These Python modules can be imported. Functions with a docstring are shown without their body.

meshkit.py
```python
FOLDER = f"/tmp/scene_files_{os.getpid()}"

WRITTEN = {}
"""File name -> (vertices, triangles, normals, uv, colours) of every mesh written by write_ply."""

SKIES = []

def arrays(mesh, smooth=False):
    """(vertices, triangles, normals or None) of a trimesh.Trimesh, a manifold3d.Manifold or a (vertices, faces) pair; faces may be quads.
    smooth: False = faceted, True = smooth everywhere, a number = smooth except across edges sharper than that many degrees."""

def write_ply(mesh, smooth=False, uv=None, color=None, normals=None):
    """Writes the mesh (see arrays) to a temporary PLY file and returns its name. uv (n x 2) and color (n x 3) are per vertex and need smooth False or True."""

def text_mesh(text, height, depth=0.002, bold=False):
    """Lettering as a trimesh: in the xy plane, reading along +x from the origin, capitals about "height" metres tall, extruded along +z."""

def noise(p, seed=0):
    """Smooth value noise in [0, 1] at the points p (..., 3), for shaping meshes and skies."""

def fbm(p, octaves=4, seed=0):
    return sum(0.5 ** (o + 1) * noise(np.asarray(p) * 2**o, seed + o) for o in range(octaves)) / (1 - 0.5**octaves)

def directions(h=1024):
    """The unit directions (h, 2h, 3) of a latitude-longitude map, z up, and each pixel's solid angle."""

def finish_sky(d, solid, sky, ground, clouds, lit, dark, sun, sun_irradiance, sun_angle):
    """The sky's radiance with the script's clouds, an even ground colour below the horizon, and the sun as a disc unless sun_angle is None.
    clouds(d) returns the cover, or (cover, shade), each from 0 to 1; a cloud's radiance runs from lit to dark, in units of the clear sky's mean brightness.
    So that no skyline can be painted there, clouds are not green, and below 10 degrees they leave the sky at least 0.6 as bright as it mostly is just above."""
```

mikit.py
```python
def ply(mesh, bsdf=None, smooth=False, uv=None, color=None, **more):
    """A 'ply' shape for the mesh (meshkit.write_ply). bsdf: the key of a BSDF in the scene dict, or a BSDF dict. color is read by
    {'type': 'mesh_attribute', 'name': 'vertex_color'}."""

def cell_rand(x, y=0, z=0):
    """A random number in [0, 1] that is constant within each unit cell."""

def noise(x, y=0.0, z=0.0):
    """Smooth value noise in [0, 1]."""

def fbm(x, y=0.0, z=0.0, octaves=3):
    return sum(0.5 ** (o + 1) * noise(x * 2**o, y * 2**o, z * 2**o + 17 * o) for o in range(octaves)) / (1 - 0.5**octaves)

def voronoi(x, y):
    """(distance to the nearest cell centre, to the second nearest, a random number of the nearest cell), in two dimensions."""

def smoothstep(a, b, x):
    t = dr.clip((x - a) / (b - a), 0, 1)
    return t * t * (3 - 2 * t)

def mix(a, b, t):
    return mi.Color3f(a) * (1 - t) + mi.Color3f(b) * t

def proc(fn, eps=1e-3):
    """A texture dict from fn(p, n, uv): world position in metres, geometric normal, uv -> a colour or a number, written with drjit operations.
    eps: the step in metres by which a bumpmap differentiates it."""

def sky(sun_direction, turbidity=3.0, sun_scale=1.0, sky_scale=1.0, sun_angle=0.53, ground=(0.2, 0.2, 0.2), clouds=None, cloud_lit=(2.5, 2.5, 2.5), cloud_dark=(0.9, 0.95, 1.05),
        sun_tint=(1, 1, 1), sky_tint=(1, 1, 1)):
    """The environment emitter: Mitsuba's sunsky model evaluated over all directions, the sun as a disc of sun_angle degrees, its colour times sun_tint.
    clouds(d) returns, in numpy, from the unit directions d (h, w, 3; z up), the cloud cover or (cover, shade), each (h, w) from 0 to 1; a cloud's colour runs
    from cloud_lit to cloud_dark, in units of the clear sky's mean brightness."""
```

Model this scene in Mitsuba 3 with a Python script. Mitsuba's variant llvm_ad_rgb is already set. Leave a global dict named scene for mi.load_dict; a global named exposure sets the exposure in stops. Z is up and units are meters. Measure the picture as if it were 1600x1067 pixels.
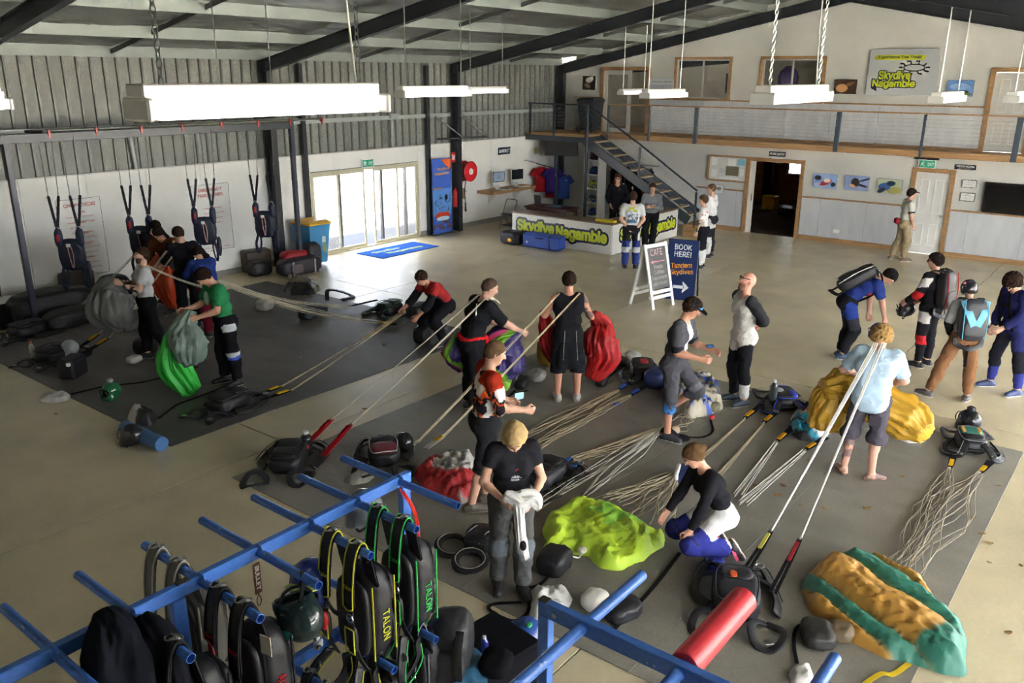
# A hangar full of people packing parachutes. World: x along the left wall (away), y towards the left wall, z up, metres.
import math, random
import numpy as np, trimesh, mitsuba as mi, drjit as dr
import manifold3d as m3
import shapely.geometry as sg
from shapely.ops import unary_union
import mikit, meshkit
from meshkit import text_mesh, fbm
from mikit import proc

scene, labels = {}, {}
T = mi.ScalarTransform4f
V = lambda *a: np.array(a if len(a) > 1 else a[0], float)

# ---------------------------------------------------------------- camera, sky, exposure
CAM = (0.0, 0.0, 4.3)
FWD, UP = (0.74864, 0.58934, -0.30366), (0.23505, 0.19233, 0.95277)
scene['camera'] = {'type': 'perspective', 'fov': 62.77, 'fov_axis': 'x', 'near_clip': 0.05, 'far_clip': 400.0,
                   'to_world': T().look_at(origin=list(CAM), target=[a + b for a, b in zip(CAM, FWD)], up=list(UP))}
SUN = (-0.20, -0.29, 0.935)
def overcast(d):
    c = 0.85 + 0.15 * np.sin(d[..., 0] * 5 + 2 * d[..., 1]) * np.sin(d[..., 1] * 4 - d[..., 2] * 3)
    return c, 0.75 * (1 - np.clip(d[..., 2], 0, 1))                       # bright overcast: lighter overhead than at the horizon
scene['sky'] = mikit.sky(SUN, turbidity=4.0, sun_scale=0.0, sky_scale=1.0, sun_angle=2.0, sky_tint=(1.04, 1.0, 0.98), ground=(0.33, 0.32, 0.29), clouds=overcast)
scene['sun'] = {'type': 'directional', 'direction': [-a for a in SUN], 'irradiance': {'type': 'rgb', 'value': [1.5, 1.42, 1.30]}}
exposure = 5.85

# ---------------------------------------------------------------- colours and materials
def C(h):
    h = h.lstrip('#')
    s = np.array([int(h[i:i + 2], 16) for i in (0, 2, 4)]) / 255
    return np.where(s < 0.04045, s / 12.92, ((s + 0.055) / 1.055) ** 2.4)
def L3(h): return [float(x) for x in C(h)]
rgb = lambda h: {'type': 'rgb', 'value': L3(h)}
VC = {'type': 'mesh_attribute', 'name': 'vertex_color'}
two = lambda b: {'type': 'twosided', 'bsdf': b}
scene['cloth'] = two({'type': 'diffuse', 'reflectance': VC})
scene['nylon'] = two({'type': 'principled', 'base_color': VC, 'roughness': 0.5, 'specular': 0.4, 'sheen': 0.3})
scene['skin'] = two({'type': 'principled', 'base_color': VC, 'roughness': 0.55, 'specular': 0.35})
def tint_fn(p, n, uv):
    q = dr.floor(uv.x * 65536.0); r = dr.floor(q / 256.0)
    return mi.Color3f(dr.square(r / 255.0), dr.square((q - r * 256.0) / 255.0), dr.square(uv.y))
TINT = proc(tint_fn)                                                    # one plain colour per mesh, packed into its uv
scene['cloth_plain'] = two({'type': 'diffuse', 'reflectance': TINT})
scene['nylon_plain'] = two({'type': 'principled', 'base_color': TINT, 'roughness': 0.5, 'specular': 0.4})
scene['plastic_plain'] = two({'type': 'principled', 'base_color': TINT, 'roughness': 0.32, 'specular': 0.5})
scene['gloss_plain'] = two({'type': 'principled', 'base_color': TINT, 'roughness': 0.12, 'specular': 0.6})
scene['metal_plain'] = two({'type': 'principled', 'base_color': TINT, 'roughness': 0.28, 'metallic': 1.0})
scene['galv_plain'] = two({'type': 'principled', 'base_color': TINT, 'roughness': 0.5, 'metallic': 0.35, 'specular': 0.5})
scene['pane'] = {'type': 'thindielectric', 'int_ior': 1.5}

def concrete_fn(p, n, uv):
    a = mikit.noise(p.x * 0.45, p.y * 0.45, 3.0)
    b = mikit.fbm(p.x * 2.2 + 9, p.y * 2.2, 1.0, 2)
    g = mikit.noise(p.x * 45, p.y * 45, 0)
    return mikit.mix(L3('#a0967c'), L3('#c2b696'), dr.clip(0.5 + 0.55 * (a - 0.5) + 0.55 * (b - 0.5) + 0.15 * (g - 0.5), 0, 1))
scene['concrete'] = {'type': 'principled', 'base_color': proc(concrete_fn), 'roughness': 0.36, 'specular': 0.75}
def mat_fn(p, n, uv):
    a = mikit.fbm(p.x * 0.8, p.y * 0.8, 3.0, 2)
    g = mikit.noise(p.x * 90, p.y * 90, 0)
    s = mikit.noise(p.x * 7, p.y * 3 + 4, 1.0)
    return mikit.mix(L3('#454543'), L3('#615f5c'), dr.clip(0.45 + 1.1 * (a - 0.5) + 0.3 * (g - 0.5) + 0.25 * (s - 0.5), 0, 1))
scene['rubber_mat'] = {'type': 'principled', 'base_color': proc(mat_fn), 'roughness': 0.55, 'specular': 0.35}
def worn_fn(p, n, uv):
    a = mikit.fbm(p.x * 0.8, p.y * 0.8, 3.0, 2); g = mikit.noise(p.x * 90, p.y * 90, 0); s = mikit.noise(p.x * 7, p.y * 3 + 4, 1.0)
    return mikit.mix(L3('#605e56'), L3('#817e74'), dr.clip(0.45 + 1.2 * (a - 0.5) + 0.3 * (g - 0.5) + 0.3 * (s - 0.5), 0, 1))
scene['worn_mat'] = {'type': 'principled', 'base_color': proc(worn_fn), 'roughness': 0.5, 'specular': 0.4}
scene['foil'] = two({'type': 'principled', 'base_color': {'type': 'rgb', 'value': [0.30, 0.31, 0.29]}, 'roughness': 0.33, 'metallic': 0.8})
def timber_fn(p, n, uv):
    g = mikit.fbm(p.x * 3 + p.z * 30, p.y * 3 + p.z * 9, p.z * 28, 2)
    return mikit.mix(L3('#876643'), L3('#b08a5e'), g)
scene['timber'] = {'type': 'principled', 'base_color': proc(timber_fn), 'roughness': 0.45, 'specular': 0.4}
def ply_fn(p, n, uv):
    g = mikit.fbm(p.y * 2.0, p.z * 14, p.x * 3, 2)
    return mikit.mix(L3('#70492b'), L3('#93663d'), g)
scene['plywood'] = two({'type': 'diffuse', 'reflectance': proc(ply_fn)})
def wains_fn(p, n, uv):
    g = mikit.fbm(p.y * 9, p.z * 2.2, p.x * 9, 2)
    return mikit.mix(L3('#aeb0b2'), L3('#bfc1c2'), g)
scene['wainscot'] = two({'type': 'diffuse', 'reflectance': proc(wains_fn)})
def wall_fn(p, n, uv):
    g = mikit.noise(p.x * 1.1, p.y * 1.1, p.z * 1.5)
    return mikit.mix(L3('#dcdbd4'), L3('#e4e3dd'), g)
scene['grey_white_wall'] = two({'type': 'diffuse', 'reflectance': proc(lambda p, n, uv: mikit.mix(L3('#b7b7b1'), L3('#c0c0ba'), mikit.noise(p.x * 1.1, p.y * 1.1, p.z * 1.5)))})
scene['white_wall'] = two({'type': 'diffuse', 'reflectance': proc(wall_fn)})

# ---------------------------------------------------------------- scene entries
def numbered(key):
    if key not in scene and key not in labels: return key
    n = 1
    while f'{key}_{n:03d}' in scene or f'{key}_{n:03d}' in labels: n += 1
    return f'{key}_{n:03d}'
def arrays(mesh):
    if hasattr(mesh, 'to_mesh'):
        m = mesh.to_mesh(); return np.array(m.vert_properties[:, :3], float), np.array(m.tri_verts)
    if isinstance(mesh, (tuple, list)):
        v, f = np.asarray(mesh[0], float), np.asarray(mesh[1], int)
        if f.shape[1] == 4: f = np.vstack([f[:, [0, 1, 2]], f[:, [0, 2, 3]]])
        return v, f
    return np.array(mesh.vertices), np.array(mesh.faces)
def ply(mesh, bsdf, col=None, smooth=False, **more):
    v, f = arrays(mesh)
    if len(f) == 0: raise ValueError('empty mesh')
    if col is None: return mikit.ply(trimesh.Trimesh(v, f, process=False), bsdf, smooth, **more)
    if isinstance(col, str): col = C(col)
    col = np.asarray(col, float)
    if col.ndim == 1:                                                    # one colour: packed into uv (square-root coded)
        r, g, b = np.round(np.sqrt(np.clip(col, 0, 1)) * 255)
        bsdf = {'paint': 'paint', 'skin': 'nylon_plain'}.get(bsdf, bsdf + '_plain')
        v, f, n = meshkit.arrays(trimesh.Trimesh(v, f, process=False), smooth)
        if n is None: v, f = v[f].reshape(-1, 3), np.arange(3 * len(f)).reshape(-1, 3); n = np.repeat(np.cross(v[1::3] - v[::3], v[2::3] - v[::3]), 3, 0); n /= np.linalg.norm(n, axis=1, keepdims=True) + 1e-20
        path = meshkit.write_ply((v, f), False, np.tile([(r * 256 + g + 0.5) / 65536, b / 255], (len(v), 1)), None, normals=n)
        return {'type': 'ply', 'filename': path, 'face_normals': False, 'bsdf': {'type': 'ref', 'id': bsdf}, **more}
    return mikit.ply(trimesh.Trimesh(v, f, process=False), bsdf, smooth, None, col, **more)
def thing(name, label, cat, group=None):
    k = numbered(name); labels[k] = {'label': label, 'category': cat}
    if group: labels[k]['group'] = group
    return k
def part(parent, name, mesh, bsdf, col=None, smooth=False, label=None, kind=None, **more):
    k = numbered(f'{parent}__{name}')
    scene[k] = ply(mesh, bsdf, col, smooth, **more)
    if label: labels[k] = {'label': label}
    if kind: labels.setdefault(k, {})['kind'] = kind
    return k
def solo(name, mesh, bsdf, col, label, cat, group=None, smooth=False, kind=None, **more):
    k = thing(name, label, cat, group); scene[k] = ply(mesh, bsdf, col, smooth, **more)
    if kind: labels[k]['kind'] = kind
    return k
def struct(name, mesh, bsdf, col=None, smooth=False, label=None, **more):
    k = numbered(name); scene[k] = ply(mesh, bsdf, col, smooth, **more)
    labels[k] = {'kind': 'structure'}
    if label: labels[k]['label'] = label
    return k

# ---------------------------------------------------------------- mesh helpers
BF = np.array([[0, 1, 3], [0, 3, 2], [4, 6, 7], [4, 7, 5], [0, 4, 5], [0, 5, 1], [2, 3, 7], [2, 7, 6], [0, 2, 6], [0, 6, 4], [1, 5, 7], [1, 7, 3]])
def cat(*ms):
    ms = [arrays(m) for m in (ms[0] if len(ms) == 1 and isinstance(ms[0], list) else ms)]
    o = np.cumsum([0] + [len(m[0]) for m in ms])
    return np.vstack([m[0] for m in ms]), np.vstack([m[1] + a for m, a in zip(ms, o)])
def box(x0, x1, y0, y1, z0, z1):
    return np.array([[x, y, z] for x in sorted((x0, x1)) for y in sorted((y0, y1)) for z in sorted((z0, z1))], float), BF
def rot(m, deg, axis='z', o=(0, 0, 0)):
    v, f = arrays(m); a = math.radians(deg); c, s = math.cos(a), math.sin(a)
    R = {'z': [[c, -s, 0], [s, c, 0], [0, 0, 1]], 'y': [[c, 0, s], [0, 1, 0], [-s, 0, c]], 'x': [[1, 0, 0], [0, c, -s], [0, s, c]]}[axis]
    return (v - V(o)) @ np.array(R).T + V(o), f
def mov(m, *d):
    v, f = arrays(m); return v + V(*d), f
def scl(m, *s):
    v, f = arrays(m); return v * V(*s), f
def cbox(cx, cy, cz, sx, sy, sz, rz=0, b=0):
    if b:
        q = m3.Manifold.hull_points([[i * (sx / 2 - b * (k != 0)), j * (sy / 2 - b * (k != 1)), l * (sz / 2 - b * (k != 2))] for i in (-1, 1) for j in (-1, 1) for l in (-1, 1) for k in range(3)])
        m = arrays(q)
    else: m = box(-sx / 2, sx / 2, -sy / 2, sy / 2, -sz / 2, sz / 2)
    return mov(rot(m, rz), cx, cy, cz)
def unit(v): return V(v) / max(np.linalg.norm(v), 1e-9)
def frame(o, r, u):
    """a mesh laid out in (right, up, out) at o"""
    r, u = unit(r), unit(u); n = np.cross(r, u)
    return lambda m: (arrays(m)[0] @ np.array([r, u, n]) + V(o), arrays(m)[1])
def spline(P, n=6):
    P = np.asarray(P, float)
    if len(P) < 3: return np.array([P[0] + (P[-1] - P[0]) * t for t in np.linspace(0, 1, n + 1)])
    Q = np.vstack([2 * P[0] - P[1], P, 2 * P[-1] - P[-2]]); out = []
    for i in range(len(P) - 1):
        a, b, c, d = Q[i:i + 4]
        for t in np.linspace(0, 1, n, endpoint=False):
            out.append(0.5 * (2 * b + (c - a) * t + (2 * a - 5 * b + 4 * c - d) * t * t + (3 * b - a - 3 * c + d) * t ** 3))
    return np.array(out + [P[-1]])
def frames(P, hint=(0, 0, 1)):
    t = np.gradient(P, axis=0); t /= np.linalg.norm(t, axis=1, keepdims=True) + 1e-12
    n = np.zeros_like(P); a = V(hint)
    for i in range(len(P)):
        b = a - t[i] * (a @ t[i])
        if np.linalg.norm(b) < 1e-3: b = np.cross(t[i], [0.3, 0.8, 0.5])
        n[i] = unit(b); a = n[i]
    return t, n, np.cross(t, n)
def sweep(P, prof, hint=(0, 0, 1), cap=True, scale=None):
    """prof (k x 2: along the hint normal, across) swept along P; scale per point"""
    P = np.asarray(P, float); t, n, b = frames(P, hint); prof = np.asarray(prof, float); k = len(prof)
    s = np.ones(len(P)) if scale is None else np.asarray(scale, float)
    v = (P[:, None] + s[:, None, None] * (n[:, None] * prof[None, :, :1] + b[:, None] * prof[None, :, 1:])).reshape(-1, 3)
    i, j = np.meshgrid(np.arange(len(P) - 1), np.arange(k), indexing='ij'); a, c = (i * k + j).ravel(), (i * k + (j + 1) % k).ravel()
    f = np.vstack([np.stack([a, c, c + k], 1), np.stack([a, c + k, a + k], 1)])
    if cap:
        e = (len(P) - 1) * k
        f = np.vstack([f, [[0, q + 1, q] for q in range(1, k - 1)], [[e, e + q, e + q + 1] for q in range(1, k - 1)]])
    return v, f[:, ::-1]
def circ(r, n=8, r2=None):
    a = np.arange(n) * 2 * math.pi / n; return np.stack([np.cos(a) * r, np.sin(a) * (r2 or r)], 1)
def tube(P, r, n=8, sp=0, hint=(0, 0, 1)):
    P = spline(P, sp) if sp else np.asarray(P, float)
    return sweep(P, circ(1.0, n), hint, True, np.broadcast_to(np.asarray(r, float), (len(P),)))
def strap(P, w, th=0.006, hint=(0, 0, 1), sp=6):
    P = spline(P, sp) if sp else np.asarray(P, float)
    return sweep(P, [[th / 2, -w / 2], [th / 2, w / 2], [-th / 2, w / 2], [-th / 2, -w / 2]], hint)
def lathe(prof, n=20):
    prof = np.asarray(prof, float); a = np.arange(n) * 2 * math.pi / n; k = len(prof)
    v = np.stack([prof[None, :, 0] * np.cos(a)[:, None], prof[None, :, 0] * np.sin(a)[:, None], np.tile(prof[:, 1], (n, 1))], -1).reshape(-1, 3)
    f = []
    for i in range(n):
        j = (i + 1) % n
        for q in range(k - 1): f += [[i * k + q, j * k + q, j * k + q + 1], [i * k + q, j * k + q + 1, i * k + q + 1]]
    return v, np.array(f)
def prism(poly, h):
    """polygon (points or shapely) in xy, extruded 0..h in z"""
    if not hasattr(poly, 'geom_type'): poly = sg.Polygon(poly)
    gs = [g for g in getattr(poly, 'geoms', [poly]) if g.geom_type == 'Polygon' and g.area > 1e-8]
    return cat([trimesh.creation.extrude_polygon(g, h, engine='earcut') for g in gs])
def orient(m, a, b):
    """mesh along +z (0..1 scaled outside) moved so that +z points from a to b"""
    z = unit(V(b) - V(a)); x = unit(np.cross([0, 1, 0.001] if abs(z[1]) < 0.9 else [1, 0, 0], z)); y = np.cross(z, x)
    v, f = arrays(m); return v @ np.array([x, y, z]) + V(a), f
def ball(c, r, sub=2):
    s = trimesh.creation.icosphere(sub); return s.vertices * V(r if np.ndim(r) else (r, r, r)) + V(c), np.array(s.faces)
_tp = {}
def text_poly(s, h, bold=True):
    if (s, bold) not in _tp:
        m = text_mesh(s, 1.0, 0.1, bold); v, f = m.vertices, m.faces
        top = f[(m.face_normals[:, 2] > 0.9)]
        _tp[s, bold] = unary_union([sg.Polygon(v[t][:, :2]) for t in top]).buffer(0.004)
    from shapely import affinity
    return affinity.scale(_tp[s, bold], h, h, origin=(0, 0))
def fit_text(s, w, h, bold=True, center=True):
    """text polygon scaled to width w and total height h"""
    from shapely import affinity
    p = text_poly(s, 1.0, bold); x0, y0, x1, y1 = p.bounds
    p = affinity.translate(p, -x0, -y0); p = affinity.scale(p, w / (x1 - x0), h / (y1 - y0), origin=(0, 0))
    return affinity.translate(p, -w / 2, -h / 2) if center else p

# ---------------------------------------------------------------- the shell of the hangar
XB, YW, YR, X0, YA = 23.0, 16.27, -1.57, -3.2, 7.35
STEEL, WHITE, GALV = '#23262c', '#d9d7d0', '#9aa09c'
def zr(y): return 4.53 + (YW - y if y > YA else y - YR) * 0.2           # underside of the purlins
zrv = lambda y: 4.53 + np.where(y > YA, YW - y, y - YR) * 0.2

# concrete floor slabs with open saw-cut joints
jx = [X0 - 0.2, 5.66, 11.63, 17.62, XB + 0.1]; jy = [YR - 0.2, 3.0, 7.98, 12.6, YW + 0.1]
struct('floor', box(X0 - 0.2, XB + 0.1, YR - 0.2, YW + 0.1, -0.20, -0.012), 'cloth', '#3b372f')
for i in range(4):
    for j in range(4):
        g = 0.006
        q = cbox((jx[i] + jx[i + 1]) / 2, (jy[j] + jy[j + 1]) / 2, -0.02, jx[i + 1] - jx[i] - 2 * g, jy[j + 1] - jy[j] - 2 * g, 0.04, 0, 0.003)
        part('floor', 'slab', q, 'concrete')
# ground outside: pale apron all round
struct('apron', cat(box(-60, 90, YW + 0.1, 70, -0.15, -0.03), box(-60, 90, -70, YR - 0.2, -0.15, -0.03), box(-60, X0 - 0.2, YR - 0.2, YW + 0.1, -0.15, -0.03)), 'cloth', '#b5b1a6')

struct('paving', box(8.0, 23.0, YW + 0.13, 20.2, -0.10, -0.02), 'cloth', '#55575c', label='dark strip painted as building shade outside the sliding glass door')  # dark colour stands in for the building's shade on the pale ground
# packing mats on the floor: several long rubber strips each
def mat(x0, x1, y0, y1, n, label, m):
    k = thing('packing_mat', label, 'floor mat')
    ys = np.linspace(y0, y1, n + 1)
    for a, b in zip(ys[:-1], ys[1:]):
        part(k, 'strip', cbox((x0 + x1) / 2, (a + b) / 2, 0.004, x1 - x0, b - a - 0.003, 0.008, 0, 0.002), m)
mat(4.72, 10.6, 8.93, 15.1, 4, 'dark grey packing mat nearest the left wall with the suspended harnesses', 'rubber_mat')
mat(4.70, 11.05, 0.86, 7.66, 4, 'dark grey packing mat in the middle of the floor under the lime canopy', 'worn_mat')

# left wall: white panels below, ribbed steel sheets above
door_x0, door_x1, door_z = 12.88, 16.52, 2.03
struct('wall_left', cat(box(X0, door_x0, YW + 0.03, YW + 0.12, 0, 4.72), box(door_x1, XB, YW + 0.03, YW + 0.12, 0, 4.72), box(door_x0, door_x1, YW + 0.03, YW + 0.12, door_z, 4.72)), 'cloth', '#8d8f89')
xs = np.arange(X0, XB - 0.2, 1.2); xs = np.append(xs, XB)
for a, b in zip(xs[:-1], xs[1:]):
    segs = [(a, b, 0.13)]
    if b > door_x0 and a < door_x1:
        segs = [(max(a, door_x0), min(b, door_x1), door_z + 0.02)]
        if a < door_x0: segs.append((a, door_x0, 0.13))
        if b > door_x1: segs.append((door_x1, b, 0.13))
    for s, e, z in segs: part('wall_left', 'panel', cbox((s + e) / 2, YW + 0.012, (z + 2.46) / 2, e - s - 0.004, 0.03, 2.46 - z, 0, 0.003), 'white_wall')
def ribbed(w, n):
    p = []; s = w / n
    for i in range(n):
        o = i * s
        p += [(o, 0), (o + s * 0.70, 0), (o + s * 0.74, 0.012), (o + s * 0.76, 0.028), (o + s * 0.90, 0.028), (o + s * 0.94, 0.0)]
    return np.array(p + [(w, 0)])
prof = ribbed(0.75, 3)
for a in np.arange(X0, XB - 0.1, 0.75):
    w = min(0.75, XB - a); pr = prof[prof[:, 0] <= w + 1e-6]
    lo = np.array([[a + q, YW + 0.03 - h, 2.46] for q, h in pr]); hi = lo + [0, 0, 2.1]
    n = len(pr); i = np.arange(n - 1)
    part('wall_left', 'ribbed_sheet', (np.vstack([lo, hi]), np.vstack([np.stack([i, i + 1, i + 1 + n], 1), np.stack([i, i + 1 + n, i + n], 1)])), 'plastic', '#61635d')
struct('baseboard_left', cat(box(X0, door_x0 - 0.02, YW - 0.006, YW + 0.03, 0, 0.125), box(door_x1 + 0.02, XB, YW - 0.006, YW + 0.03, 0, 0.125)), 'plastic', '#85867f')
def csec(x0, x1, y, z, h=0.15, w=0.06, t=0.006, s=1):
    return cat(box(x0, x1, y, y + t, z, z + h), box(x0, x1, y, y + s * w, z, z + t), box(x0, x1, y, y + s * w, z + h - t, z + h))
struct('trim_1', csec(X0, XB - 0.25, YW - 0.07, 3.17, 0.10, 0.06), 'galv', '#a4aaa6', label='galvanised girt across the ribbed wall')
struct('trim_2', box(X0, XB - 0.2, YW - 0.035, YW + 0.02, 2.445, 2.47), 'plastic', '#b9b7af', label='top edge of the white wall panels')

# right wall: one tall hangar doorway for nearly its whole length
struct('wall_right', cat(box(X0, 2.5, YR - 0.1, YR, 0, 4.75), box(20.2, XB, YR - 0.1, YR, 0, 4.75), box(2.5, 20.2, YR - 0.1, YR, 4.48, 4.75)), 'cloth', '#b9b7b0')
struct('awning', cat(box(-1.0, 23.0, YR - 5.6, YR - 0.12, 4.46, 4.54), *[cbox(x, YR - 5.5, 2.2, 0.12, 0.12, 4.4) for x in (-0.8, 5.2, 11.2, 17.2, 22.8)]), 'plastic', '#a9a9a5', label='unseen steel roof added outside the hangar doorway to cut daylight')  # added out of view to cut the sky light inside the doorway
near = [(YR, 0), (YW, 0), (YW, 4.9), (YA, 6.7), (YR, 4.9)]
def yz(poly, x, t): return frame((x, 0, 0), (0, 1, 0), (0, 0, 1))(prism(poly, t))
struct('wall_near', yz(near, X0 - 0.1, 0.1), 'cloth', '#c9c6be')

# roof: crinkled foil over purlins
gy = np.unique(np.round(np.concatenate([np.linspace(YR - 0.2, YA, 90), np.linspace(YA, YW + 0.2, 260)]), 4)); gx = np.linspace(X0 - 0.3, XB + 0.3, 330)
PUR = [16.12, 14.62, 12.92, 11.22, 9.52, 7.72]; PUR += [2 * YA - y for y in PUR]
X, Y = np.meshgrid(gx, gy, indexing='ij')
near_p = np.min(np.abs(Y[..., None] - np.array(PUR)), -1)
P = np.stack([X, Y, 0 * X], -1).reshape(-1, 3)
Z = zrv(Y) + 0.205 - 0.05 * np.sqrt(np.clip(near_p / 0.85, 0, 1)) + 0.05 * (fbm(P * [1.1, 5, 1]).reshape(X.shape) - 0.5) + 0.075 * (fbm(P * [3, 17, 1] + 5).reshape(X.shape) - 0.5)
nx, ny = X.shape; ii = (np.arange(nx - 1)[:, None] * ny + np.arange(ny - 1)).ravel()
F = np.vstack([np.stack([ii, ii + 1, ii + 1 + ny], 1), np.stack([ii, ii + 1 + ny, ii + ny], 1)])
struct('ceiling', (np.stack([X, Y, Z], -1).reshape(-1, 3), F), 'foil', None, True)
rt = [(YR - 0.3, zr(YR) + 0.24), (YA, zr(YA) + 0.32), (YW + 0.3, zr(YW) + 0.24), (YW + 0.3, zr(YW) + 0.30), (YA, zr(YA) + 0.40), (YR - 0.3, zr(YR) + 0.30)]
struct('roof', yz(rt, X0 - 0.3, XB - X0 + 0.6), 'plastic', '#a9aaa6')
for y in PUR:
    s = 1 if y > YA else -1
    part('ceiling', 'purlin', csec(X0, XB - 0.02, y, zr(y), 0.20, 0.07, 0.005, s), 'galv', '#8a918c')
for x in (2.4, 8.35, 14.5, 20.3):
    for side in (1, -1):
        for a, b in zip(PUR[:6][:-1], PUR[:6][1:]):
            a, b = (a, b) if side > 0 else (2 * YA - a, 2 * YA - b)
            part('ceiling', 'bridging_bar', sweep([(x, a, zr(a) + 0.10), (x, b, zr(b) + 0.10)], [[0.04, -0.012], [0.04, 0.012], [-0.04, 0.012], [-0.04, -0.012]]), 'plastic', '#4b4c4b')
# portal frames
def ibeam(P, h, w, hint):
    t = 0.012; a, b = h / 2, w / 2
    return cat(sweep(P, [[a, -b], [a, b], [a - t, b], [a - t, -b]], hint), sweep(P, [[-a + t, -b], [-a + t, b], [-a, b], [-a, -b]], hint), sweep(P, [[a, -t / 2], [a, t / 2], [-a, t / 2], [-a, -t / 2]], hint))
for x in (-0.4, 5.62, 11.70, 17.86, 22.86):
    k = numbered('portal_frame'); labels[k] = {'kind': 'structure', 'label': 'dark painted steel portal frame carrying the roof'}
    for s, y in ((1, YW), (-1, YR)):
        yc = y - s * 0.20
        if s > 0 or x < 0 or x > 20.6: part(k, 'column', ibeam([(x, yc, 0.0), (x, yc, zr(y) + 0.0)], 0.26, 0.15, (0, 1, 0)), 'plastic', STEEL)
        part(k, 'rafter', ibeam([(x, y - s * 0.08, zr(y - s * 0.08) - 0.13), (x, YA, zr(YA) - 0.13)], 0.26, 0.14, (0, 0, 1)), 'plastic', STEEL)
for x in (12.70, 16.84):
    struct('door_post', cat(cbox(x, YW - 0.08, 2.25, 0.11, 0.11, 4.5, 0, 0.008)), 'plastic', STEEL, label='dark steel post beside the sliding glass door')

# ---------------------------------------------------------------- back wall
def bx(y0, y1, z0, z1, x0=22.97, x1=23.0): return box(x0, x1, y0, y1, z0, z1)
BW = lambda y, z, x=22.985: frame((x, y, z), (0, -1, 0), (0, 0, 1))     # picture-plane frame on the back wall
holes = [(8.16, 9.60, 0, 2.02), (4.45, 5.24, 0, 2.03), (13.02, 14.55, 2.6, 4.42), (10.46, 12.08, 3.66, 4.72), (7.86, 9.50, 3.66, 4.72), (3.05, 3.86, 2.6, 4.40)]
gable = sg.Polygon([(YR, 0), (YW, 0), (YW, 4.6), (YA, 6.6), (YR, 4.6)])
for a, b, c, d in holes: gable = gable.difference(sg.box(a, c, b, d))
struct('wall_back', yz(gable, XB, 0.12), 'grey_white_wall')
ys = np.arange(YR, 15.2, 1.2)
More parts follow.
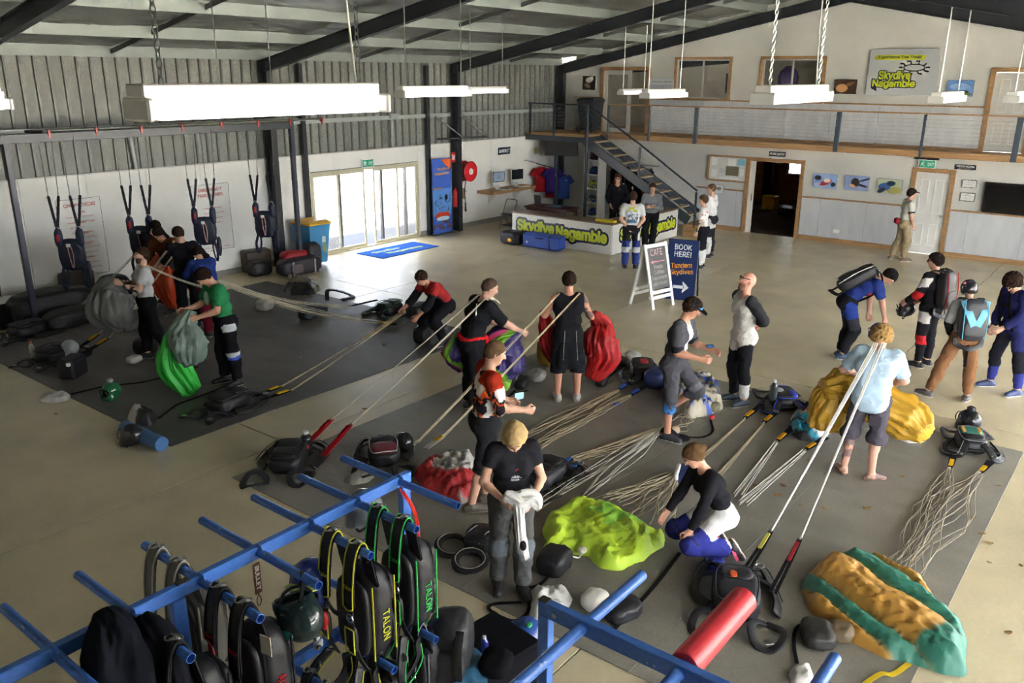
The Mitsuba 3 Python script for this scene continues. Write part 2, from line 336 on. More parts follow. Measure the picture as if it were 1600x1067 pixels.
def wains(z0, z1, lo, hi, skip):
    e = sorted([lo, hi] + [y for y in np.arange(lo + 0.7, hi, 1.2)] + [q for s in skip for q in s])
    for a, b in zip(e[:-1], e[1:]):
        m = (a + b) / 2
        if b - a > 0.03 and not any(s[0] < m < s[1] for s in skip): part('wall_back', 'wainscot_panel', cbox(22.985, m, (z0 + z1) / 2, 0.03, b - a - 0.006, z1 - z0, 0, 0.003), 'wainscot')
D1, D2, U1, U2 = (8.04, 9.74), (4.33, 5.36), (12.92, 14.66), (2.95, 3.97)
wains(0.125, 1.14, YR, 11.2, [D1, D2]); wains(2.66, 3.60, YR, 15.6, [U1, U2])
def rail(name, z0, z1, lo, hi, skip, d=0.045, m='timber'):
    e = [lo] + [q for s in sorted(skip) for q in s] + [hi]
    struct(name, cat([box(XB - d, XB, a, b, z0, z1) for a, b in zip(e[::2], e[1::2])]), m)
rail('trim_3', 1.14, 1.18, YR, 11.2, [D1, D2]); rail('baseboard_back', 0, 0.125, YR, 11.2, [D1, D2])
rail('trim_4', 3.60, 3.635, YR, 15.6, [U1, U2, (7.74, 9.62), (10.34, 12.2)]); rail('trim_5', 2.6, 2.66, YR, 15.6, [U1, U2])
def casing(n, y0, y1, z0, z1, w=0.10, d=0.05, sill=False):
    q = [box(XB - d, XB + 0.10, y0 - w, y0, z0, z1 + w), box(XB - d, XB + 0.10, y1, y1 + w, z0, z1 + w), box(XB - d, XB + 0.10, y0, y1, z1, z1 + w)]
    if sill: q.append(box(XB - d, XB + 0.10, y0 - w, y1 + w, z0 - 0.06, z0))
    struct(n, cat(q), 'timber')
def panel_door(key, y0, y1, z0, z1):
    w, h = y1 - y0, z1 - z0
    struct(key, box(XB + 0.01, XB + 0.05, y0 + 0.005, y1 - 0.005, z0 + 0.01, z1 - 0.005), 'plastic', '#d6d3cc')
    for a, b, c, d in ((0.16, 0.42, 0.50, 0.92), (0.58, 0.84, 0.50, 0.92), (0.16, 0.42, 0.10, 0.38), (0.58, 0.84, 0.10, 0.38)):
        ya, yb, za, zb = y0 + a * w, y0 + b * w, z0 + c * h, z0 + d * h
        fr = cat(box(XB - 0.004, XB + 0.012, ya, yb, za, za + 0.025), box(XB - 0.004, XB + 0.012, ya, yb, zb - 0.025, zb), box(XB - 0.004, XB + 0.012, ya, ya + 0.025, za, zb), box(XB - 0.004, XB + 0.012, yb - 0.025, yb, za, zb))
        part(key, 'moulding', fr, 'plastic', '#e6e4de')
    k = cat(mov(rot(lathe([(0, 0), (0.012, 0), (0.012, 0.03), (0.026, 0.035), (0.03, 0.055), (0.02, 0.07), (0, 0.072)], 12), -90, 'y'), XB + 0.008, y0 + 0.06, z0 + 0.48 * h))
    part(key, 'door_knob', k, 'metal', '#b9b4a8')
casing('door_1', 8.16, 9.60, 0, 2.02); casing('door_2', 4.45, 5.24, 0, 2.03); panel_door('door_3', 4.45, 5.24, 0, 2.03)
casing('door_4', 13.02, 14.55, 2.6, 4.42); casing('door_5', 3.05, 3.86, 2.6, 4.40); panel_door('door_6', 3.05, 3.86, 2.6, 4.40)
# sliding leaf of the gear room, pushed into its jamb
struct('door_7', box(XB + 0.055, XB + 0.095, 9.47, 9.62, 0, 2.0), 'plastic', '#d6d3cc')
part('door_7', 'handle', box(XB + 0.045, XB + 0.055, 9.50, 9.53, 0.9, 1.1), 'metal', '#8d8b86')
# upstairs sliding glass door: white frame, glass leaf over one half
fr = [box(XB + 0.02, XB + 0.06, a, b, 2.6, 4.42) for a, b in ((14.44, 14.55), (13.60, 13.72))] + [box(XB + 0.02, XB + 0.06, 13.6, 14.55, 2.6, 2.72), box(XB + 0.02, XB + 0.06, 13.6, 14.55, 4.30, 4.42)]
struct('door_8', cat(fr), 'plastic', '#cfcdc6'); part('door_8', 'glass', box(XB + 0.038, XB + 0.04, 13.70, 14.46, 2.70, 4.32), 'pane')
for n, (a, b) in ((1, (10.46, 12.08)), (2, (7.86, 9.50))):
    casing(f'window_{n}', a, b, 3.66, 4.72, 0.07, 0.04, True)
    m = (a + b) / 2
    part(f'window_{n}', 'frame', cat([box(XB + 0.02, XB + 0.06, *q) for q in ((a, b, 3.66, 3.70), (a, b, 4.68, 4.72), (a, a + 0.04, 3.7, 4.68), (b - 0.04, b, 3.7, 4.68), (m - 0.025, m + 0.025, 3.7, 4.68))]), 'plastic', '#b8b7b0')
    for s, e in ((a + 0.04, m - 0.025), (m + 0.025, b - 0.04)): part(f'window_{n}', 'pane', box(XB + 0.038, XB + 0.041, s, e, 3.70, 4.68), 'pane')
# rooms behind the back wall
def room(name, y0, y1, z0, z1, x1, mw, mf, cw=None, cf=None):
    a = XB + 0.12
    struct(name, cat(box(x1, x1 + 0.1, y0, y1, z0, z1), box(a, x1, y0 - 0.1, y0, z0, z1), box(a, x1, y1, y1 + 0.1, z0, z1), box(a, x1, y0, y1, z1, z1 + 0.1)), mw, cw)
    struct(name + '_floor', box(XB - 0.0, x1, y0, y1, z0 - 0.1, z0), mf, cf)
room('gear_room', 7.2, 13.5, 0.0, 2.45, 29.0, 'plywood', 'cloth', None, '#4e453d')
room('loft_room', 6.9, 15.6, 2.6, 5.3, 27.0, 'cloth', 'cloth', '#a9a495', '#7f6a52')
# bright high window in the gear room's far wall
struct('window_3', cat(box(28.93, 29.0, 10.05, 10.75, 1.04, 1.09), box(28.93, 29.0, 10.05, 10.75, 1.45, 1.50), box(28.93, 29.0, 10.05, 10.10, 1.04, 1.5), box(28.93, 29.0, 10.68, 10.75, 1.04, 1.5)), 'plastic', '#c9c9c4')
struct('window_3_daylight', box(28.97, 28.99, 10.10, 10.68, 1.09, 1.45), 'cloth', '#ffffff', emitter={'type': 'area', 'radiance': {'type': 'rgb', 'value': [0.12, 0.125, 0.13]}})
struct('gear_room_lamp', cbox(24.6, 12.4, 2.41, 1.2, 0.2, 0.06), 'plastic', '#eeeeee', emitter={'type': 'area', 'radiance': {'type': 'rgb', 'value': [0.07, 0.066, 0.06]}})  # unseen fill light, added to brighten the dark gear room
struct('gear_room_stud', box(28.6, 28.9, 11.15, 11.45, 0, 2.45), 'cloth', '#1d1a18')
struct('loft_ceiling_lamp', cbox(25.2, 12.8, 5.25, 1.2, 0.2, 0.06), 'plastic', '#eeeeee', emitter={'type': 'area', 'radiance': {'type': 'rgb', 'value': [0.45, 0.44, 0.42]}})  # added out of view so the loft looks brighter through its windows
struct('loft_rafter', frame((25.0, 0, 0), (0, 1, 0), (0, 0, 1))(prism([(15.6, 4.3), (7.0, 5.0), (7.0, 5.25), (15.6, 4.55)], 0.14)), 'plastic', STEEL)

# ---------------------------------------------------------------- gallery
GX = 22.2
struct('gallery_floor', box(GX + 0.03, XB, YR, 14.1, 2.50, 2.60), 'timber'); struct('gallery_landing', box(21.3, XB, 14.1, YW - 0.05, 2.50, 2.60), 'timber')
struct('trim_6', box(GX, GX + 0.03, YR, 13.95, 2.45, 2.60), 'timber', label='timber fascia board along the gallery edge')
struct('trim_7', cat(box(21.22, 21.29, 14.0, YW - 0.05, 2.38, 2.52), box(21.3, GX, 14.0, 14.06, 2.38, 2.52)), 'plastic', '#2d3640', label='steel edge of the stair landing')
k = thing('gallery_railing', 'gallery railing with blue grey steel posts, wire cables and a timber top rail', 'railing')
part(k, 'top_rail', box(GX - 0.02, GX + 0.05, YR, 13.9, 3.44, 3.475), 'timber')
for y in (13.85, 12.45, 10.97, 7.06, 5.05, 3.08, 1.1, -0.9):
    wd = 0.12 if y in (10.97, 7.06, 3.08) else 0.06
    part(k, 'post', cbox(GX + 0.0, y, 2.95, 0.05, wd, 0.98, 0, 0.006), 'plastic', '#3b4754')
for i in range(8): part(k, 'cable', tube([(GX + 0.01, YR, 2.70 + 0.09 * i), (GX + 0.01, 13.85, 2.70 + 0.09 * i)], 0.0022, 4), 'plastic', '#a0a4a5')
k = thing('landing_railing', 'dark steel railing round the stair landing in the corner', 'railing')
part(k, 'rail', cat(box(21.27, 21.32, 14.0, YW - 0.1, 3.43, 3.47)), 'plastic', '#2d3640')
for y in (15.2, 16.1): part(k, 'post', cbox(21.3, y, 3.0, 0.05, 0.05, 0.95), 'plastic', '#2d3640')
for i in range(7): part(k, 'cable', tube([(21.3, 14.0, 2.72 + 0.1 * i), (21.3, YW - 0.1, 2.72 + 0.1 * i)], 0.0022, 4), 'plastic', '#a0a4a5')
solo('landing_post', cbox(21.3, 14.0, 1.735, 0.07, 0.07, 3.47, 0, 0.006), 'plastic', '#2d3640', 'slim dark steel post rising from the floor past the top of the stair', 'post')
solo('screen_post', cbox(21.92, 15.52, 1.25, 0.10, 0.10, 2.5, 0, 0.006), 'plastic', '#2d3640', 'dark steel post under the hanging black television', 'post')

# staircase
k = thing('staircase', 'open staircase with dark steel stringers and timber treads to the gallery', 'staircase')
sy0, sz0, sy1, sz1 = 14.0, 2.45, 10.55, 0.36
for x, nm in ((21.30, 'stringer'), (22.14, 'stringer')):
    part(k, nm, sweep([(x, sy0 + 0.1, sz0 + 0.0), (x, sy1, sz1 + 0.08)], [[0.13, -0.025], [0.13, 0.025], [-0.13, 0.025], [-0.13, -0.025]]), 'plastic', '#2d3640')
for i in range(11):
    t = (i + 0.6) / 11.3; y, z = sy0 + (sy1 - sy0) * t, sz0 + (sz1 - sz0) * t
    part(k, 'tread', cbox(21.73, y, z + 0.06, 0.80, 0.25, 0.04, 0, 0.006), 'plastic', '#a8957a')
part(k, 'bottom_step', cbox(21.73, 10.45, 0.17, 0.9, 0.5, 0.34, 0, 0.01), 'timber')
hr = [(21.30, 14.0, 3.45), (21.30, 12.2, 2.42), (21.30, 10.35, 1.28)]
part(k, 'handrail', tube(hr, 0.025, 8), 'plastic', '#2d3640')
for y in (12.2, 10.37):
    z = 2.45 - (14.0 - y) * 0.605; part(k, 'baluster', cbox(21.30, y, z + 0.5, 0.045, 0.045, 0.98), 'plastic', '#2d3640')
for i in range(1, 7):
    part(k, 'cable', tube([(21.30, 14.0, 2.55 + 0.14 * i - 0.02), (21.30, 10.37, 0.36 + 0.135 * i)], 0.0022, 4), 'plastic', '#a0a4a5')

# ---------------------------------------------------------------- sliding glass door in the left wall
CREAM = '#c9c2a6'
def dx(x0, x1, z0, z1, y0=YW - 0.02, y1=YW + 0.08): return box(x0, x1, y0, y1, z0, z1)
struct('door_9', cat(dx(12.88, 12.94, 0, 2.03), dx(16.46, 16.52, 0, 2.03), dx(12.88, 16.52, 1.97, 2.03), dx(12.88, 16.52, 0, 0.03)), 'plastic', CREAM)
def leaf(x0, x1, y, mesh=False, dark=False, grid=1):
    k = part('door_9', 'leaf', cat([box(a, b, y, y + 0.03, c, d) for a, b, c, d in ((x0, x0 + 0.05, 0.03, 1.97), (x1 - 0.05, x1, 0.03, 1.97), (x0, x1, 1.91, 1.97), (x0, x1, 0.03, 0.10))]), 'plastic', CREAM)
    part(k, 'glass', box(x0 + 0.05, x1 - 0.05, y + 0.013, y + 0.016, 0.10, 1.91), 'pane')
    if mesh:
        ms = []; w, h = x1 - x0 - 0.1, 1.81; clip = sg.box(x0 + 0.05, 0.10, x1 - 0.05, 1.91)
        for s in (1, -1):
            for c in np.arange(-3, 3.5, 0.085):
                l = sg.LineString([(x0 - 2, (0 - s * 2) * 1.0 + c * 1.0 + (0.0)), (x0 + 2, s * 2 + c)]).intersection(clip)
                if l.length > 0.01:
                    (a, b), (e, d) = l.coords[0], l.coords[-1]; ms.append(tube([(a, y - 0.012, b), (e, y - 0.012, d)], 0.008, 4))
        part(k, 'security_grille', cat(ms), 'plastic', '#77736a', kind='stuff')
leaf(12.94, 13.75, YW + 0.02, True); leaf(13.72, 14.62, YW + 0.05); leaf(14.92, 15.80, YW + 0.05); leaf(15.72, 16.46, YW + 0.02, True)
for x in (13.80, 15.21, 16.08): struct('door_jamb', box(x, x + 0.07, YW + 0.09, YW + 0.16, 0, 1.97), 'plastic', '#3a3c3e')
# outside the door: awning post and a parked white van
solo('sign_post', cat(cbox(19.0, 23.0, 0.9, 0.22, 0.1, 1.8), cbox(19.0, 22.94, 1.35, 0.30, 0.02, 0.5)), 'plastic', '#cfcdc4', 'pale sign post standing outside the sliding glass door', 'post')

# ---------------------------------------------------------------- fluorescent lamps on chains
LAMP = {'type': 'area', 'radiance': {'type': 'rgb', 'value': [0.03, 0.03, 0.0297]}}
def lamp(a, b, y, where, big=False):
    (x0, z0), (x1, z1) = a, b; z = (z0 + z1) / 2; L = x1 - x0
    k = thing('fluorescent_lamp', f'white twin fluorescent lamp hanging on chains {where}', 'lamp', None)
    part(k, 'housing', cbox((x0 + x1) / 2 - 0.02, y, z + 0.115, L, 0.13, 0.055, 0, 0.006), 'plastic', '#e6e3dd')
    part(k, 'diffuser', cbox((x0 + x1) / 2, y, z + 0.045, L - 0.06, 0.19, 0.085, 0, 0.02), 'plastic', '#f2f1ee', emitter=LAMP)
    for s in (0, 1): part(k, 'end_cap', cbox(x0 + s * L + (0.01 if s else -0.01), y, z + 0.045, 0.03, 0.20, 0.09, 0, 0.008), 'plastic', '#dddbd5')
    for t in (0.08, 0.92):
        x = x0 + L * t; top = zr(y) + 0.02
        if big:
            lk = []; n = int((top - z - 0.14) / 0.034)
            for i in range(n):
                c = z + 0.15 + 0.034 * i; a_ = np.linspace(0, 2 * math.pi, 9)[:-1]
                P = np.stack([0.011 * np.cos(a_), 0 * a_, 0.022 * np.sin(a_)], 1); P = np.vstack([P, P[:1]])
                lk.append(mov(rot(tube(P, 0.0035, 4, hint=(0, 1, 0)), 90 * (i % 2)), x, y, c))
            part(k, 'chain', cat(lk), 'metal', '#c2c4c2')
        else: part(k, 'chain', tube([(x, y, z + 0.14), (x + 0.01, y, (z + top) / 2), (x, y, top + 0.22)], 0.008, 5), 'metal', '#c2c4c2')
    if big: part(k, 'power_cord', tube([(x1 - 0.1, y + 0.02, z + 0.14), (x1 - 0.14, y + 0.03, z + 0.7), (x1 - 0.13, y + 0.02, z + 1.1), (x1 - 0.12, y, zr(y))], 0.006, 6, 5), 'plastic', '#dedcd6')
lamp((1.799, 4.116), (3.05, 4.108), 3.3, 'nearest the camera, largest of the lamps', True)
lamp((2.601, 4.005), (2.921, 4.011), 7.4, 'cut by the left edge')
lamp((7.746, 4.013), (8.986, 4.001), 7.9, 'in front of the braced column')
lamp((7.766, 3.978), (8.923, 3.982), 12.0, 'just behind the largest lamp')
lamp((13.805, 3.892), (15.069, 3.902), 12.1, 'small, near the ribbed wall')
lamp((19.145, 3.812), (20.411, 3.81), 11.6, 'before the upstairs glass door')
lamp((12.303, 3.945), (13.576, 3.924), 7.0, 'in front of the gallery beside the notice')
lamp((6.355, 4.101), (7.628, 4.073), 2.6, 'in front of the right gallery window', True)
lamp((12.284, 3.978), (13.613, 3.95), 2.7, 'in front of the landscape picture')
lamp((12.663, 4.005), (14.867, 3.961), 1.9, 'cut by the right edge')

# ---------------------------------------------------------------- flat things on walls
def board(base, y0, y1, z0, z1, t=0.02, x=22.968, col='#d8d7d2', mat='plastic'):
    """a board on the back wall; returns its picture frame function (right, up, out) centred"""
    m = cbox(x - t / 2, (y0 + y1) / 2, (z0 + z1) / 2, t, y1 - y0, z1 - z0, 0, 0.003)
    return m, frame((x - t - 0.001, (y0 + y1) / 2, (z0 + z1) / 2), (0, -1, 0), (0, 0, 1)), y1 - y0, z1 - z0
def boardL(x0, x1, z0, z1, t=0.02, y=YW - 0.004):
    m = cbox((x0 + x1) / 2, y - t / 2, (z0 + z1) / 2, x1 - x0, t, z1 - z0, 0, 0.003)
    return m, frame(((x0 + x1) / 2, y - t - 0.001, (z0 + z1) / 2), (1, 0, 0), (0, 0, 1)), x1 - x0, z1 - z0
def rect(cx, cy, w, h, t=0.002): return box(cx - w / 2, cx + w / 2, cy - h / 2, cy + h / 2, 0, t)
def words(s, w, h, cx=0, cy=0, t=0.002, bold=True): return mov(prism(fit_text(s, w, h, bold), t), cx, cy, 0)
def logo(k, F, w, h, cx, cy, one_line, mat='plastic', t=0.004):
    """the shop's bubbly yellow green lettering with a navy outline and a spiky N"""
    from shapely import affinity
    if one_line:
        a, b = fit_text('Skydive', w * 0.42, h * 0.80), fit_text('Nagambie', w * 0.54, h * 0.80)
        g = unary_union([affinity.translate(a, -w * 0.28, h * 0.06), affinity.translate(b, w * 0.225, -h * 0.03)])
        spike = sg.Polygon([(-w * .05, h * .55), (-w * .05, -h * .3), (w * .02, -h * .62), (w * .035, -h * .2), (-w * .02, h * .2)])
        o = h * 0.115
    else:
        a, b = fit_text('Skydive', w * 0.70, h * 0.56), fit_text('Nagambie', w * 0.94, h * 0.50)
        g = unary_union([affinity.translate(a, 0, h * 0.22), affinity.translate(b, 0, -h * 0.22)])
        spike = sg.Polygon([(-w * .5, h * .12), (-w * .5, -h * .45), (-w * .36, -h * .62), (-w * .38, -h * .1)]); o = h * 0.05
    g = g.buffer(o * 0.25)
    back = unary_union([g.buffer(o), spike])
    part(k, 'lettering_outline', F(mov(prism(back.simplify(0.002), t), cx, cy, 0)), mat, '#1d2240')
    part(k, 'lettering', F(mov(prism(g.simplify(0.0015), t * 1.6), cx, cy, 0)), mat, '#bcc42e')
def picture(name, m, F, w, h, label, catg, base, blobs, group=None, edge=None):
    k = thing(name, label, catg, group)
    part(k, 'board', m, 'plastic', edge or base)
    part(k, 'print', F(rect(0, 0, w * 0.97, h * 0.96)), 'plastic', base)
    for i, (col, cx, cy, bw, bh, a) in enumerate(blobs):
        q = lathe([(0, 0.004), (0.5, 0.004), (0.5, 0.001)], 12)
        part(k, 'printed_shape', F(mov(rot(scl(mov(q, 0, 0, 0.0003 * i), bw * w, bh * h, 1), a), cx * w, cy * h, 0)), 'plastic', col)
    return k
# upper wall
(y1, z1), (y0, z0) = (6.716, 4.936), (5.106, 3.846)
m, F, w, h = board('sign', y0, y1, z0, z1, 0.03)
k = thing('wall_sign', 'white shop sign with yellow green lettering high on the gable wall', 'sign')
part(k, 'board', m, 'plastic', '#d2d4d6')
from shapely import affinity
pill = sg.LineString([(-w * 0.33, 0), (w * 0.33, 0)]).buffer(h * 0.055)
part(k, 'banner', F(mov(prism(pill, 0.003), -w * 0.06, h * 0.32, 0)), 'plastic', '#c3c32e')
part(k, 'slogan', F(words('Experience The Thrill!', w * 0.62, h * 0.075, -w * 0.06, h * 0.32, 0.005)), 'plastic', '#1d2240')
logo(k, F, w * 0.66, h * 0.40, -w * 0.10, -h * 0.17, False)
ring = [tube([(math.cos(a) * 0.22 * w, math.sin(a) * 0.09 * h, 0), (math.cos(a) * 0.27 * w, math.sin(a) * 0.15 * h + 0.01 * h, 0), (math.cos(a + 0.25) * 0.30 * w, math.sin(a) * 0.16 * h, 0)], 0.022, 5) for a in np.linspace(0, 2 * math.pi, 11)[:-1]]
ring += [tube([(math.cos(a) * 0.20 * w, math.sin(a) * 0.08 * h, 0) for a in np.linspace(0, 2 * math.pi, 25)], 0.014, 5)]
part(k, 'printed_skydivers', F(mov(scl(cat(ring), 0.75, 0.9, 0.1), w * 0.17, h * 0.10, 0.003)), 'plastic', '#15161a')
def pic(name, px, label, catg, base, blobs, edge=None, group=None, t=0.025):
    (a, d), (b, c) = px
    m, F, w, h = board('p', b, a, c, d, t); return picture(name, m, F, w, h, label, catg, base, blobs, group, edge), F, w, h
pic('picture', ((7.513, 4.212), (6.953, 3.857)), 'small dark brown picture between gallery window and shop sign', 'picture', '#3c2c22', [('#b98c62', -.15, -.1, .55, .6, 0), ('#6b4a33', .2, .2, .4, .3, 20)], '#22201c')
pic('picture', ((4.849, 4.218), (4.265, 3.847)), 'landscape picture of blue sky over green field on gable wall', 'picture', '#5d86bd', [('#89a7cf', 0, .1, .8, .4, 0), ('#5a6b3a', 0, -.36, .98, .26, 0), ('#cfd3d2', -.2, -.18, .4, .10, 0), ('#2f3d25', .2, -.2, .3, .16, 0)], '#6b7f95')
pic('picture', ((15.313, 4.265), (14.82, 3.831)), 'black and white photograph beside the upstairs glass door', 'picture', '#1d1b1b', [('#d0c9c2', 0, .2, .5, .4, 10), ('#7b6a60', -.1, -.2, .5, .3, -20), ('#ece8e4', .2, .3, .25, .3, 0)], '#cfccc4')
k, F, w, h = pic('notice', ((12.926, 4.187), (12.137, 3.783)), 'white notice with lines of print beside the upstairs door', 'notice', '#c3c5c9', [], '#c3c5c9')
part(k, 'heading', F(words('MANIFEST LOUNGE', w * 0.8, h * 0.10, 0, h * 0.30, 0.004)), 'plastic', '#6b6652')
part(k, 'print_lines', F(cat([rect(0, h * q, w * 0.85, h * 0.04, 0.004) for q in (0.05, -0.05, -0.15, -0.25)])), 'plastic', '#8d90a0')
# lower wall pictures
pic('picture', ((7.784, 1.812), (7.16, 1.438)), 'sky blue canvas print of red skydiver, first from gear room door', 'picture', '#8fa9d4', [('#b8c8e4', -.2, -.3, .6, .3, 0), ('#a83a48', .05, -.1, .55, .35, 25), ('#2b2b35', -.3, .2, .3, .35, 0), ('#d9c7b8', .1, .05, .3, .3, 0), ('#26303c', .36, -.2, .22, .3, 0)], '#8b93a4')
pic('picture', ((6.958, 1.823), (6.339, 1.442)), 'canvas print of dark freefall jumper, middle of three', 'picture', '#8f9fc6', [('#2b2927', -.05, .05, .35, .6, 30), ('#c99a7a', -.15, -.2, .3, .22, -20), ('#272a33', .2, -.12, .55, .16, -12), ('#3a4668', .3, .25, .5, .14, 20)], '#8b93a4')
pic('picture', ((6.132, 1.803), (5.52, 1.432)), 'canvas print with yellow green field, last before white door', 'picture', '#b6bc9b', [('#a9a35e', .2, -.25, .6, .45, 0), ('#3f5f96', -.2, -.05, .5, .55, 10), ('#27364a', .05, .2, .35, .35, 0), ('#2a3140', -.3, -.3, .35, .3, 30)], '#8b93a4')
# pin board, note, signs
k, F, w, h = pic('pin_board', ((10.864, 2.117), (9.645, 1.39)), 'timber framed pin board with map papers left of gear room door', 'notice board', '#c9c8c2', [], '#b5b4ae')
for q in (rect(0, h * 0.47, w, h * 0.07, 0.02), rect(0, -h * 0.47, w, h * 0.07, 0.02), rect(-w * 0.48, 0, w * 0.05, h, 0.02), rect(w * 0.48, 0, w * 0.05, h, 0.02)): part(k, 'frame_side', F(q), 'timber')
for col, cx, cy, a, b in (('#6e6a52', .12, -.08, .32, .36), ('#7fb3c4', .33, .28, .18, .24), ('#e4e3df', .1, .26, .2, .26), ('#dedcd8', -.34, .25, .14, .3), ('#dcdad6', -.33, -.2, .14, .3), ('#b9bab8', -.13, -.08, .14, .18), ('#dfdcd8', .37, -.1, .1, .26), ('#dad9d4', .05, -.37, .5, .08)): part(k, 'paper', F(rect(cx * w, cy * h, a * w, b * h, 0.004)), 'plastic', col)
pic('notice', ((10.612, 1.276), (10.331, 1.023)), 'small grey framed notice under the pin board', 'notice', '#cfcfcb', [('#8b8b8b', 0, .1, .6, .4, 0)], '#77756e')
def sign(px, text, label, sub=None, col='#1c2233'):
    k, F, w, h = pic('room_sign', px, label, 'sign', col, [], col, None, 0.012)
    part(k, 'lettering', F(words(text, w * 0.84, h * (0.42 if sub else 0.5), 0, h * (0.14 if sub else 0), 0.004)), 'plastic', '#e4e2da')
    if sub: part(k, 'small_lettering', F(words(sub, w * 0.6, h * 0.2, 0, -h * 0.28, 0.004)), 'plastic', '#b5a07a')
sign(((9.081, 2.31), (8.616, 2.183)), 'GEAR ROOM', 'navy room sign over the open gear room doorway')
pic('notice', ((8.986, 2.147), (8.682, 2.011)), 'white paper taped over the gear room lintel', 'notice', '#d8d7d3', [('#9a9a98', 0, .15, .6, .15, 0), ('#9a9a98', 0, -.2, .5, .1, 0)], '#d8d7d3', None, 0.004)
sign(((4.401, 2.274), (3.933, 2.154)), 'VIDEO ROOM', 'navy room sign right of the exit sign', 'PRIVATE')
def certificate(px, label):
    k, F, w, h = pic('certificate', px, label, 'certificate', '#d4d3ce', [], '#4a4a48')
    part(k, 'frame', F(cat([rect(0, s * h * 0.47, w, h * 0.06, 0.006) for s in (1, -1)] + [rect(s * w * 0.48, 0, w * 0.04, h, 0.006) for s in (1, -1)])), 'plastic', '#55544f')
    part(k, 'print', F(cat([rect(0, h * q, w * a, h * 0.03, 0.004) for q, a in ((0.3, 0.3), (0.16, 0.8), (-0.1, 0.5))])), 'plastic', '#8e8d88')
certificate(((4.177, 1.922), (3.853, 1.733)), 'upper of two framed certificates beside the white door')
certificate(((4.172, 1.613), (3.845, 1.41)), 'lower of two framed certificates beside the white door')
k = thing('television', 'wide black television on the back wall above the wainscot', 'television')
part(k, 'cabinet', cbox(22.90, 3.02, 1.55, 0.06, 1.28, 0.72, 0, 0.012), 'plastic', '#15161a'); part(k, 'screen', box(22.862, 22.866, 2.41, 3.63, 1.22, 1.88), 'gloss', '#0b0b0e'); part(k, 'bracket', cbox(22.948, 3.02, 1.55, 0.035, 0.4, 0.3), 'plastic', '#222222')
def exit_sign(F, label, box_above):
    k = thing('exit_sign', label, 'exit sign'); w, h = 0.40, 0.20
    part(k, 'body', F(box(-w / 2, w / 2, -h / 2, h / 2, 0, 0.03)), 'plastic', '#dfe3e0')
    part(k, 'green_face', F(rect(0, 0, w * 0.9, h * 0.85, 0.033)), 'plastic', '#2f9a76')
    part(k, 'lettering', F(words('EXIT', 0.14, 0.075, 0.09, 0, 0.036)), 'plastic', '#e8eeea')
    man = cat(ball((-0.09, 0.055, 0.034), (0.014, 0.014, 0.003), 1), *[mov(scl(tube(p, 0.010, 5), 1, 1, 0.15), -0.09, 0, 0.034) for p in ([(0, 0.04, 0), (-0.01, -0.01, 0)], [(-0.01, -0.01, 0), (0.03, -0.03, 0), (0.02, -0.065, 0)], [(-0.01, -0.01, 0), (-0.03, -0.04, 0), (-0.055, -0.045, 0)], [(0, 0.03, 0), (0.035, 0.01, 0)], [(0, 0.03, 0), (-0.035, 0.015, 0), (-0.04, -0.01, 0)])])
    part(k, 'running_figure', F(man), 'plastic', '#e8eeea')
    if box_above: part(k, 'dark_battery_box', F(box(-0.30, 0.26, h / 2 + 0.005, h / 2 + 0.075, -0.0, 0.06)), 'plastic', '#221d1e')
exit_sign(frame((22.94, 5.02, 2.235), (0, -1, 0), (0, 0, 1)), 'green exit sign above the white door of the back wall', True)
(ex, ez) = (14.686, 2.129)
exit_sign(frame((ex, YW - 0.01, ez), (1, 0, 0), (0, 0, 1)), 'green exit sign above the sliding glass door', False)
solo('power_outlet', cat(cbox(22.96, 7.02, 0.32, 0.02, 0.16, 0.10, 0, 0.006), cbox(22.945, 6.99, 0.32, 0.03, 0.07, 0.05, 0, 0.01)), 'plastic', '#e2e1dc', 'white power outlet low on the grey wainscot', 'outlet')
# left wall: two painted check lists
def checklist(px, title, rows, label):
    (a, d), (b, c) = px
    m, F, w, h = boardL(a, b, c, d, 0.012)
    k = thing('check_list', label, 'poster'); part(k, 'sheet', m, 'plastic', '#d3d2cc')
    part(k, 'border', F(cat([rect(0, s * h * 0.497, w, 0.008, 0.003) for s in (1, -1)] + [rect(s * w * 0.497, 0, 0.008, h, 0.003) for s in (1, -1)])), 'plastic', '#6d6b66')
    for t, cx, cy, tw, th in title: part(k, 'heading', F(words(t, tw * w, th * h, cx * w, cy * h, 0.003)), 'plastic', '#a8423c')
    for t, cx, cy, tw, th in rows: part(k, 'lettering', F(words(t, tw * w, th * h, cx * w, cy * h, 0.003)), 'plastic', '#bb7a74')
def auto_rows(items, y0, dy): return [(t, cx, y0 - dy * i, 0.026 * len(t), 0.020) for i, (t, cx) in enumerate(items)]
checklist(((6.981, 2.02), (7.808, 0.545)), [('CANOPY CHECKS', 0.02, 0.42, 0.72, 0.05)] + [(t, 0.05, y, 0.03 * len(t), 0.028) for t, y in (('SHAPE', .33), ('SIZE', .20), ('SLIDER', .06), ('TOGGLES', -.08), ('3 PLANES', -.26))],
          auto_rows([('Is the canopy rectangular', 0), ('No tears or broken lines', 0), ('No line over', -.1), ('Is it the full size', 0), ('Slider down to the links', 0), ('Unstow both toggles', 0), ('Pull evenly to the hips', .05), ('Check for a square flare', 0), ('Look left and right', 0), ('Clear of other canopies', 0), ('Steer to the holding area', 0)], 0.27, 0.067), 'white canopy check list with red lettering behind the first suspended harness')
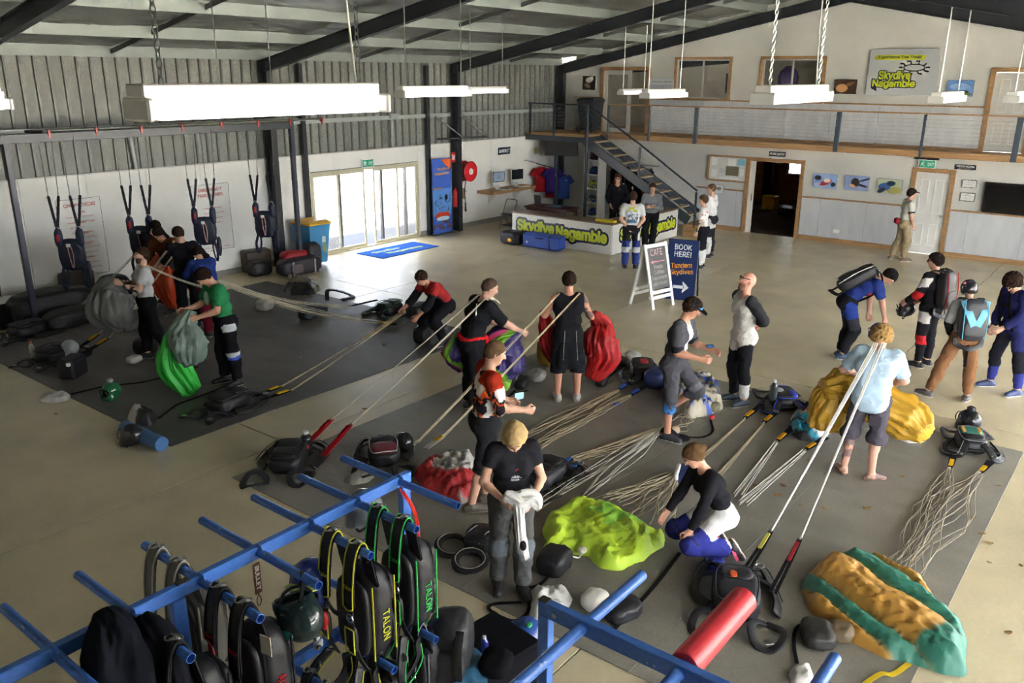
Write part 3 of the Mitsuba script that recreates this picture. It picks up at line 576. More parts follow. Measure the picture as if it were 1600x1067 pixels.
checklist(((9.73, 2.026), (10.638, 0.599)), [('EMERGENCY', 0.0, 0.42, 0.62, 0.05), ('PROCEDURES', 0.0, 0.34, 0.66, 0.05)],
          auto_rows([('LOOK', 0), ('Locate both handles', 0), ('Right hand to cutaway', .05), ('Left hand to reserve', 0), ('Peel and punch down', .02), ('Clear the cable', -.1), ('Peel and punch', -.05), ('Arch', 0), ('Check canopy', 0), ('Below 1000 ft reserve only', .05)], 0.22, 0.075), 'white emergency procedure list with red lettering behind the third harness')
# banner, hose reel, small signs
(a, d), (b, c) = (16.762, 2.092), (17.529, -0.091)
c = 0.04; F = frame(((a + b) / 2, 15.98, (c + d) / 2), (1, 0, 0), (0, 0, 1)); w, h = b - a, d - c
k = thing('pull_up_banner', 'tall blue pull up banner with orange lettering between two steel columns', 'banner')
part(k, 'sheet', F(box(-w / 2, w / 2, -h / 2, h / 2, -0.006, 0)), 'plastic', '#3f62b8'); part(k, 'base', F(cbox(0, -h / 2 - 0.015, -0.02, w * 1.02, 0.05, 0.12, 0, 0.01)), 'plastic', '#3b3d42')
part(k, 'pale_sky', F(mov(prism(sg.box(-w * .48, -h * .26, w * .48, h * .1), 0.002), 0, 0, 0)), 'plastic', '#5b8ccc')
part(k, 'orange_canopy', F(prism([(-w * .05, h * .49), (w * .49, h * .49), (w * .46, h * .36), (w * .2, h * .40)], 0.003)), 'plastic', '#d0602a')
part(k, 'lettering', F(cat(words('Skydive', w * .62, h * .045, w * .05, h * .36, .004), words('Nagambie', w * .8, h * .05, w * .02, h * .30, .004))), 'plastic', '#e39a3e')
part(k, 'small_lettering', F(words('THE BEST JUMP AROUND', w * .42, h * .022, -w * .22, h * .11, .004)), 'plastic', '#e39a3e')
rng = np.random.default_rng(5)
part(k, 'red_canopy_shape', F(cat(mov(scl(lathe([(0, .004), (.5, .004), (.5, 0)], 16), w * .8, h * .10, 1), 0, -h * .26, 0))), 'plastic', '#c2442e')
part(k, 'white_canopy_shape', F(mov(scl(lathe([(0, .005), (.5, .005), (.5, 0)], 16), w * .7, h * .06, 1), w * .02, -h * .30, 0)), 'plastic', '#b9d3dd')
part(k, 'printed_jumpers', F(cat([mov(rot(scl(lathe([(0, .0062), (.5, .0062), (.5, 0)], 8), .07, .02, 1), rng.uniform(0, 180)), rng.uniform(-.4, .4) * w, rng.uniform(-.20, .02) * h, 0) for _ in range(26)] + [mov(scl(lathe([(0, .0065), (.5, .0065), (.5, 0)], 10), .12, .17, 1), w * .2, -h * .02, 0)])), 'plastic', '#1b2135')
part(k, 'printed_crowd', F(cat([mov(scl(lathe([(0, .006), (.5, .006), (.5, 0)], 8), .10, .09, 1), rng.uniform(-.42, .42) * w, rng.uniform(-.44, -.34) * h, 0.0002 * i) for i in range(18)])), 'plastic', '#5a4660')
(hx, hz) = (18.299, 1.649)
k = thing('fire_hose_reel', 'red fire hose reel with white hub on the left wall', 'hose reel')
H_ = lambda m: (lambda v, f: (np.stack([v[:, 0] + hx, YW - 0.05 - v[:, 2], v[:, 1] + hz], 1), f[:, ::-1]))(*arrays(m))
part(k, 'back_disc', H_(lathe([(0, 0.02), (0.27, 0.02), (0.29, 0.035), (0.27, 0.05), (0, 0.05)], 28)), 'plastic', '#a81d22', 40); part(k, 'front_disc', H_(lathe([(0.09, 0.30), (0.27, 0.30), (0.29, 0.285), (0.27, 0.27), (0.09, 0.27)], 28)), 'plastic', '#c8232a', 40)
part(k, 'hub', H_(lathe([(0, 0.31), (0.09, 0.305), (0.10, 0.28), (0.10, 0.04)], 20)), 'plastic', '#d9d5cc', 40)
part(k, 'hose', H_(cat([tube([(r_ * math.cos(t), r_ * math.sin(t), z_) for t in np.linspace(0, 2 * math.pi, 25)], 0.014, 6) for r_ in (0.2, 0.235) for z_ in np.arange(0.07, 0.27, 0.03)])), 'plastic', '#7d1a1e', True)
part(k, 'hanging_hose', tube([(hx - 0.05, YW - 0.2, hz - 0.26), (hx - 0.02, YW - 0.12, hz - 0.5), (hx + 0.02, YW - 0.10, hz - 0.9)], 0.012, 6, 5), 'plastic', '#3b302c'); part(k, 'nozzle', tube([(hx + 0.02, YW - 0.10, hz - 0.9), (hx + 0.03, YW - 0.10, hz - 1.16)], [0.02, 0.03], 8), 'plastic', '#2c2624')
part(k, 'guide_bracket', cat(box(hx - 0.16, hx + 0.14, YW - 0.06, YW - 0.03, hz - 0.60, hz - 0.575), box(hx - 0.03, hx - 0.005, YW - 0.1, YW, hz - 0.8, hz - 0.5)), 'plastic', '#8a7a62')
part(k, 'supply_pipe', tube([(hx - 0.16, YW - 0.05, hz), (hx - 0.16, YW - 0.05, 3.1)], 0.014, 6), 'plastic', '#77756e')
def plate(px, label, text, col, tcol, catg='sign', y=16.25):
    (a, d), (b, c) = px; m, F, w, h = boardL(a, b, c, d, 0.01, y); k = thing('wall_plate', label, catg)
    part(k, 'plate', m, 'plastic', col)
    if text: part(k, 'lettering', F(words(text, w * .84, h * .5, 0, 0, 0.003)), 'plastic', tcol)
    return k, F, w, h
plate(((19.907, 2.19), (20.495, 1.982)), 'dark manifest sign on pale backing above the two computers', 'MANIFEST', '#23303c', '#dfe0dd')
plate(((21.696, 2.081), (21.972, 1.885)), 'small beige thermostat plate near hanging television', None, '#b9b08a', '#b9b08a', 'thermostat')
plate(((17.482, 2.235), (17.634, 1.964)), 'red fire point sign on the dark column', 'FIRE', '#c0242c', '#ecebe6', 'sign', 15.93)
ext = lathe([(0, 0), (0.075, 0), (0.08, 0.03), (0.08, 0.42), (0.05, 0.48), (0.025, 0.50), (0.025, 0.55), (0, 0.55)], 16)
(ex2, ez2) = (17.848, 0.681); k = thing('fire_extinguisher', 'red fire extinguisher hung beside the dark column', 'fire extinguisher'); part(k, 'cylinder', mov(ext, ex2, 16.12, ez2), 'plastic', '#b5202a', 40); part(k, 'valve', cbox(ex2 + 0.02, 16.12, ez2 + 0.57, 0.12, 0.03, 0.05, 0, 0.008), 'plastic', '#222428'); part(k, 'hose', tube([(ex2 + 0.05, 16.12, ez2 + 0.56), (ex2 + 0.12, 16.10, ez2 + 0.4), (ex2 + 0.1, 16.1, ez2 + 0.1)], 0.01, 6, 5), 'plastic', '#1a1b1d')
# basketball-style bracket between the columns
k = thing('wall_bracket', 'dark steel strut bracket between two columns above the banner', 'bracket')
for p in ([(16.95, 16.0, 3.22), (17.55, 15.5, 2.62)], [(17.9, 15.95, 3.22), (18.5, 15.5, 2.62)], [(16.9, 15.9, 2.62), (18.55, 15.5, 2.62)]): part(k, 'strut', tube(p, 0.025, 6), 'plastic', '#2b2e33')
# cable tray and grey conduit on the ribbed wall
solo('conduit', cat(tube([(15.55, YW - 0.06, 3.15), (15.55, YW - 0.06, 2.48)], 0.03, 8), cbox(15.6, YW - 0.1, 3.26, 0.30, 0.10, 0.12, 0, 0.01)), 'plastic', '#a6a7a2', 'grey conduit and junction box on the ribbed wall above the glass door', 'conduit')
solo('conduit', tube([((8.548, 2.959)[0], YW - 0.05, 3.10), ((8.548, 2.959)[0] + 0.05, YW - 0.05, 2.47)], 0.035, 8), 'plastic', '#c5c6c1', 'pale conduit on the ribbed wall behind the harness frame', 'conduit')

# ---------------------------------------------------------------- door mat, bins
k = thing('door_mat', 'blue printed door mat inside the sliding glass door', 'door mat')
mp = [(13.724, 15.974, 0), (14.792, 16.365, 0), (15.188, 15.23, 0), (13.899, 15.279, 0)]
cx, cy = np.mean(mp, 0)[:2]; part(k, 'mat', cbox(14.8, 15.35, 0.008, 2.0, 0.95, 0.016, 0, 0.005), 'cloth', '#3c63b4')
part(k, 'print', frame((14.8, 15.35, 0.0165), (1, 0, 0), (0, 1, 0))(cat(words('Skydive', 0.9, 0.22, -0.3, 0.15), words('Nagambie', 1.2, 0.24, 0.1, -0.15))), 'cloth', '#b9c98f')
solo('entrance_mat', cbox(20.2, 15.2, 0.006, 1.7, 1.0, 0.012, 0, 0.003), 'cloth', '#5b4f45', 'brown mat lying behind the left end of the counter', 'door mat')
def wheelie(key_label, x, y, z, rz, body, lid, hgt=1.0, name='wheelie_bin'):
    k = thing(name, key_label, 'bin'); P = lambda m: mov(rot(m, rz), x, y, z)
    s = hgt
    q = m3.Manifold.hull_points([[a * w_, b * d_, z_] for a in (-1, 1) for b in (-1, 1) for z_, w_, d_ in ((0.06 * s, 0.22 * s, 0.22 * s), (0.88 * s, 0.28 * s, 0.30 * s), (0.80 * s, 0.275 * s, 0.295 * s))])
    part(k, 'body', P(q), 'plastic', body); part(k, 'rim', P(cbox(0, 0, 0.89 * s, 0.60 * s, 0.64 * s, 0.04 * s, 0, 0.01)), 'plastic', body)
    part(k, 'lid', P(m3.Manifold.hull_points([[a * w_, b * d_ + e, z_] for a in (-1, 1) for b in (-1, 1) for z_, w_, d_, e in ((0.915 * s, 0.30 * s, 0.33 * s, -0.01), (0.95 * s, 0.30 * s, 0.33 * s, -0.01), (1.0 * s, 0.24 * s, 0.24 * s, 0.0))])), 'plastic', lid)
    for a in (-1, 1): part(k, 'wheel', P(mov(rot(lathe([(0, -0.03), (0.10 * s, -0.03), (0.10 * s, 0.03), (0, 0.03)], 16), 90, 'y'), a * 0.24 * s, 0.26 * s, 0.10 * s)), 'plastic', '#1b1c1e')
    part(k, 'handle', P(tube([(-0.2 * s, 0.33 * s, 0.9 * s), (-0.2 * s, 0.38 * s, 0.92 * s), (0.2 * s, 0.38 * s, 0.92 * s), (0.2 * s, 0.33 * s, 0.9 * s)], 0.015, 6)), 'plastic', body)
    return k, P
k, P = wheelie('blue wheelie bin with a yellow lid beside the sliding glass door', 12.35, 15.7, 0, 0, '#3f86b5', '#d9a52c', 1.06)
part(k, 'sticker', P(frame((0.12, -0.292, 0.62), (1, 0, 0), (0, 0, 1))(rect(0, 0, 0.10, 0.16, 0.004))), 'plastic', '#cfd6d6'); part(k, 'sticker', P(frame((0.14, -0.275, 0.42), (1, 0, 0), (0, 0, 1))(rect(0, 0, 0.10, 0.2, 0.006))), 'plastic', '#8f9a5a')
k, P = wheelie('dark green wheelie bin on the gallery landing', 22.55, 14.72, 2.6, 90, '#20272a', '#1c2226', 1.02)
part(k, 'sticker', P(frame((-0.1, -0.31, 0.55), (1, 0, 0), (0, 0, 1))(rect(0, 0, 0.12, 0.14, 0.004))), 'plastic', '#c98f84')

# ---------------------------------------------------------------- counter, shelf, stock behind it
k = thing('counter', 'low white L shaped counter with yellow green shop lettering and timber top', 'counter')
cx0, cy0, cy1, cxe, ch = 17.72, 10.82, 13.95, 21.15, 0.76
for y in np.linspace(cy0, cy1, 3)[:-1]: part(k, 'front_panel', cbox(cx0, y + (cy1 - cy0) / 4, ch / 2, 0.04, (cy1 - cy0) / 2 - 0.004, ch - 0.02, 0, 0.004), 'plastic', '#d4d2cb')
for x in np.linspace(cx0, cxe, 3)[:-1]: part(k, 'side_panel', cbox(x + (cxe - cx0) / 4, cy0, ch / 2, (cxe - cx0) / 2 - 0.004, 0.04, ch - 0.02, 0, 0.004), 'plastic', '#d4d2cb')
part(k, 'top', prism(sg.Polygon([(cx0 - 0.03, cy0 - 0.03), (cxe, cy0 - 0.03), (cxe, cy0 + 0.5), (cx0 + 0.5, cy0 + 0.5), (cx0 + 0.5, cy1), (cx0 - 0.03, cy1)]), 0.035), 'timber')
v, f = arrays(scene[f'{k}__top'] and prism(sg.Polygon([(cx0 - 0.03, cy0 - 0.03), (cxe, cy0 - 0.03), (cxe, cy0 + 0.5), (cx0 + 0.5, cy0 + 0.5), (cx0 + 0.5, cy1), (cx0 - 0.03, cy1)]), 0.035)); scene[f'{k}__top'] = ply(mov((v, f), 0, 0, ch - 0.01), 'plastic', '#6f5c4c')
logo(k, frame((cx0 - 0.022, (cy0 + cy1) / 2 - 0.02, 0.40), (0, -1, 0), (0, 0, 1)), 2.85, 0.46, 0, 0, True)
logo(k, frame(((cx0 + cxe) / 2 + 0.1, cy0 - 0.022, 0.40), (1, 0, 0), (0, 0, 1)), 2.95, 0.46, 0, 0, True)
k = thing('shelf_unit', 'tall white open shelf with folded blue and yellow jumpsuits behind the stair', 'shelf')
sx0, sy0_, sy1_ = 22.0, 14.02, 14.52
SH = [0.08, 0.50, 0.93, 1.36, 1.80]
for y in (sy0_, sy1_): part(k, 'side', box(sx0, sx0 + 0.45, y - 0.012, y + 0.012, 0, 2.15), 'plastic', '#d8d6d0')
part(k, 'back', box(sx0 + 0.43, sx0 + 0.45, sy0_, sy1_, 0, 2.15), 'plastic', '#cfcdc6')
for z in SH + [2.14]: part(k, 'shelf', box(sx0, sx0 + 0.43, sy0_ + 0.012, sy1_ - 0.012, z - 0.012, z + 0.012), 'plastic', '#d8d6d0')
def heap_small(x, y, z, sx, sy, h, cols, seed, name, label, catg, group=None):
    """a folded lump of cloth: rounded lump with ridges"""
    s = trimesh.creation.icosphere(3); v = s.vertices.copy(); rg = np.random.default_rng(seed); o = rg.uniform(0, 50, 3)
    n = fbm(v * [1.6, 1.6, 3.2] + o); q = v * (0.72 + 0.55 * n[:, None]); q[:, 2] = np.maximum(q[:, 2] * 0.9, -0.42)
    q = q * [sx, sy, h / 1.15] + [x, y, z + 0.42 * h / 1.15]
    c = fbm(v * 1.3 + o + 7); cols = [C(a) for a in cols]; t = np.digitize(c, np.quantile(c, np.linspace(0, 1, len(cols) + 1)[1:-1]))
    return solo(name, (q, np.array(s.faces)), 'cloth', np.array(cols)[t], label, catg, group, True)
for i, z in enumerate(SH): heap_small(sx0 + 0.22, (sy0_ + sy1_) / 2, z + 0.014, 0.15, 0.17, 0.20, [['#2f4a86', '#243b70', '#a9b04a', '#22304f'], ['#2d4787', '#b3b84a', '#24365f'], ['#3a4f80', '#c3c24a', '#243b70', '#c3c24a'], ['#27406f', '#2b3550'], ['#5b2f33', '#2a2e3a']][i], 40 + i, 'folded_jumpsuit', ['folded jumpsuit on the lowest shelf of the white unit', 'folded blue jumpsuit on the second lowest shelf', 'blue and yellow jumpsuit on the middle shelf', 'folded blue jumpsuit on the second highest shelf', 'dark red jumpsuit on the top shelf'][i], 'jumpsuit')
for i in range(9):
    y = 13.85 - 0.16 * i; c = ['#17181b', '#1b1c20', '#141417', '#222429', '#18191c', '#1d1a1d', '#151619', '#4a1f24', '#16171a'][i]
    L = 1.25 - 0.05 * (i % 3) ; xh = 22.65
    w_ = 0.055; n = 9; pts = [(xh, y, 1.62 - L * t) for t in np.linspace(0, 1, n)]; sc = [0.3, 1.0, 1.05, 0.95, 0.9, 0.92, 0.85, 0.7, 0.55]
    m = sweep(pts, circ(0.20, 12, w_), (1, 0, 0), True, sc)
    m = (m[0] + 0.03 * (fbm(m[0] * 6 + i) - 0.5)[:, None], m[1])
    k = thing('hanging_jumpsuit', ['first', 'second', 'third', 'fourth', 'fifth', 'sixth', 'seventh', 'eighth', 'ninth'][i] + ' dark jumpsuit from the white shelf in the row under the stair', 'jumpsuit', 'dark jumpsuits hanging under the stair'); part(k, 'suit', m, 'cloth', c, True)
    part(k, 'hanger', tube([(xh - 0.15, y, 1.60), (xh, y, 1.66), (xh + 0.15, y, 1.60), (xh - 0.15, y, 1.60)], 0.005, 5), 'metal', '#9a9a9a')
    if i in (1, 3, 5): part(k, 'white_badge', mov(ball((0, 0, 0), (0.012, 0.035, 0.05), 2), xh - 0.20, y, 1.22 - 0.04 * i), 'cloth', '#d0cfcb')
solo('clothes_rail', tube([(22.65, 13.98, 1.70), (22.65, 12.3, 1.70)], 0.014, 8), 'metal', '#8b8d8f', 'metal clothes rail under the stair holding dark jumpsuits', 'rail')
# desk shelf with two computers, shirts on wall hooks
(ax, az) = (18.948, 0.963); (bx_, bz) = (21.325, 0.82)
k = thing('wall_desk', 'long pale timber desk shelf fixed to the left wall under two computers', 'desk')
part(k, 'top', box(ax, bx_ - 0.3, YW - 0.62, YW, 0.93, 1.02), 'timber')
for x in (ax + 0.5, ax + 1.7):
    part(k, 'bracket', frame((x, 0, 0), (0, 1, 0), (0, 0, 1))(prism([(YW - 0.4, 0.93), (YW, 0.93), (YW, 0.55)], 0.02)), 'plastic', '#d2d0c9')
def computer(px, label, scr):
    (x, z) = px; x0 = x; k = thing('computer', label, 'computer'); P = lambda m: mov(rot(m, -12), x0, YW - 0.32, 1.02)
    part(k, 'cabinet', P(cbox(0, 0, 0.33, 0.48, 0.03, 0.40, 0, 0.008)), 'plastic', '#dcdad4'); part(k, 'bezel', P(box(-0.225, 0.225, -0.019, -0.016, 0.22, 0.515)), 'gloss', '#16171b')
    part(k, 'screen', P(box(-0.205, 0.205, -0.0215, -0.020, 0.24, 0.50)), 'gloss', scr)
    part(k, 'stand', P(cat(cbox(0, 0.05, 0.08, 0.14, 0.02, 0.16, 0, 0.005), cbox(0, 0.02, 0.006, 0.18, 0.18, 0.012, 0, 0.004))), 'plastic', '#b9bab8')
    if scr != '#101216': part(k, 'screen_logo', P(frame((0, -0.022, 0.36), (1, 0, 0), (0, 0, 1))(cat(words('Skydive', 0.12, 0.04, 0, 0.03), words('Nagambie', 0.15, 0.04, 0, -0.03)))), 'plastic', '#6f8f4a')
    part(k, 'keyboard', P(cbox(0.12, -0.22, 0.008, 0.40, 0.12, 0.014, 0, 0.004)), 'plastic', '#cfcdc8')
computer((19.571, 1.259), 'all in one computer with a pale lit screen, left on the wall desk', '#9fb0c9'); computer((20.468, 1.235), 'all in one computer with a dark screen, right on the wall desk', '#101216')
solo('computer_mouse', ball(((19.686, 1.023)[0], 15.72, 1.035), (0.05, 0.035, 0.018)), 'plastic', '#26272b', 'black mouse on the wall desk between computers', 'mouse', None, True)
def shirt(x, y, z, col, label, hook_group):
    k = thing('shirt', label, 'shirt')
    n = 10; pts = [(x, y, z - 0.78 * t) for t in np.linspace(0, 1, n)]
    m = sweep(pts, circ(0.25, 14, 0.05), (0, 1, 0) if False else (1, 0, 0), True, [0.35, 0.82, 0.9, 0.86, 0.84, 0.83, 0.84, 0.86, 0.88, 0.86]); m = (m[0] + 0.02 * (fbm(m[0] * 7) - 0.5)[:, None], m[1])
    part(k, 'body', rot(m, -45, 'z', (x, y, z)), 'cloth', col, True)
    for s in (1, -1): part(k, 'sleeve', rot(tube([(x + s * 0.17, y, z - 0.06), (x + s * 0.30, y, z - 0.28)], [0.07, 0.085], 10), -45, 'z', (x, y, z)), 'cloth', col, True)
    part(k, 'badge', rot(ball((x + 0.09, y - 0.052, z - 0.20), (0.02, 0.006, 0.02), 1), -45, 'z', (x, y, z)), 'cloth', '#c9c9d2')
(hx1, hz1) = (21.276, 1.515); (hx2, hz2) = (21.889, 1.353)
for (x, y, z, c, l) in ((hx1 + 0.40, 15.92, hz1, '#8f2226', 'red shirt behind the purple shirts on the wall hook'), (hx1 + 0.56, 15.60, hz1 - 0.02, '#33265e', 'purple shirt hanging on the left wall hook'), (hx2 + 0.22, 15.80, hz2 - 0.04, '#7d2030', 'dark red shirt between purple and blue shirts'), (hx2 + 0.36, 15.48, hz2 - 0.08, '#2f4580', 'blue shirt hanging nearest the dark post')): shirt(x, y, z, c, l, None)
for x, z, l in ((hx1, hz1, 'left thin wire hanging arm on the wall above the shirts'), (hx2, hz2, 'right thin wire hanging arm on the wall above the shirts')): solo('wall_hook', tube([(x - 0.02, YW, z + 0.22), (x - 0.02, YW - 0.05, z + 0.22), (x + 0.55, YW - 0.75, z - 0.02)], 0.008, 6), 'metal', '#3b3c3e', l, 'hook')
# hanging television on the post
k = thing('television', 'black television hung on the post under the stair landing', 'television')
(ta, td), (tb, tc) = (20.964, 2.592), (22.747, 1.89); P = lambda m: rot(m, -57, 'z', ((ta + tb) / 2, 15.3, 0))
part(k, 'cabinet', P(cbox((ta + tb) / 2, 15.26, (tc + td) / 2, 1.04, 0.08, td - tc, 0, 0.012)), 'plastic', '#121316'); part(k, 'screen', P(box((ta + tb) / 2 - 0.49, (ta + tb) / 2 + 0.49, 15.215, 15.222, tc + 0.05, td - 0.03)), 'plastic', '#08080a'); part(k, 'bracket', cbox(21.92, 15.39, (tc + td) / 2, 0.2, 0.16, 0.2), 'plastic', '#222326')
# low table and folding stool behind the counter
(tx, ty) = (21.262, 14.633); tx, ty = 19.6, 13.6
k = thing('low_table', 'dark red low timber table behind the counter', 'table'); tx, ty = 20.35, 14.55
part(k, 'top', cbox(tx, ty, 0.53, 0.7, 1.5, 0.05, 4, 0.006), 'plastic', '#4a2622')
for a in (-1, 1):
    for b in (-1, 1): part(k, 'leg', cbox(tx + a * 0.3, ty + b * 0.66, 0.25, 0.07, 0.07, 0.5, 4), 'plastic', '#42211e')
part(k, 'apron', cat(cbox(tx - 0.3, ty, 0.46, 0.03, 1.3, 0.09), cbox(tx + 0.3, ty, 0.46, 0.03, 1.3, 0.09)), 'plastic', '#42211e')
solo('brochure_stand', mov(rot(cbox(0, 0, 0.16, 0.02, 0.24, 0.32, 0, 0.004), -12, 'y'), tx - 0.1, ty + 0.42, 0.556), 'plastic', '#4b4d50', 'black and white brochure stand on the dark red table', 'brochure stand')
solo('magazine', cat(*[cbox(tx, ty - 0.05 - 0.02 * i, 0.562 + 0.012 * i, 0.22, 0.5, 0.012, 3 * i) for i in range(4)]), 'plastic', '#3f5a68', 'low pile of blue magazines on the dark red table', 'magazines')
k = thing('folding_stool', 'small grey folding step stool left of the counter', 'stool'); sx, sy = (19.552, 15.417); sx, sy = 19.0, 15.1
for s in (-0.2, 0.2):
    part(k, 'leg', tube([(sx - 0.2, sy + s, 0), (sx + 0.12, sy + s, 0.78)], 0.013, 6), 'metal', '#6d7072'); part(k, 'leg', tube([(sx + 0.28, sy + s, 0), (sx, sy + s, 0.42)], 0.013, 6), 'metal', '#6d7072')
part(k, 'top_hoop', tube([(sx + 0.12, sy - 0.2, 0.78), (sx + 0.14, sy - 0.15, 0.84), (sx + 0.14, sy + 0.15, 0.84), (sx + 0.12, sy + 0.2, 0.78)], 0.013, 6, 4), 'metal', '#6d7072'); part(k, 'step', cbox(sx, sy, 0.43, 0.25, 0.42, 0.03, 0, 0.006), 'plastic', '#3d4042')
solo('counter_tray', cat(cbox(17.88, 11.1, ch + 0.055, 0.16, 0.55, 0.06, 0, 0.015)), 'plastic', '#c9b22a', 'yellow tray on the corner of the counter top', 'tray')
solo('loft_jacket', (lambda m: (m[0] + 0.03 * (fbm(m[0] * 7) - 0.5)[:, None], m[1]))(sweep([(24.0, 9.15, 4.55 - 0.14 * i) for i in range(8)], circ(0.30, 14, 0.1), (0, 1, 0), True, [0.3, 0.8, 1, 0.95, 0.9, 0.9, 0.95, 0.9])), 'cloth', '#4b3b74', 'purple patterned jacket seen through the right gallery window', 'jacket', None, True)
k = thing('loft_picture', 'dark framed print seen through the left gallery window', 'picture'); part(k, 'frame', cbox(26.95, 11.3 + 0.6, 4.05, 0.04, 0.9, 0.6), 'plastic', '#1f1f22')

k = thing('crate', 'yellow crate inside the dark gear room', 'crate'); part(k, 'body', cbox(27.6, 10.72, .22, .4, .42, .42, 0, .02), 'plastic', '#b8862a'); part(k, 'lid', cbox(27.6, 10.72, .44, .43, .45, .04, 0, .01), 'plastic', '#a87a26')
# ---------------------------------------------------------------- kids' easel at the right edge
k = thing('easel', 'coloured children\'s easel with white board at the right edge', 'easel'); ex, ey = 22.4, 0.88
for (y, c) in ((ey + 0.28, '#7fb5d6'), (ey - 0.32, '#7fb5d6')): part(k, 'leg', tube([(ex - 0.1, y, 0), (ex + 0.2, y, 1.25)], 0.02, 6), 'plastic', c)
for (y, c) in ((ey + 0.22, '#b8383c'), (ey - 0.26, '#b8383c')): part(k, 'leg', tube([(ex + 0.45, y, 0), (ex + 0.22, y, 1.2)], 0.02, 6), 'plastic', c)
part(k, 'white_board', rot(cbox(ex + 0.1, ey - 0.02, 0.88, 0.02, 0.56, 0.66, 0, 0.004), 12, 'y', (ex + 0.1, 0, 0.88)), 'plastic', '#dedfe0'); part(k, 'tray', cbox(ex - 0.02, ey - 0.02, 0.5, 0.12, 0.66, 0.03), 'plastic', '#7fb5d6'); part(k, 'yellow_shelf', cbox(ex + 0.1, ey - 0.02, 0.4, 0.2, 0.6, 0.03), 'plastic', '#c9bd3a')
part(k, 'writing', rot(frame((ex + 0.084, ey - 0.02, 0.88), (0, -1, 0), (0, 0, 1))(cat([rect(0, 0.2 - 0.08 * i, 0.34 - 0.05 * (i % 2), 0.018) for i in range(5)])), 12, 'y', (ex + 0.1, 0, 0.88)), 'plastic', '#9a8f98')

# ---------------------------------------------------------------- A-frame boards
def aframe(name, label, p, rz, col, w, h, frame_col=None):
    k = thing(name, label, 'sign'); P = lambda m: mov(rot(m, rz), p[0], p[1], 0); sl = 0.24
    return k, P, sl
# cafe board: faces local -x; hinged at the top
k, P, sl = aframe('cafe_board', 'white wooden A frame cafe board with chalk writing', (14.203, 7.7), 78, '#e2e0da', 0.6, 1.2)
WH = '#d9d7d0'; lean = math.degrees(math.atan2(0.30, 1.22))
for s, nm in ((1, 'front'), (-1, 'back')):
    Q = lambda m: P(mov(rot(m, s * lean, 'y'), 0, 0, 1.22))
    for y in (-0.29, 0.29): part(k, 'leg', Q(cbox(0, y, -0.62, 0.03, 0.07, 1.26, 0, 0.004)), 'plastic', WH)
    for z in (-0.04, -0.93, -1.03): part(k, 'crossbar', Q(cbox(0, 0, z, 0.025, 0.52, 0.07, 0, 0.004)), 'plastic', WH)
    part(k, 'black_board', Q(cbox(0.004, 0, -0.47, 0.012, 0.52, 0.80)), 'plastic', '#3a3633' if s > 0 else '#b9b6ae')
Q = lambda m: P(mov(rot(m, lean, 'y'), 0, 0, 1.22)); F = lambda m: Q(frame((-0.003, 0, -0.47), (0, -1, 0), (0, 0, 1))(m))
part(k, 'chalk_heading', F(words('CAFE', 0.34, 0.13, 0, 0.30, 0.002, False)), 'cloth', '#c9a3a6'); part(k, 'chalk_arrow', F(cat(rect(0.03, 0.12, 0.34, 0.02), mov(prism([(-.2, 0.12), (-.12, .16), (-.12, .08)], .002), 0, 0, 0))), 'cloth', '#c98a96')
for i, t in enumerate(('Fresh', 'Coffee', 'Ice cream', 'and more')): part(k, 'chalk_writing', F(words(t, 0.05 * len(t), 0.075, 0.0, 0.02 - 0.105 * i, 0.002, False)), 'cloth', '#a8a39c')
k = thing('booking_sign', 'navy booking board with white arrow standing behind cafe board', 'sign')
bpx = (14.805, 7.43); P = lambda m: mov(rot(rot(m, 8, 'y'), 14), bpx[0], bpx[1], 0)
part(k, 'panel', P(cbox(0, 0, 0.62, 0.02, 0.62, 1.20, 0, 0.006)), 'plastic', '#1f3160'); part(k, 'rear_leg', P(cat(*[rot(cbox(0.0, y, 0.6, 0.02, 0.03, 1.2), -22, 'y', (0, 0, 1.2)) for y in (-0.28, 0.28)])), 'plastic', '#25282e')
F = lambda m: P(frame((-0.011, 0, 0.62), (0, -1, 0), (0, 0, 1))(m))
part(k, 'white_lettering', F(cat(words('BOOK', .34, .11, 0, .45), words('HERE!', .34, .11, 0, .31))), 'plastic', '#dfe2e6'); part(k, 'orange_lettering', F(rot(cat(words('Tandem', .42, .11, 0, .09), words('Skydives', .46, .13, 0, -.05)), 6)), 'plastic', '#e39a2a')
part(k, 'white_arrow', F(cat(rect(-0.03, -0.34, 0.2, 0.06), prism([(.05, -.22), (.18, -.34), (.05, -.46), (.05, -.40), (.09, -.34), (.05, -.28)], .002))), 'plastic', '#dfe2e6')

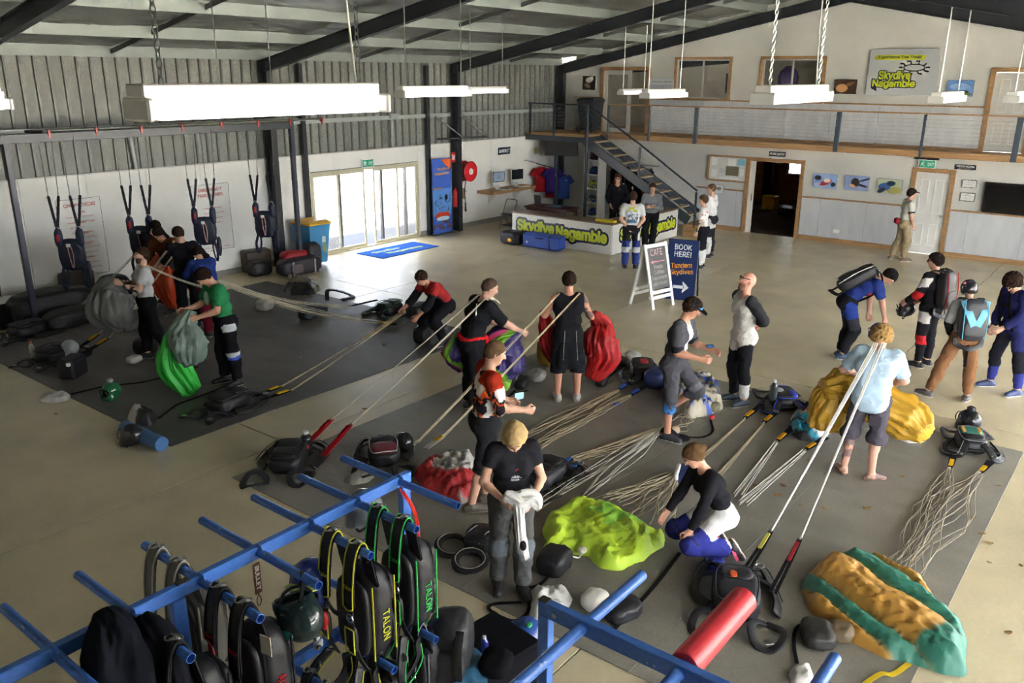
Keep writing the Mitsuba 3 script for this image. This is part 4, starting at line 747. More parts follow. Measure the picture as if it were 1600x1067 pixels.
# ---------------------------------------------------------------- implicit surfaces: capsules blended and meshed by surface nets
def sd_cap(P, a, b, ra, rb):
    d = b - a; q = P - a
    t = np.clip((q @ d) / max(d @ d, 1e-9), 0, 1)
    return np.linalg.norm(q - t[:, None] * d, axis=1) - (ra + (rb - ra) * t)
def smin(a, b, k):
    h = np.clip(0.5 + 0.5 * (b - a) / k, 0, 1); return b + (a - b) * h - k * h * (1 - h)
def blend(P, caps, k):
    d = None
    for c in caps:
        e = sd_cap(P, *c); d = e if d is None else smin(d, e, k)
    return d
EDG = np.array([[0, 1], [0, 2], [0, 4], [1, 3], [1, 5], [2, 3], [2, 6], [3, 7], [4, 5], [4, 6], [5, 7], [6, 7]])
OFF = np.array([[(i >> 2) & 1, (i >> 1) & 1, i & 1] for i in range(8)])
def surf(fn, lo, hi, h):
    lo, hi = V(lo), V(hi); nc = np.ceil((hi - lo) / (4 * h)).astype(int) + 1; nf = 4 * (nc - 1) + 1
    ax = [lo[i] + 4 * h * np.arange(nc[i]) for i in range(3)]
    G_ = np.stack(np.meshgrid(*ax, indexing='ij'), -1).reshape(-1, 3); D = fn(G_).reshape(nc)
    for i in range(3):
        t = np.arange(nf[i]) / 4; j = np.minimum(t.astype(int), nc[i] - 2); w = (t - j).reshape([-1 if q == i else 1 for q in range(3)])
        D = np.take(D, j, i) * (1 - w) + np.take(D, j + 1, i) * w
    near = np.argwhere(np.abs(D) < 3.7 * h)
    D[tuple(near.T)] = fn(lo + h * near)
    s = D < 0; S = s.astype(np.int8); c = sum(S[o[0]:nf[0] - 1 + o[0], o[1]:nf[1] - 1 + o[1], o[2]:nf[2] - 1 + o[2]] for o in OFF)
    cells = np.argwhere((c > 0) & (c < 8)); vid = np.full(c.shape, -1); vid[tuple(cells.T)] = np.arange(len(cells))
    val = np.stack([D[tuple((cells + o).T)] for o in OFF], 1)
    acc, cnt = np.zeros((len(cells), 3)), np.zeros(len(cells))
    for a, b in EDG:
        m = (val[:, a] < 0) != (val[:, b] < 0); t = np.where(m, val[:, a] / np.where(m, val[:, a] - val[:, b], 1), 0)
        acc += m[:, None] * (OFF[a] + t[:, None] * (OFF[b] - OFF[a])); cnt += m
    v = lo + h * (cells + acc / cnt[:, None]); quads = []
    for i in range(3):
        j, k = (i + 1) % 3, (i + 2) % 3
        u = [slice(None)] * 3; w = [slice(None)] * 3; u[i], w[i] = slice(0, -1), slice(1, None)
        e = np.argwhere(s[tuple(u)] != s[tuple(w)]); e = e[(e[:, j] > 0) & (e[:, k] > 0) & (e[:, j] < nf[j] - 1) & (e[:, k] < nf[k] - 1)]
        ej, ek = np.eye(3, dtype=int)[j], np.eye(3, dtype=int)[k]
        q = np.stack([vid[tuple((e - ej - ek).T)], vid[tuple((e - ek).T)], vid[tuple(e.T)], vid[tuple((e - ej).T)]], 1)
        ins = s[tuple(e.T)]; q[~ins] = q[~ins][:, ::-1]; quads.append(q)
    q = np.vstack(quads); return v, np.vstack([q[:, [0, 1, 2]], q[:, [0, 2, 3]]])
def vnorm(m):
    v, f = m; n = np.zeros_like(v); c = np.cross(v[f[:, 1]] - v[f[:, 0]], v[f[:, 2]] - v[f[:, 0]])
    for k in range(3): np.add.at(n, f[:, k], c)
    return n / (np.linalg.norm(n, axis=1, keepdims=True) + 1e-12)
def crumple(m, amp, freq, seed=0):
    v, f = m; n = vnorm(m); o = np.array([3.1, 7.7, 1.3]) * (seed + 1)
    d = 1 - 2 * np.abs(fbm(v * freq + o) - 0.5) * 2
    return v + n * (amp * (d - 0.35))[:, None], f

# ---------------------------------------------------------------- hands
_hands = {}
def hand_mesh(curl):
    if curl in _hands: return _hands[curl]
    c = []
    for y0, y1 in ((0.016, 0.029), (0.006, 0.010), (-0.006, -0.010), (-0.016, -0.028)): c.append((V(0, y0, 0), V(0.088, y1, 0.002), 0.017, 0.0125))
    palm = list(c); fingers = []
    for y, L, sp in ((0.030, 0.070, 0.10), (0.010, 0.079, 0.03), (-0.010, 0.073, -0.04), (-0.029, 0.056, -0.13)):
        p = V(0.086, y, 0.002); a = curl * 0.45; fg = []
        for seg, r0, r1 in ((0.46, 0.0092, 0.0086), (0.30, 0.0086, 0.0080), (0.24, 0.0080, 0.0070)):
            d = V(math.cos(a), sp * math.cos(a), -math.sin(a)); q = p + d * L * seg; fg.append((p, q, r0, r1)); p = q; a += curl * 0.95
        fingers.append(fg)
    th = [(V(0.022, 0.022, -0.006), V(0.056, 0.046, -0.016), 0.0150, 0.0110), (V(0.056, 0.046, -0.016), V(0.080, 0.052, -0.022 - 0.012 * curl), 0.0110, 0.0095), (V(0.080, 0.052, -0.022 - 0.012 * curl), V(0.104, 0.048 - 0.012 * curl, -0.028 - 0.02 * curl), 0.0095, 0.0078)]
    def fn(P):
        d = blend(P, palm, 0.02)
        for g in fingers + [th]: d = smin(d, blend(P, g, 0.004), 0.007)
        return d
    _hands[curl] = surf(fn, (-0.03, -0.07, -0.10), (0.20, 0.085, 0.035), 0.0052); return _hands[curl]

# ---------------------------------------------------------------- people
class Q: pass
class Figure:
    """A posed body. Directions are (forward, left, up) of the person; face = heading in degrees from +x."""
    def __init__(s, at, face, H=1.75, female=False, lean=0, side=0, head=(0, 0), La=((0, .25, -1), (.25, .05, -1)), Ra=((0, -.25, -1), (.25, -.05, -1)),
                 Ll=((0, .05, -1), (-.04, 0, -1)), Rl=((0, -.05, -1), (-.04, 0, -1)), Lf=None, Rf=None, anchor='feet', lift=0.0, hands=(0.5, 0.5), palms=(None, None), bulk=1.0, twist=0, dirs=(None, None)):
        s.k = H / 1.75; k = s.k; a = math.radians(face); s.F, s.L, s.U = V(math.cos(a), math.sin(a), 0), V(-math.sin(a), math.cos(a), 0), V(0, 0, 1)
        w = lambda d: unit(d[0] * s.F + d[1] * s.L + d[2] * s.U)
        tw = math.radians(twist); s.female, s.hands, s.dirs = female, hands, dirs
        def up(deg, sd): return unit(s.U * math.cos(math.radians(deg)) + s.F * math.sin(math.radians(deg)) + s.L * math.tan(math.radians(sd)))
        u1, u2 = up(lean * 0.6, side * 0.6), up(lean * 1.15, side)
        l2 = unit(s.L * math.cos(tw) - s.F * math.sin(tw)); l2 = unit(l2 - u2 * (l2 @ u2)); f2 = np.cross(l2, u2)
        J = s.J = {}; J['pelvis'] = V(0, 0, 0); J['waist'] = u1 * 0.17 * k; J['chest'] = J['waist'] + u2 * 0.18 * k; J['neck'] = J['waist'] + u2 * 0.345 * k
        s.u2, s.l2, s.f2 = u2, l2, f2; sw = (0.158 if female else 0.176) * k
        hp, hy = math.radians(head[0]), math.radians(head[1])
        hf = s.F * math.cos(hy) + s.L * math.sin(hy); s.hl = -s.F * math.sin(hy) + s.L * math.cos(hy)
        s.hf, s.hu = unit(hf * math.cos(hp) - s.U * math.sin(hp)), unit(s.U * math.cos(hp) + hf * math.sin(hp))
        J['skull'] = J['neck'] + (0.5 * u2 + 0.5 * s.hu) * 0.10 * k; s.hc = J['skull'] + s.hu * 0.075 * k + s.hf * 0.018 * k
        for n, sg_, A, Lg, ft in (('L', 1, La, Ll, Lf), ('R', -1, Ra, Rl, Rf)):
            J['sh' + n] = J['neck'] - u2 * 0.04 * k + l2 * sg_ * sw
            J['el' + n] = J['sh' + n] + w(A[0]) * 0.285 * k; J['wr' + n] = J['el' + n] + w(A[1]) * 0.25 * k
            J['hip' + n] = s.L * sg_ * 0.088 * k - V(0, 0, 0.01) * k
            J['kn' + n] = J['hip' + n] + w(Lg[0]) * 0.43 * k; J['an' + n] = J['kn' + n] + w(Lg[1]) * 0.415 * k
            s.__dict__['fd' + n] = w(ft) if ft else w((1, 0.14 * sg_, 0))
        low = min(min(J['an' + n][2] - 0.085 * k, J['kn' + n][2] - 0.065 * k, (J['an' + n] + s.__dict__['fd' + n] * 0.15 * k)[2] - 0.035) for n in 'LR')
        c = (J['anL'] + J['anR']) / 2 if anchor == 'feet' else J['pelvis'] if anchor == 'pelvis' else J['an' + anchor]
        sh = V(at[0] - c[0], at[1] - c[1], lift - low)
        for n in J: J[n] = J[n] + sh
        s.hc = s.hc + sh; s.ground = lift; b = bulk; wd = 0.92 if female else 1.0
        T_ = lambda p, hw: (J[p] - s.l2 * hw * k, J[p] + s.l2 * hw * k)
        B = s.B = {}
        hl = s.L * 0.062 * k; B['pelvis'] = [(J['pelvis'] - hl, J['pelvis'] + hl, .108 * k * b, .108 * k * b), (J['pelvis'] - hl - s.F * .045 * k - V(0, 0, .03), J['pelvis'] + hl - s.F * .045 * k - V(0, 0, .03), .090 * k, .090 * k)]
        B['waist'] = [(*T_('waist', .052 * wd), .098 * k * b * wd, .098 * k * b * wd)]
        B['chest'] = [(*T_('chest', .078 * wd), .108 * k * b * wd, .108 * k * b * wd)]
        ys = J['neck'] - s.u2 * 0.045 * k; B['yoke'] = [(ys - s.l2 * (sw - .03 * k), ys + s.l2 * (sw - .03 * k), .054 * k, .054 * k)]
        if female: B['chest'] += [(J['chest'] + s.l2 * q * .07 * k + s.f2 * .085 * k - s.u2 * .02, J['chest'] + s.l2 * q * .07 * k + s.f2 * .09 * k - s.u2 * .02, .055 * k, .05 * k) for q in (1, -1)]
        B['neck'] = [(J['neck'] - s.u2 * 0.03 * k, J['skull'], .058 * k * (wd ** 2), .054 * k * (wd ** 2))]
        for n, q in (('L', 1), ('R', -1)):
            m = wd * (0.9 if female else 1) * (0.5 + 0.5 * b)
            B['uarm' + n] = [(J['sh' + n], J['el' + n], .058 * k * m, .043 * k * m)]; e = J['el' + n] + (J['wr' + n] - J['el' + n]) * 0.3
            B['farm' + n] = [(J['el' + n], e, .043 * k * m, .043 * k * m), (e, J['wr' + n], .043 * k * m, .029 * k * m)]
            B['thigh' + n] = [(J['hip' + n], J['kn' + n], .086 * k * b, .057 * k)]
            d = J['an' + n] - J['kn' + n]; fd = s.__dict__['fd' + n]; cv = J['kn' + n] + d * 0.3 - unit(fd - unit(d) * (fd @ unit(d))) * 0.018 * k
            B['shin' + n] = [(J['kn' + n], J['kn' + n] + d * .3, .060 * k, .050 * k), (cv, J['an' + n], .053 * k, .037 * k)]
            an = J['an' + n]; dn = V(0, 0, -1) if abs(fd[2]) < .15 else unit(d); dn = unit(dn - fd * (dn @ fd)); s.__dict__['dn' + n] = dn
            B['foot' + n] = [(an - fd * .045 * k + dn * .045 * k, an + dn * .03 * k, .036 * k, .042 * k), (an + dn * .03 * k, an + fd * .15 * k + dn * .055 * k, .042 * k, .028 * k)]
        s.lo = np.min([j for j in J.values()] + [s.hc], 0) - 0.30; s.hi = np.max([j for j in J.values()] + [s.hc], 0) + 0.30
    def hp(s, f, l, u): return s.hc + (f * s.hf + l * s.hl + u * s.hu) * s.k
    def tp(s, f, l, u, base='chest'): return s.J[base] + (f * s.f2 + l * s.l2 + u * s.u2) * s.k
    def skull(s, P, grow=0.0):
        q = (P - s.hp(-.010, 0, .022)) @ np.array([s.hf, s.hl, s.hu]).T / s.k; r = V(.098, .077, .096) + grow
        return (np.linalg.norm(q / r, axis=1) - 1) * r.min() * s.k
    def head_sd(s, P):
        k = s.k; d = s.skull(P)
        d = smin(d, sd_cap(P, s.hp(.028, 0, -.005), s.hp(.045, 0, -.078), .062 * k, .036 * k), .03)
        d = smin(d, sd_cap(P, s.hp(.085, 0, .015), s.hp(.106, 0, -.022), .009 * k, .015 * k), .012)
        d = smin(d, sd_cap(P, s.hp(.078, .025, .025), s.hp(.078, -.025, .025), .014 * k, .014 * k), .014)
        for q in (1, -1): d = smin(d, sd_cap(P, s.hp(-.012, q * .079, .012), s.hp(-.006, q * .078, -.024), .012 * k, .008 * k), .006)
        return d
    def hair_sd(s, P, grow, cut=0.02, slope=1.0):
        q = (P - s.hc) @ np.array([s.hf, s.hl, s.hu]).T / s.k
        return np.maximum(s.skull(P, grow), -(q[:, 2] - slope * q[:, 0] + cut) * 0.7)
    def body_sd(s, P):
        d = blend(P, sum((s.B[n] for n in ('pelvis', 'waist', 'chest', 'yoke', 'neck')), []), .05)
        d = smin(d, s.head_sd(P), .025)
        for n in 'LR':
            d = smin(d, blend(P, s.B['uarm' + n] + s.B['farm' + n], .02), .025)
            d = smin(d, blend(P, s.B['thigh' + n] + s.B['shin' + n] + s.B['foot' + n], .025), .03)
        return d
    def where(s, v):
        q = Q(); q.v = v; names = list(s.B); D = np.stack([np.min([sd_cap(v, *c) for c in s.B[n]], 0) for n in names], 1)
        q.bone = np.array(names)[np.argmin(D, 1)]; q.t = np.zeros(len(v))
        for n in names:
            m = q.bone == n; a, b = s.B[n][0][0], s.B[n][-1][1]; d = b - a; q.t[m] = ((v[m] - a) @ d) / (d @ d)
        r = (v - s.J['chest']) @ np.array([s.f2, s.l2, s.u2]).T / s.k; q.f, q.l, q.u = r.T; q.z = v[:, 2] - s.ground
        q.limb = np.array([x[:-1] for x in q.bone]); return q
    def wear(s, torso=True, arms=0.0, legs=0.0, grow=0.013, hem=-0.10, neck=0.055, loose=0.0, tops=True, waist=None, arm_grow=None, leg_grow=None):
        """cloth over chosen bones. arms, legs: 0..2 (1 = elbow or knee). hem: torso cloth ends so far below the pelvis centre; waist: trousers end so far above it."""
        J, B, k = s.J, s.B, s.k; ag = grow if arm_grow is None else arm_grow; lg = grow if leg_grow is None else leg_grow
        g = lambda caps, e: [(a, b, ra + e, rb + e) for a, b, ra, rb in caps]
        def limb(P, n, p, q, r, t, e):
            c = []
            if t <= 1: c = g([(p, p + (q - p) * min(t, 1), B[n[0]][0][2], B[n[0]][0][2] + (B[n[0]][0][3] - B[n[0]][0][2]) * t)], e + loose * .5); end, d = p + (q - p) * t, unit(q - p)
            else:
                z = q + (r - q) * (t - 1); c = g(B[n[0]], e) + [(a, b, ra + e + loose, rb + e + loose) for a, b, ra, rb in B[n[1]]]; end, d = z, unit(r - q)
            return np.maximum(blend(P, c, .025), np.where((P - end) @ d > -.25, (P - end) @ d, -9) if t < 1.98 else -9)
        def fn(P):
            d = np.full(len(P), 9.0)
            if tops:
                names = ['pelvis', 'waist', 'chest', 'yoke'] if hem < -0.02 else ['waist', 'chest', 'yoke']
                d = blend(P, sum((g(B[n], grow) for n in names), []), .05)
                d = np.maximum(d, -((P - J['pelvis']) @ unit(J['waist'] - J['pelvis']) - hem * k) if hem > -.4 else d); nk = J['neck'] + s.u2 * .035 * k
                d = np.maximum(d, -(np.linalg.norm(P - nk - s.f2 * .02, axis=1) - (neck + .016)))
            for n in 'LR':
                if arms: d = smin(d, limb(P, ('uarm' + n, 'farm' + n), J['sh' + n], J['el' + n], J['wr' + n], arms, ag), .02)
                if legs: d = smin(d, limb(P, ('thigh' + n, 'shin' + n), J['hip' + n], J['kn' + n], J['an' + n], legs, lg), .02)
            if legs and not tops:
                e = blend(P, g(B['pelvis'], grow) + g(B['waist'], grow * .6), .05); e = np.maximum(e, (P - J['pelvis']) @ unit(J['waist'] - J['pelvis']) - (waist if waist is not None else .11) * k); d = smin(d, e, .03)
            return np.maximum(d, -(P[:, 2] - s.ground - .004)) if legs else d
        return fn
    def mesh(s, fn, h=0.014, amp=0.0, freq=7, seed=0, lo=None, hi=None):
        m = surf(fn, s.lo if lo is None else lo, s.hi if hi is None else hi, h)
        return crumple(m, amp, freq, seed) if amp else m
def paint(q, base, rules=()):
    c = np.tile(C(base), (len(q.v), 1))
    for mask, col in rules: c[mask(q)] = C(col)
    return c

SKIN = '#c29a82'
def person(label, fig, top=None, legs=None, suit=None, shoes='#2a2b2e', sole='#d0cfca', hair=('#2e231d', 'short'), skin=SKIN, beard=None, tattoo=None, lips=True, h=0.014, barefoot=False, group=None):
    s = fig; key = thing('person', label, 'person', group); k = s.k
    m = s.mesh(s.body_sd, h); q = s.where(m[0]); col = np.tile(C(skin), (len(m[0]), 1))
    hp_ = (m[0] - s.hc) @ np.array([s.hf, s.hl, s.hu]).T / k
    if lips:
        lm = (hp_[:, 0] > .06) & (np.abs(hp_[:, 2] + .052) < .009) & (np.abs(hp_[:, 1]) < .024); col[lm] = C(skin) * V(.75, .5, .5)
    if tattoo:
        tm = np.isin(q.bone, tattoo[0]) & (fbm(m[0] * 14) > .5); col[tm] = C(tattoo[1])
    parts = [m]
    for i, (n, sg_) in enumerate((('L', 1), ('R', -1))):
        hv, hf = hand_mesh(s.hands[i]); hv = hv * V(1, -sg_, 1) * 0.97 * k; hf = hf[:, ::-1] if sg_ > 0 else hf
        d = unit(s.J['wr' + n] - s.J['el' + n])
        if s.dirs[i] is not None: d = unit(s.dirs[i][0] * s.F + s.dirs[i][1] * s.L + s.dirs[i][2] * s.U)
        if PALM.get((key, n)) is not None: p = PALM[key, n]
        else: p = -sg_ * s.L
        p = p - d * (p @ d); p = unit(p) if np.linalg.norm(p) > .1 else unit(np.cross(d, s.F)); z = -p; y = np.cross(z, d)
        parts.append((hv @ np.array([d, y, z]) + s.J['wr' + n], hf)); col = np.vstack([col, np.tile(C(skin), (len(hv), 1))])
    scene[key] = ply(cat(parts), 'skin', col, True)
    for sg_ in (1, -1):
        part(key, 'eye', ball(s.hp(.0855, sg_ * .031, .008), .0095 * k, 1), 'gloss', '#cfc9c2', True); part(key, 'iris', ball(s.hp(.0925, sg_ * .031, .008), .0058 * k, 1), 'gloss', '#2f2620', True)
    hc, st = hair
    hl, hh = s.hc - .26 * k, s.hc + .26 * k
    if st != 'bald':
        gr, ct = {'short': (.012, .018), 'buzz': (.006, .018), 'curly': (.026, .034), 'bob': (.022, .004), 'bun': (.009, .024), 'long': (.018, .03), 'thin': (.007, -.015), 'crop': (.012, .012)}[st]
        def hfn(P):
            d = s.hair_sd(P, gr, ct)
            if st == 'bob':
                d = s.hair_sd(P, gr, -.005, .8)
                for q_ in (1, -1): d = smin(d, sd_cap(P, s.hp(-.02, q_ * .070, .03), s.hp(.010, q_ * .075, -.075), .034 * k, .024 * k), .02)
                d = smin(d, sd_cap(P, s.hp(-.075, 0, .02), s.hp(-.07, 0, -.085), .05 * k, .045 * k), .03); d = smin(d, sd_cap(P, s.hp(.06, -.035, .085), s.hp(.085, .03, .055), .022 * k, .014 * k), .02)
            if st == 'bun': d = smin(d, sd_cap(P, s.hp(-.10, 0, .03), s.hp(-.12, 0, .02), .03 * k, .03 * k), .012)
            if st == 'long':
                for q_ in (1, -1): d = smin(d, sd_cap(P, s.hp(-.03, q_ * .06, 0), s.hp(-.02, q_ * .08, -.20), .035 * k, .03 * k), .03)
                d = smin(d, sd_cap(P, s.hp(-.08, 0, 0), s.hp(-.09, 0, -.2), .05 * k, .05 * k), .03)
            return d
        hm = s.mesh(hfn, .0095, {'curly': .035, 'short': .016, 'crop': .012, 'bob': .008, 'long': .01}.get(st, .006), {'curly': 26, 'bob': 16}.get(st, 30), 3, hl, hh)
        n_ = fbm(hm[0] * V(40, 40, 14)); part(key, 'hair', hm, 'cloth', C(hc) * (0.65 + 0.7 * n_)[:, None], True)
    for q_ in (1, -1): part(key, 'eyebrow', tube([s.hp(.090, q_ * .016, .030), s.hp(.091, q_ * .032, .034), s.hp(.080, q_ * .046, .030)], .0045 * k, 5), 'cloth', C(hc) * .6, True)
    if beard: 
        bf = lambda P: np.maximum(smin(sd_cap(P, s.hp(.030, 0, -.02), s.hp(.048, 0, -.085), .0645 * k, .040 * k), s.skull(P, -.004) + .02, .01), np.maximum(((P - s.hc) @ s.hu / k + .032), -((P - s.hc) @ s.hf / k - .0)))
        part(key, 'beard', s.mesh(bf, .009, .006, 40, 2, hl, hh), 'cloth', beard, True)
    for nm, g in (('shirt', top), ('trousers', legs), ('jumpsuit', suit)):
        if g:
            g = dict(g); base, rules, amp = g.pop('col'), g.pop('rules', ()), g.pop('amp', .017); bs = g.pop('mat', 'cloth'); nm = g.pop('name', nm)
            gm = s.mesh(s.wear(**g), h, amp, g.pop('freq', 7), len(labels)); part(key, nm, gm, bs, paint(s.where(gm[0]), base, rules), True)
    if not barefoot:
        for n in 'LR':
            fd, dn, an = s.__dict__['fd' + n], s.__dict__['dn' + n], s.J['an' + n]
            cs = [(a, b, ra + .011, rb + .013) for a, b, ra, rb in s.B['foot' + n]]; sole_c = an + dn * .080 * k
            fn = lambda P: np.maximum(np.maximum(blend(P, cs, .02), (P - sole_c) @ dn), -((P - an) @ dn + .045 * k))
            part(key, 'shoe', s.mesh(fn, .010, 0, lo=an - .28, hi=an + .28), 'nylon', shoes, True)
            f2 = lambda P: np.maximum(np.maximum(blend(P, [(a, b, ra + .014, rb + .016) for a, b, ra, rb in s.B['foot' + n]], .02), (P - sole_c) @ dn - .004), -((P - sole_c) @ dn + .016))
            part(key, 'shoe_sole', s.mesh(f2, .009, 0, lo=an - .28, hi=an + .28), 'nylon', sole, True)
    return key
PALM = {}
def cap_on(key, s, col, brim=True, back=False, peak_col=None):
    fn = lambda P: np.maximum(s.skull(P, .016), -(((P - s.hc) @ s.hu) / s.k - .038))
    part(key, 'cap', s.mesh(fn, .0095, 0, lo=s.hc - .2, hi=s.hc + .2), 'cloth', col, True)
    if brim:
        g = -1 if back else 1; e = [(s.hp(g * .075, y, .045), s.hp(g * .165, y * .75, .030), .010, .006) for y in (-.05, -.025, 0, .025, .05)]
        part(key, 'cap_peak', s.mesh(lambda P: blend(P, e, .03), .008, 0, lo=s.hc - .25, hi=s.hc + .25), 'cloth', peak_col or col, True)
def glasses_on(key, s, col='#17181b', up=0.0, lens='gloss'):
    f = .093 if up == 0 else .088
    part(key, 'glasses', cat(*[ball(s.hp(f, q * .031, .008 + up), (.012 * s.k if abs(s.hf[0]) > .7 else .026 * s.k, .026 * s.k if abs(s.hf[0]) > .7 else .012 * s.k, .018 * s.k), 2) for q in (1, -1)], *[tube([s.hp(f, q * .05, .012 + up), s.hp(.0, q * .084, .014 + up)], .004, 5) for q in (1, -1)], tube([s.hp(f + .005, .02, .012 + up), s.hp(f + .005, -.02, .012 + up)], .004, 5)), lens, col, True)
def print_on(key, s, items, back=False, dz=0.0, l=0.0):
    """flat print laid on the chest or back: (text or polygon, width, height, up, colour)"""
    for t, w, hgt, du, col in items:
        m = prism(fit_text(t, w, hgt) if isinstance(t, str) else t, .003)
        F = frame(s.tp((-1 if back else 1) * (.128 + dz), l, du), -s.l2 if back else s.l2, s.u2) if False else frame(s.tp((-1 if back else 1) * (.128 + dz), l, du), (-s.l2) * (-1 if back else 1) * -1, s.u2)
        part(key, 'print', F(m), 'cloth', col)

# ---------------------------------------------------------------- everyone in the hangar
limb = lambda *n: (lambda q: np.isin(q.limb, n))
def trou(col, legs=1.92, rules=(), grow=.016, loose=.012, waist=.10, **k): return dict(tops=False, legs=legs, col=col, rules=rules, grow=grow, loose=loose, waist=waist, **k)
def tee(col, arms=.6, rules=(), hem=-.12, grow=.015, **k): return dict(arms=arms, col=col, rules=rules, hem=hem, grow=grow, arm_grow=.020, **k)
def suit(col, rules=(), arms=1.93, legs=1.93, **k): return dict(arms=arms, legs=legs, col=col, rules=rules, hem=-.6, grow=.014, **k)
def waist_tie(key, s, col, drop=.22, front=True):
    a = np.linspace(0, 2 * math.pi, 25); c = s.J['pelvis'] + V(0, 0, .06)
    ring = [c + s.F * math.cos(t) * .155 + s.L * math.sin(t) * .185 + V(0, 0, .012 * math.sin(3 * t)) for t in a]
    part(key, 'tied_sleeves', crumple(tube(ring, .034, 10), .012, 16, 2), 'cloth', col, True)
    g = 1 if front else -1
    for q in (.05, -.04): part(key, 'hanging_sleeve', crumple(tube([c + s.F * g * .17 + s.L * q, c + s.F * g * .2 + s.L * q * 1.5 - V(0, 0, drop * .5), c + s.F * g * .17 + s.L * q * 2 - V(0, 0, drop)], [.03] + [.042] * 5 + [.036] * 5 + [.03] * 2, 10, 6), .012, 14, 4), 'cloth', col, True)
def skirt(key, s, col, z0, z1, r0, r1, name='tied_suit', seed=1):
    c = s.J['pelvis']; n = 14; pts = [(c[0], c[1], z0 + (z1 - z0) * t) for t in np.linspace(0, 1, n)]; a = np.linspace(0, 2 * math.pi, 49)[:-1]
    v = np.array([[p[0] + (r0 + (r1 - r0) * i / (n - 1)) * (1 + .10 * i / n * math.sin(7 * t + seed)) * (s.F[0] * math.cos(t) * .8 + s.L[0] * math.sin(t)), p[1] + (r0 + (r1 - r0) * i / (n - 1)) * (1 + .10 * i / n * math.sin(7 * t + seed)) * (s.F[1] * math.cos(t) * .8 + s.L[1] * math.sin(t)), p[2] + .04 * (i / n) * math.sin(3 * t + 2)] for i, p in enumerate(pts) for t in a])
    k_ = len(a); f = np.array([[i * k_ + j, i * k_ + (j + 1) % k_, (i + 1) * k_ + (j + 1) % k_, (i + 1) * k_ + j] for i in range(n - 1) for j in range(k_)])
    part(key, name, crumple(arrays((v, f)), .018, 9, seed), 'cloth', col, True)

# 1 woman in the foreground with a white jumpsuit in her hands
f = Figure((4.973, 3.92), 228.4, 1.72, True, lean=7, head=(48, -4), La=((.12, .30, -.95), (.62, -.42, -.32)), Ra=((.10, -.34, -.95), (.60, .42, -.24)), Ll=((.22, .02, -1), (-.10, 0, -1)), Rl=((-.04, -.04, -1), (-.16, 0, -1)), hands=(.9, .9), bulk=1.06)
woman = f; k = person('woman with blond bob in black printed shirt and grey trousers, holding white cloth', f, tee('#26262a', .5, hem=-.10, amp=.010), trou('#4f4f4d', rules=[(lambda q: (q.limb == 'shin') & (q.t < .22), '#646a6e'), (lambda q: (q.limb == 'thigh') & (q.t > .85), '#646a6e')]), shoes='#2b2b2d', sole='#4a4a4a', hair=('#b89c6c', 'bob'), skin='#c79a80', h=.012)
for t, w, hh, du, l, c in (('KIMBER', .10, .022, -.055, .02, '#d8d5d2'), ('RIDER', .07, .018, -.085, 0, '#c9c4c2')): print_on(k, f, [(t, w, hh, du, c)], dz=.012, l=l)
heart = sg.Polygon([(0, -.03), (.03, .01), (.018, .03), (0, .018), (-.018, .03), (-.03, .01)]).buffer(.004); print_on(k, f, [(heart.difference(heart.buffer(-.008)), 0, 0, -.01, '#b5323a')], dz=.012, l=.03)
# 2 flame jersey
f = Figure((5.927, 5.095), -37.4, 1.82, lean=4, head=(18, -8), La=((.05, .3, -1), (.75, -.1, -.35)), Ra=((.25, -.15, -1), (.8, .15, -.2)), Ll=((.12, .04, -1), (-.08, 0, -1)), Rl=((-.12, -.05, -1), (-.30, 0, -1)), hands=(.8, .8), bulk=1.08)
def flame(q): n = fbm(q.v * V(9, 9, 6) + 3); return n
flames = [(lambda q: (flame(q) > .52), '#c4401f'), (lambda q: (flame(q) > .57), '#e08a3a'), (lambda q: (flame(q) > .60), '#2a2326'), (lambda q: (fbm(q.v * V(8, 8, 5) + 20) > .56) & (q.limb != 'yoke'), '#cfcac4'), (lambda q: (q.limb == 'yoke') | ((q.u > .07) & (np.abs(q.l) > .05) & (q.limb != 'uarm')), '#a8341f'), (lambda q: (q.limb == 'uarm') & (q.t < .3), '#8f2d1e')]
k = person('man in black jersey with orange and white flames, holding a card', f, tee('#252227', 1.05, flames, hem=-.16), trou('#26272a', 1.15, loose=.02), shoes='#5b5348', sole='#8a8273', hair=('#5e4a38', 'buzz'), skin='#b98f78', h=.012)
solo('card', cbox(*(f.J['wrL'] + f.F * .13 + V(0, 0, .03)), .11, .005, .075, -19.4), 'plastic', '#8fb9c4', 'small pale blue card held by the flame jersey man', 'card')
# 3 black polo, red suit tied at the waist
f = Figure((7.858, 6.866), -21.4, 1.84, lean=20, head=(22, -18), La=((.35, .3, -.8), (.7, -.1, -.35)), Ra=((.62, -.28, -.72), (.80, -.05, -.48)), Ll=((.10, .06, -1), (-.05, 0, -1)), Rl=((-.02, -.08, -1), (-.08, 0, -1)), hands=(.8, .8), bulk=1.16)
polo = f; k = person('balding man in black polo with a red suit tied at his waist', f, tee('#1f2023', .95, hem=-.10), trou('#202124', 1.92, loose=.02), shoes='#2a2a2c', hair=('#4b3d34', 'thin'), skin='#bf957f')
waist_tie(k, f, '#c2272c', .3)
for a, b in (((.02, .14, .16), (.02, .02, .10)), ((-.13, .11, .10), (-.12, .17, -.02)), ((-.13, -.10, .12), (-.12, -.16, -.02))): part(k, 'shirt_piping', strap([f.tp(a[0], a[1], a[2]) - f.f2 * .01, f.tp(b[0], b[1], b[2]) - f.f2 * .01], .012, .006, f.f2, 4), 'cloth', '#c9c9c6')
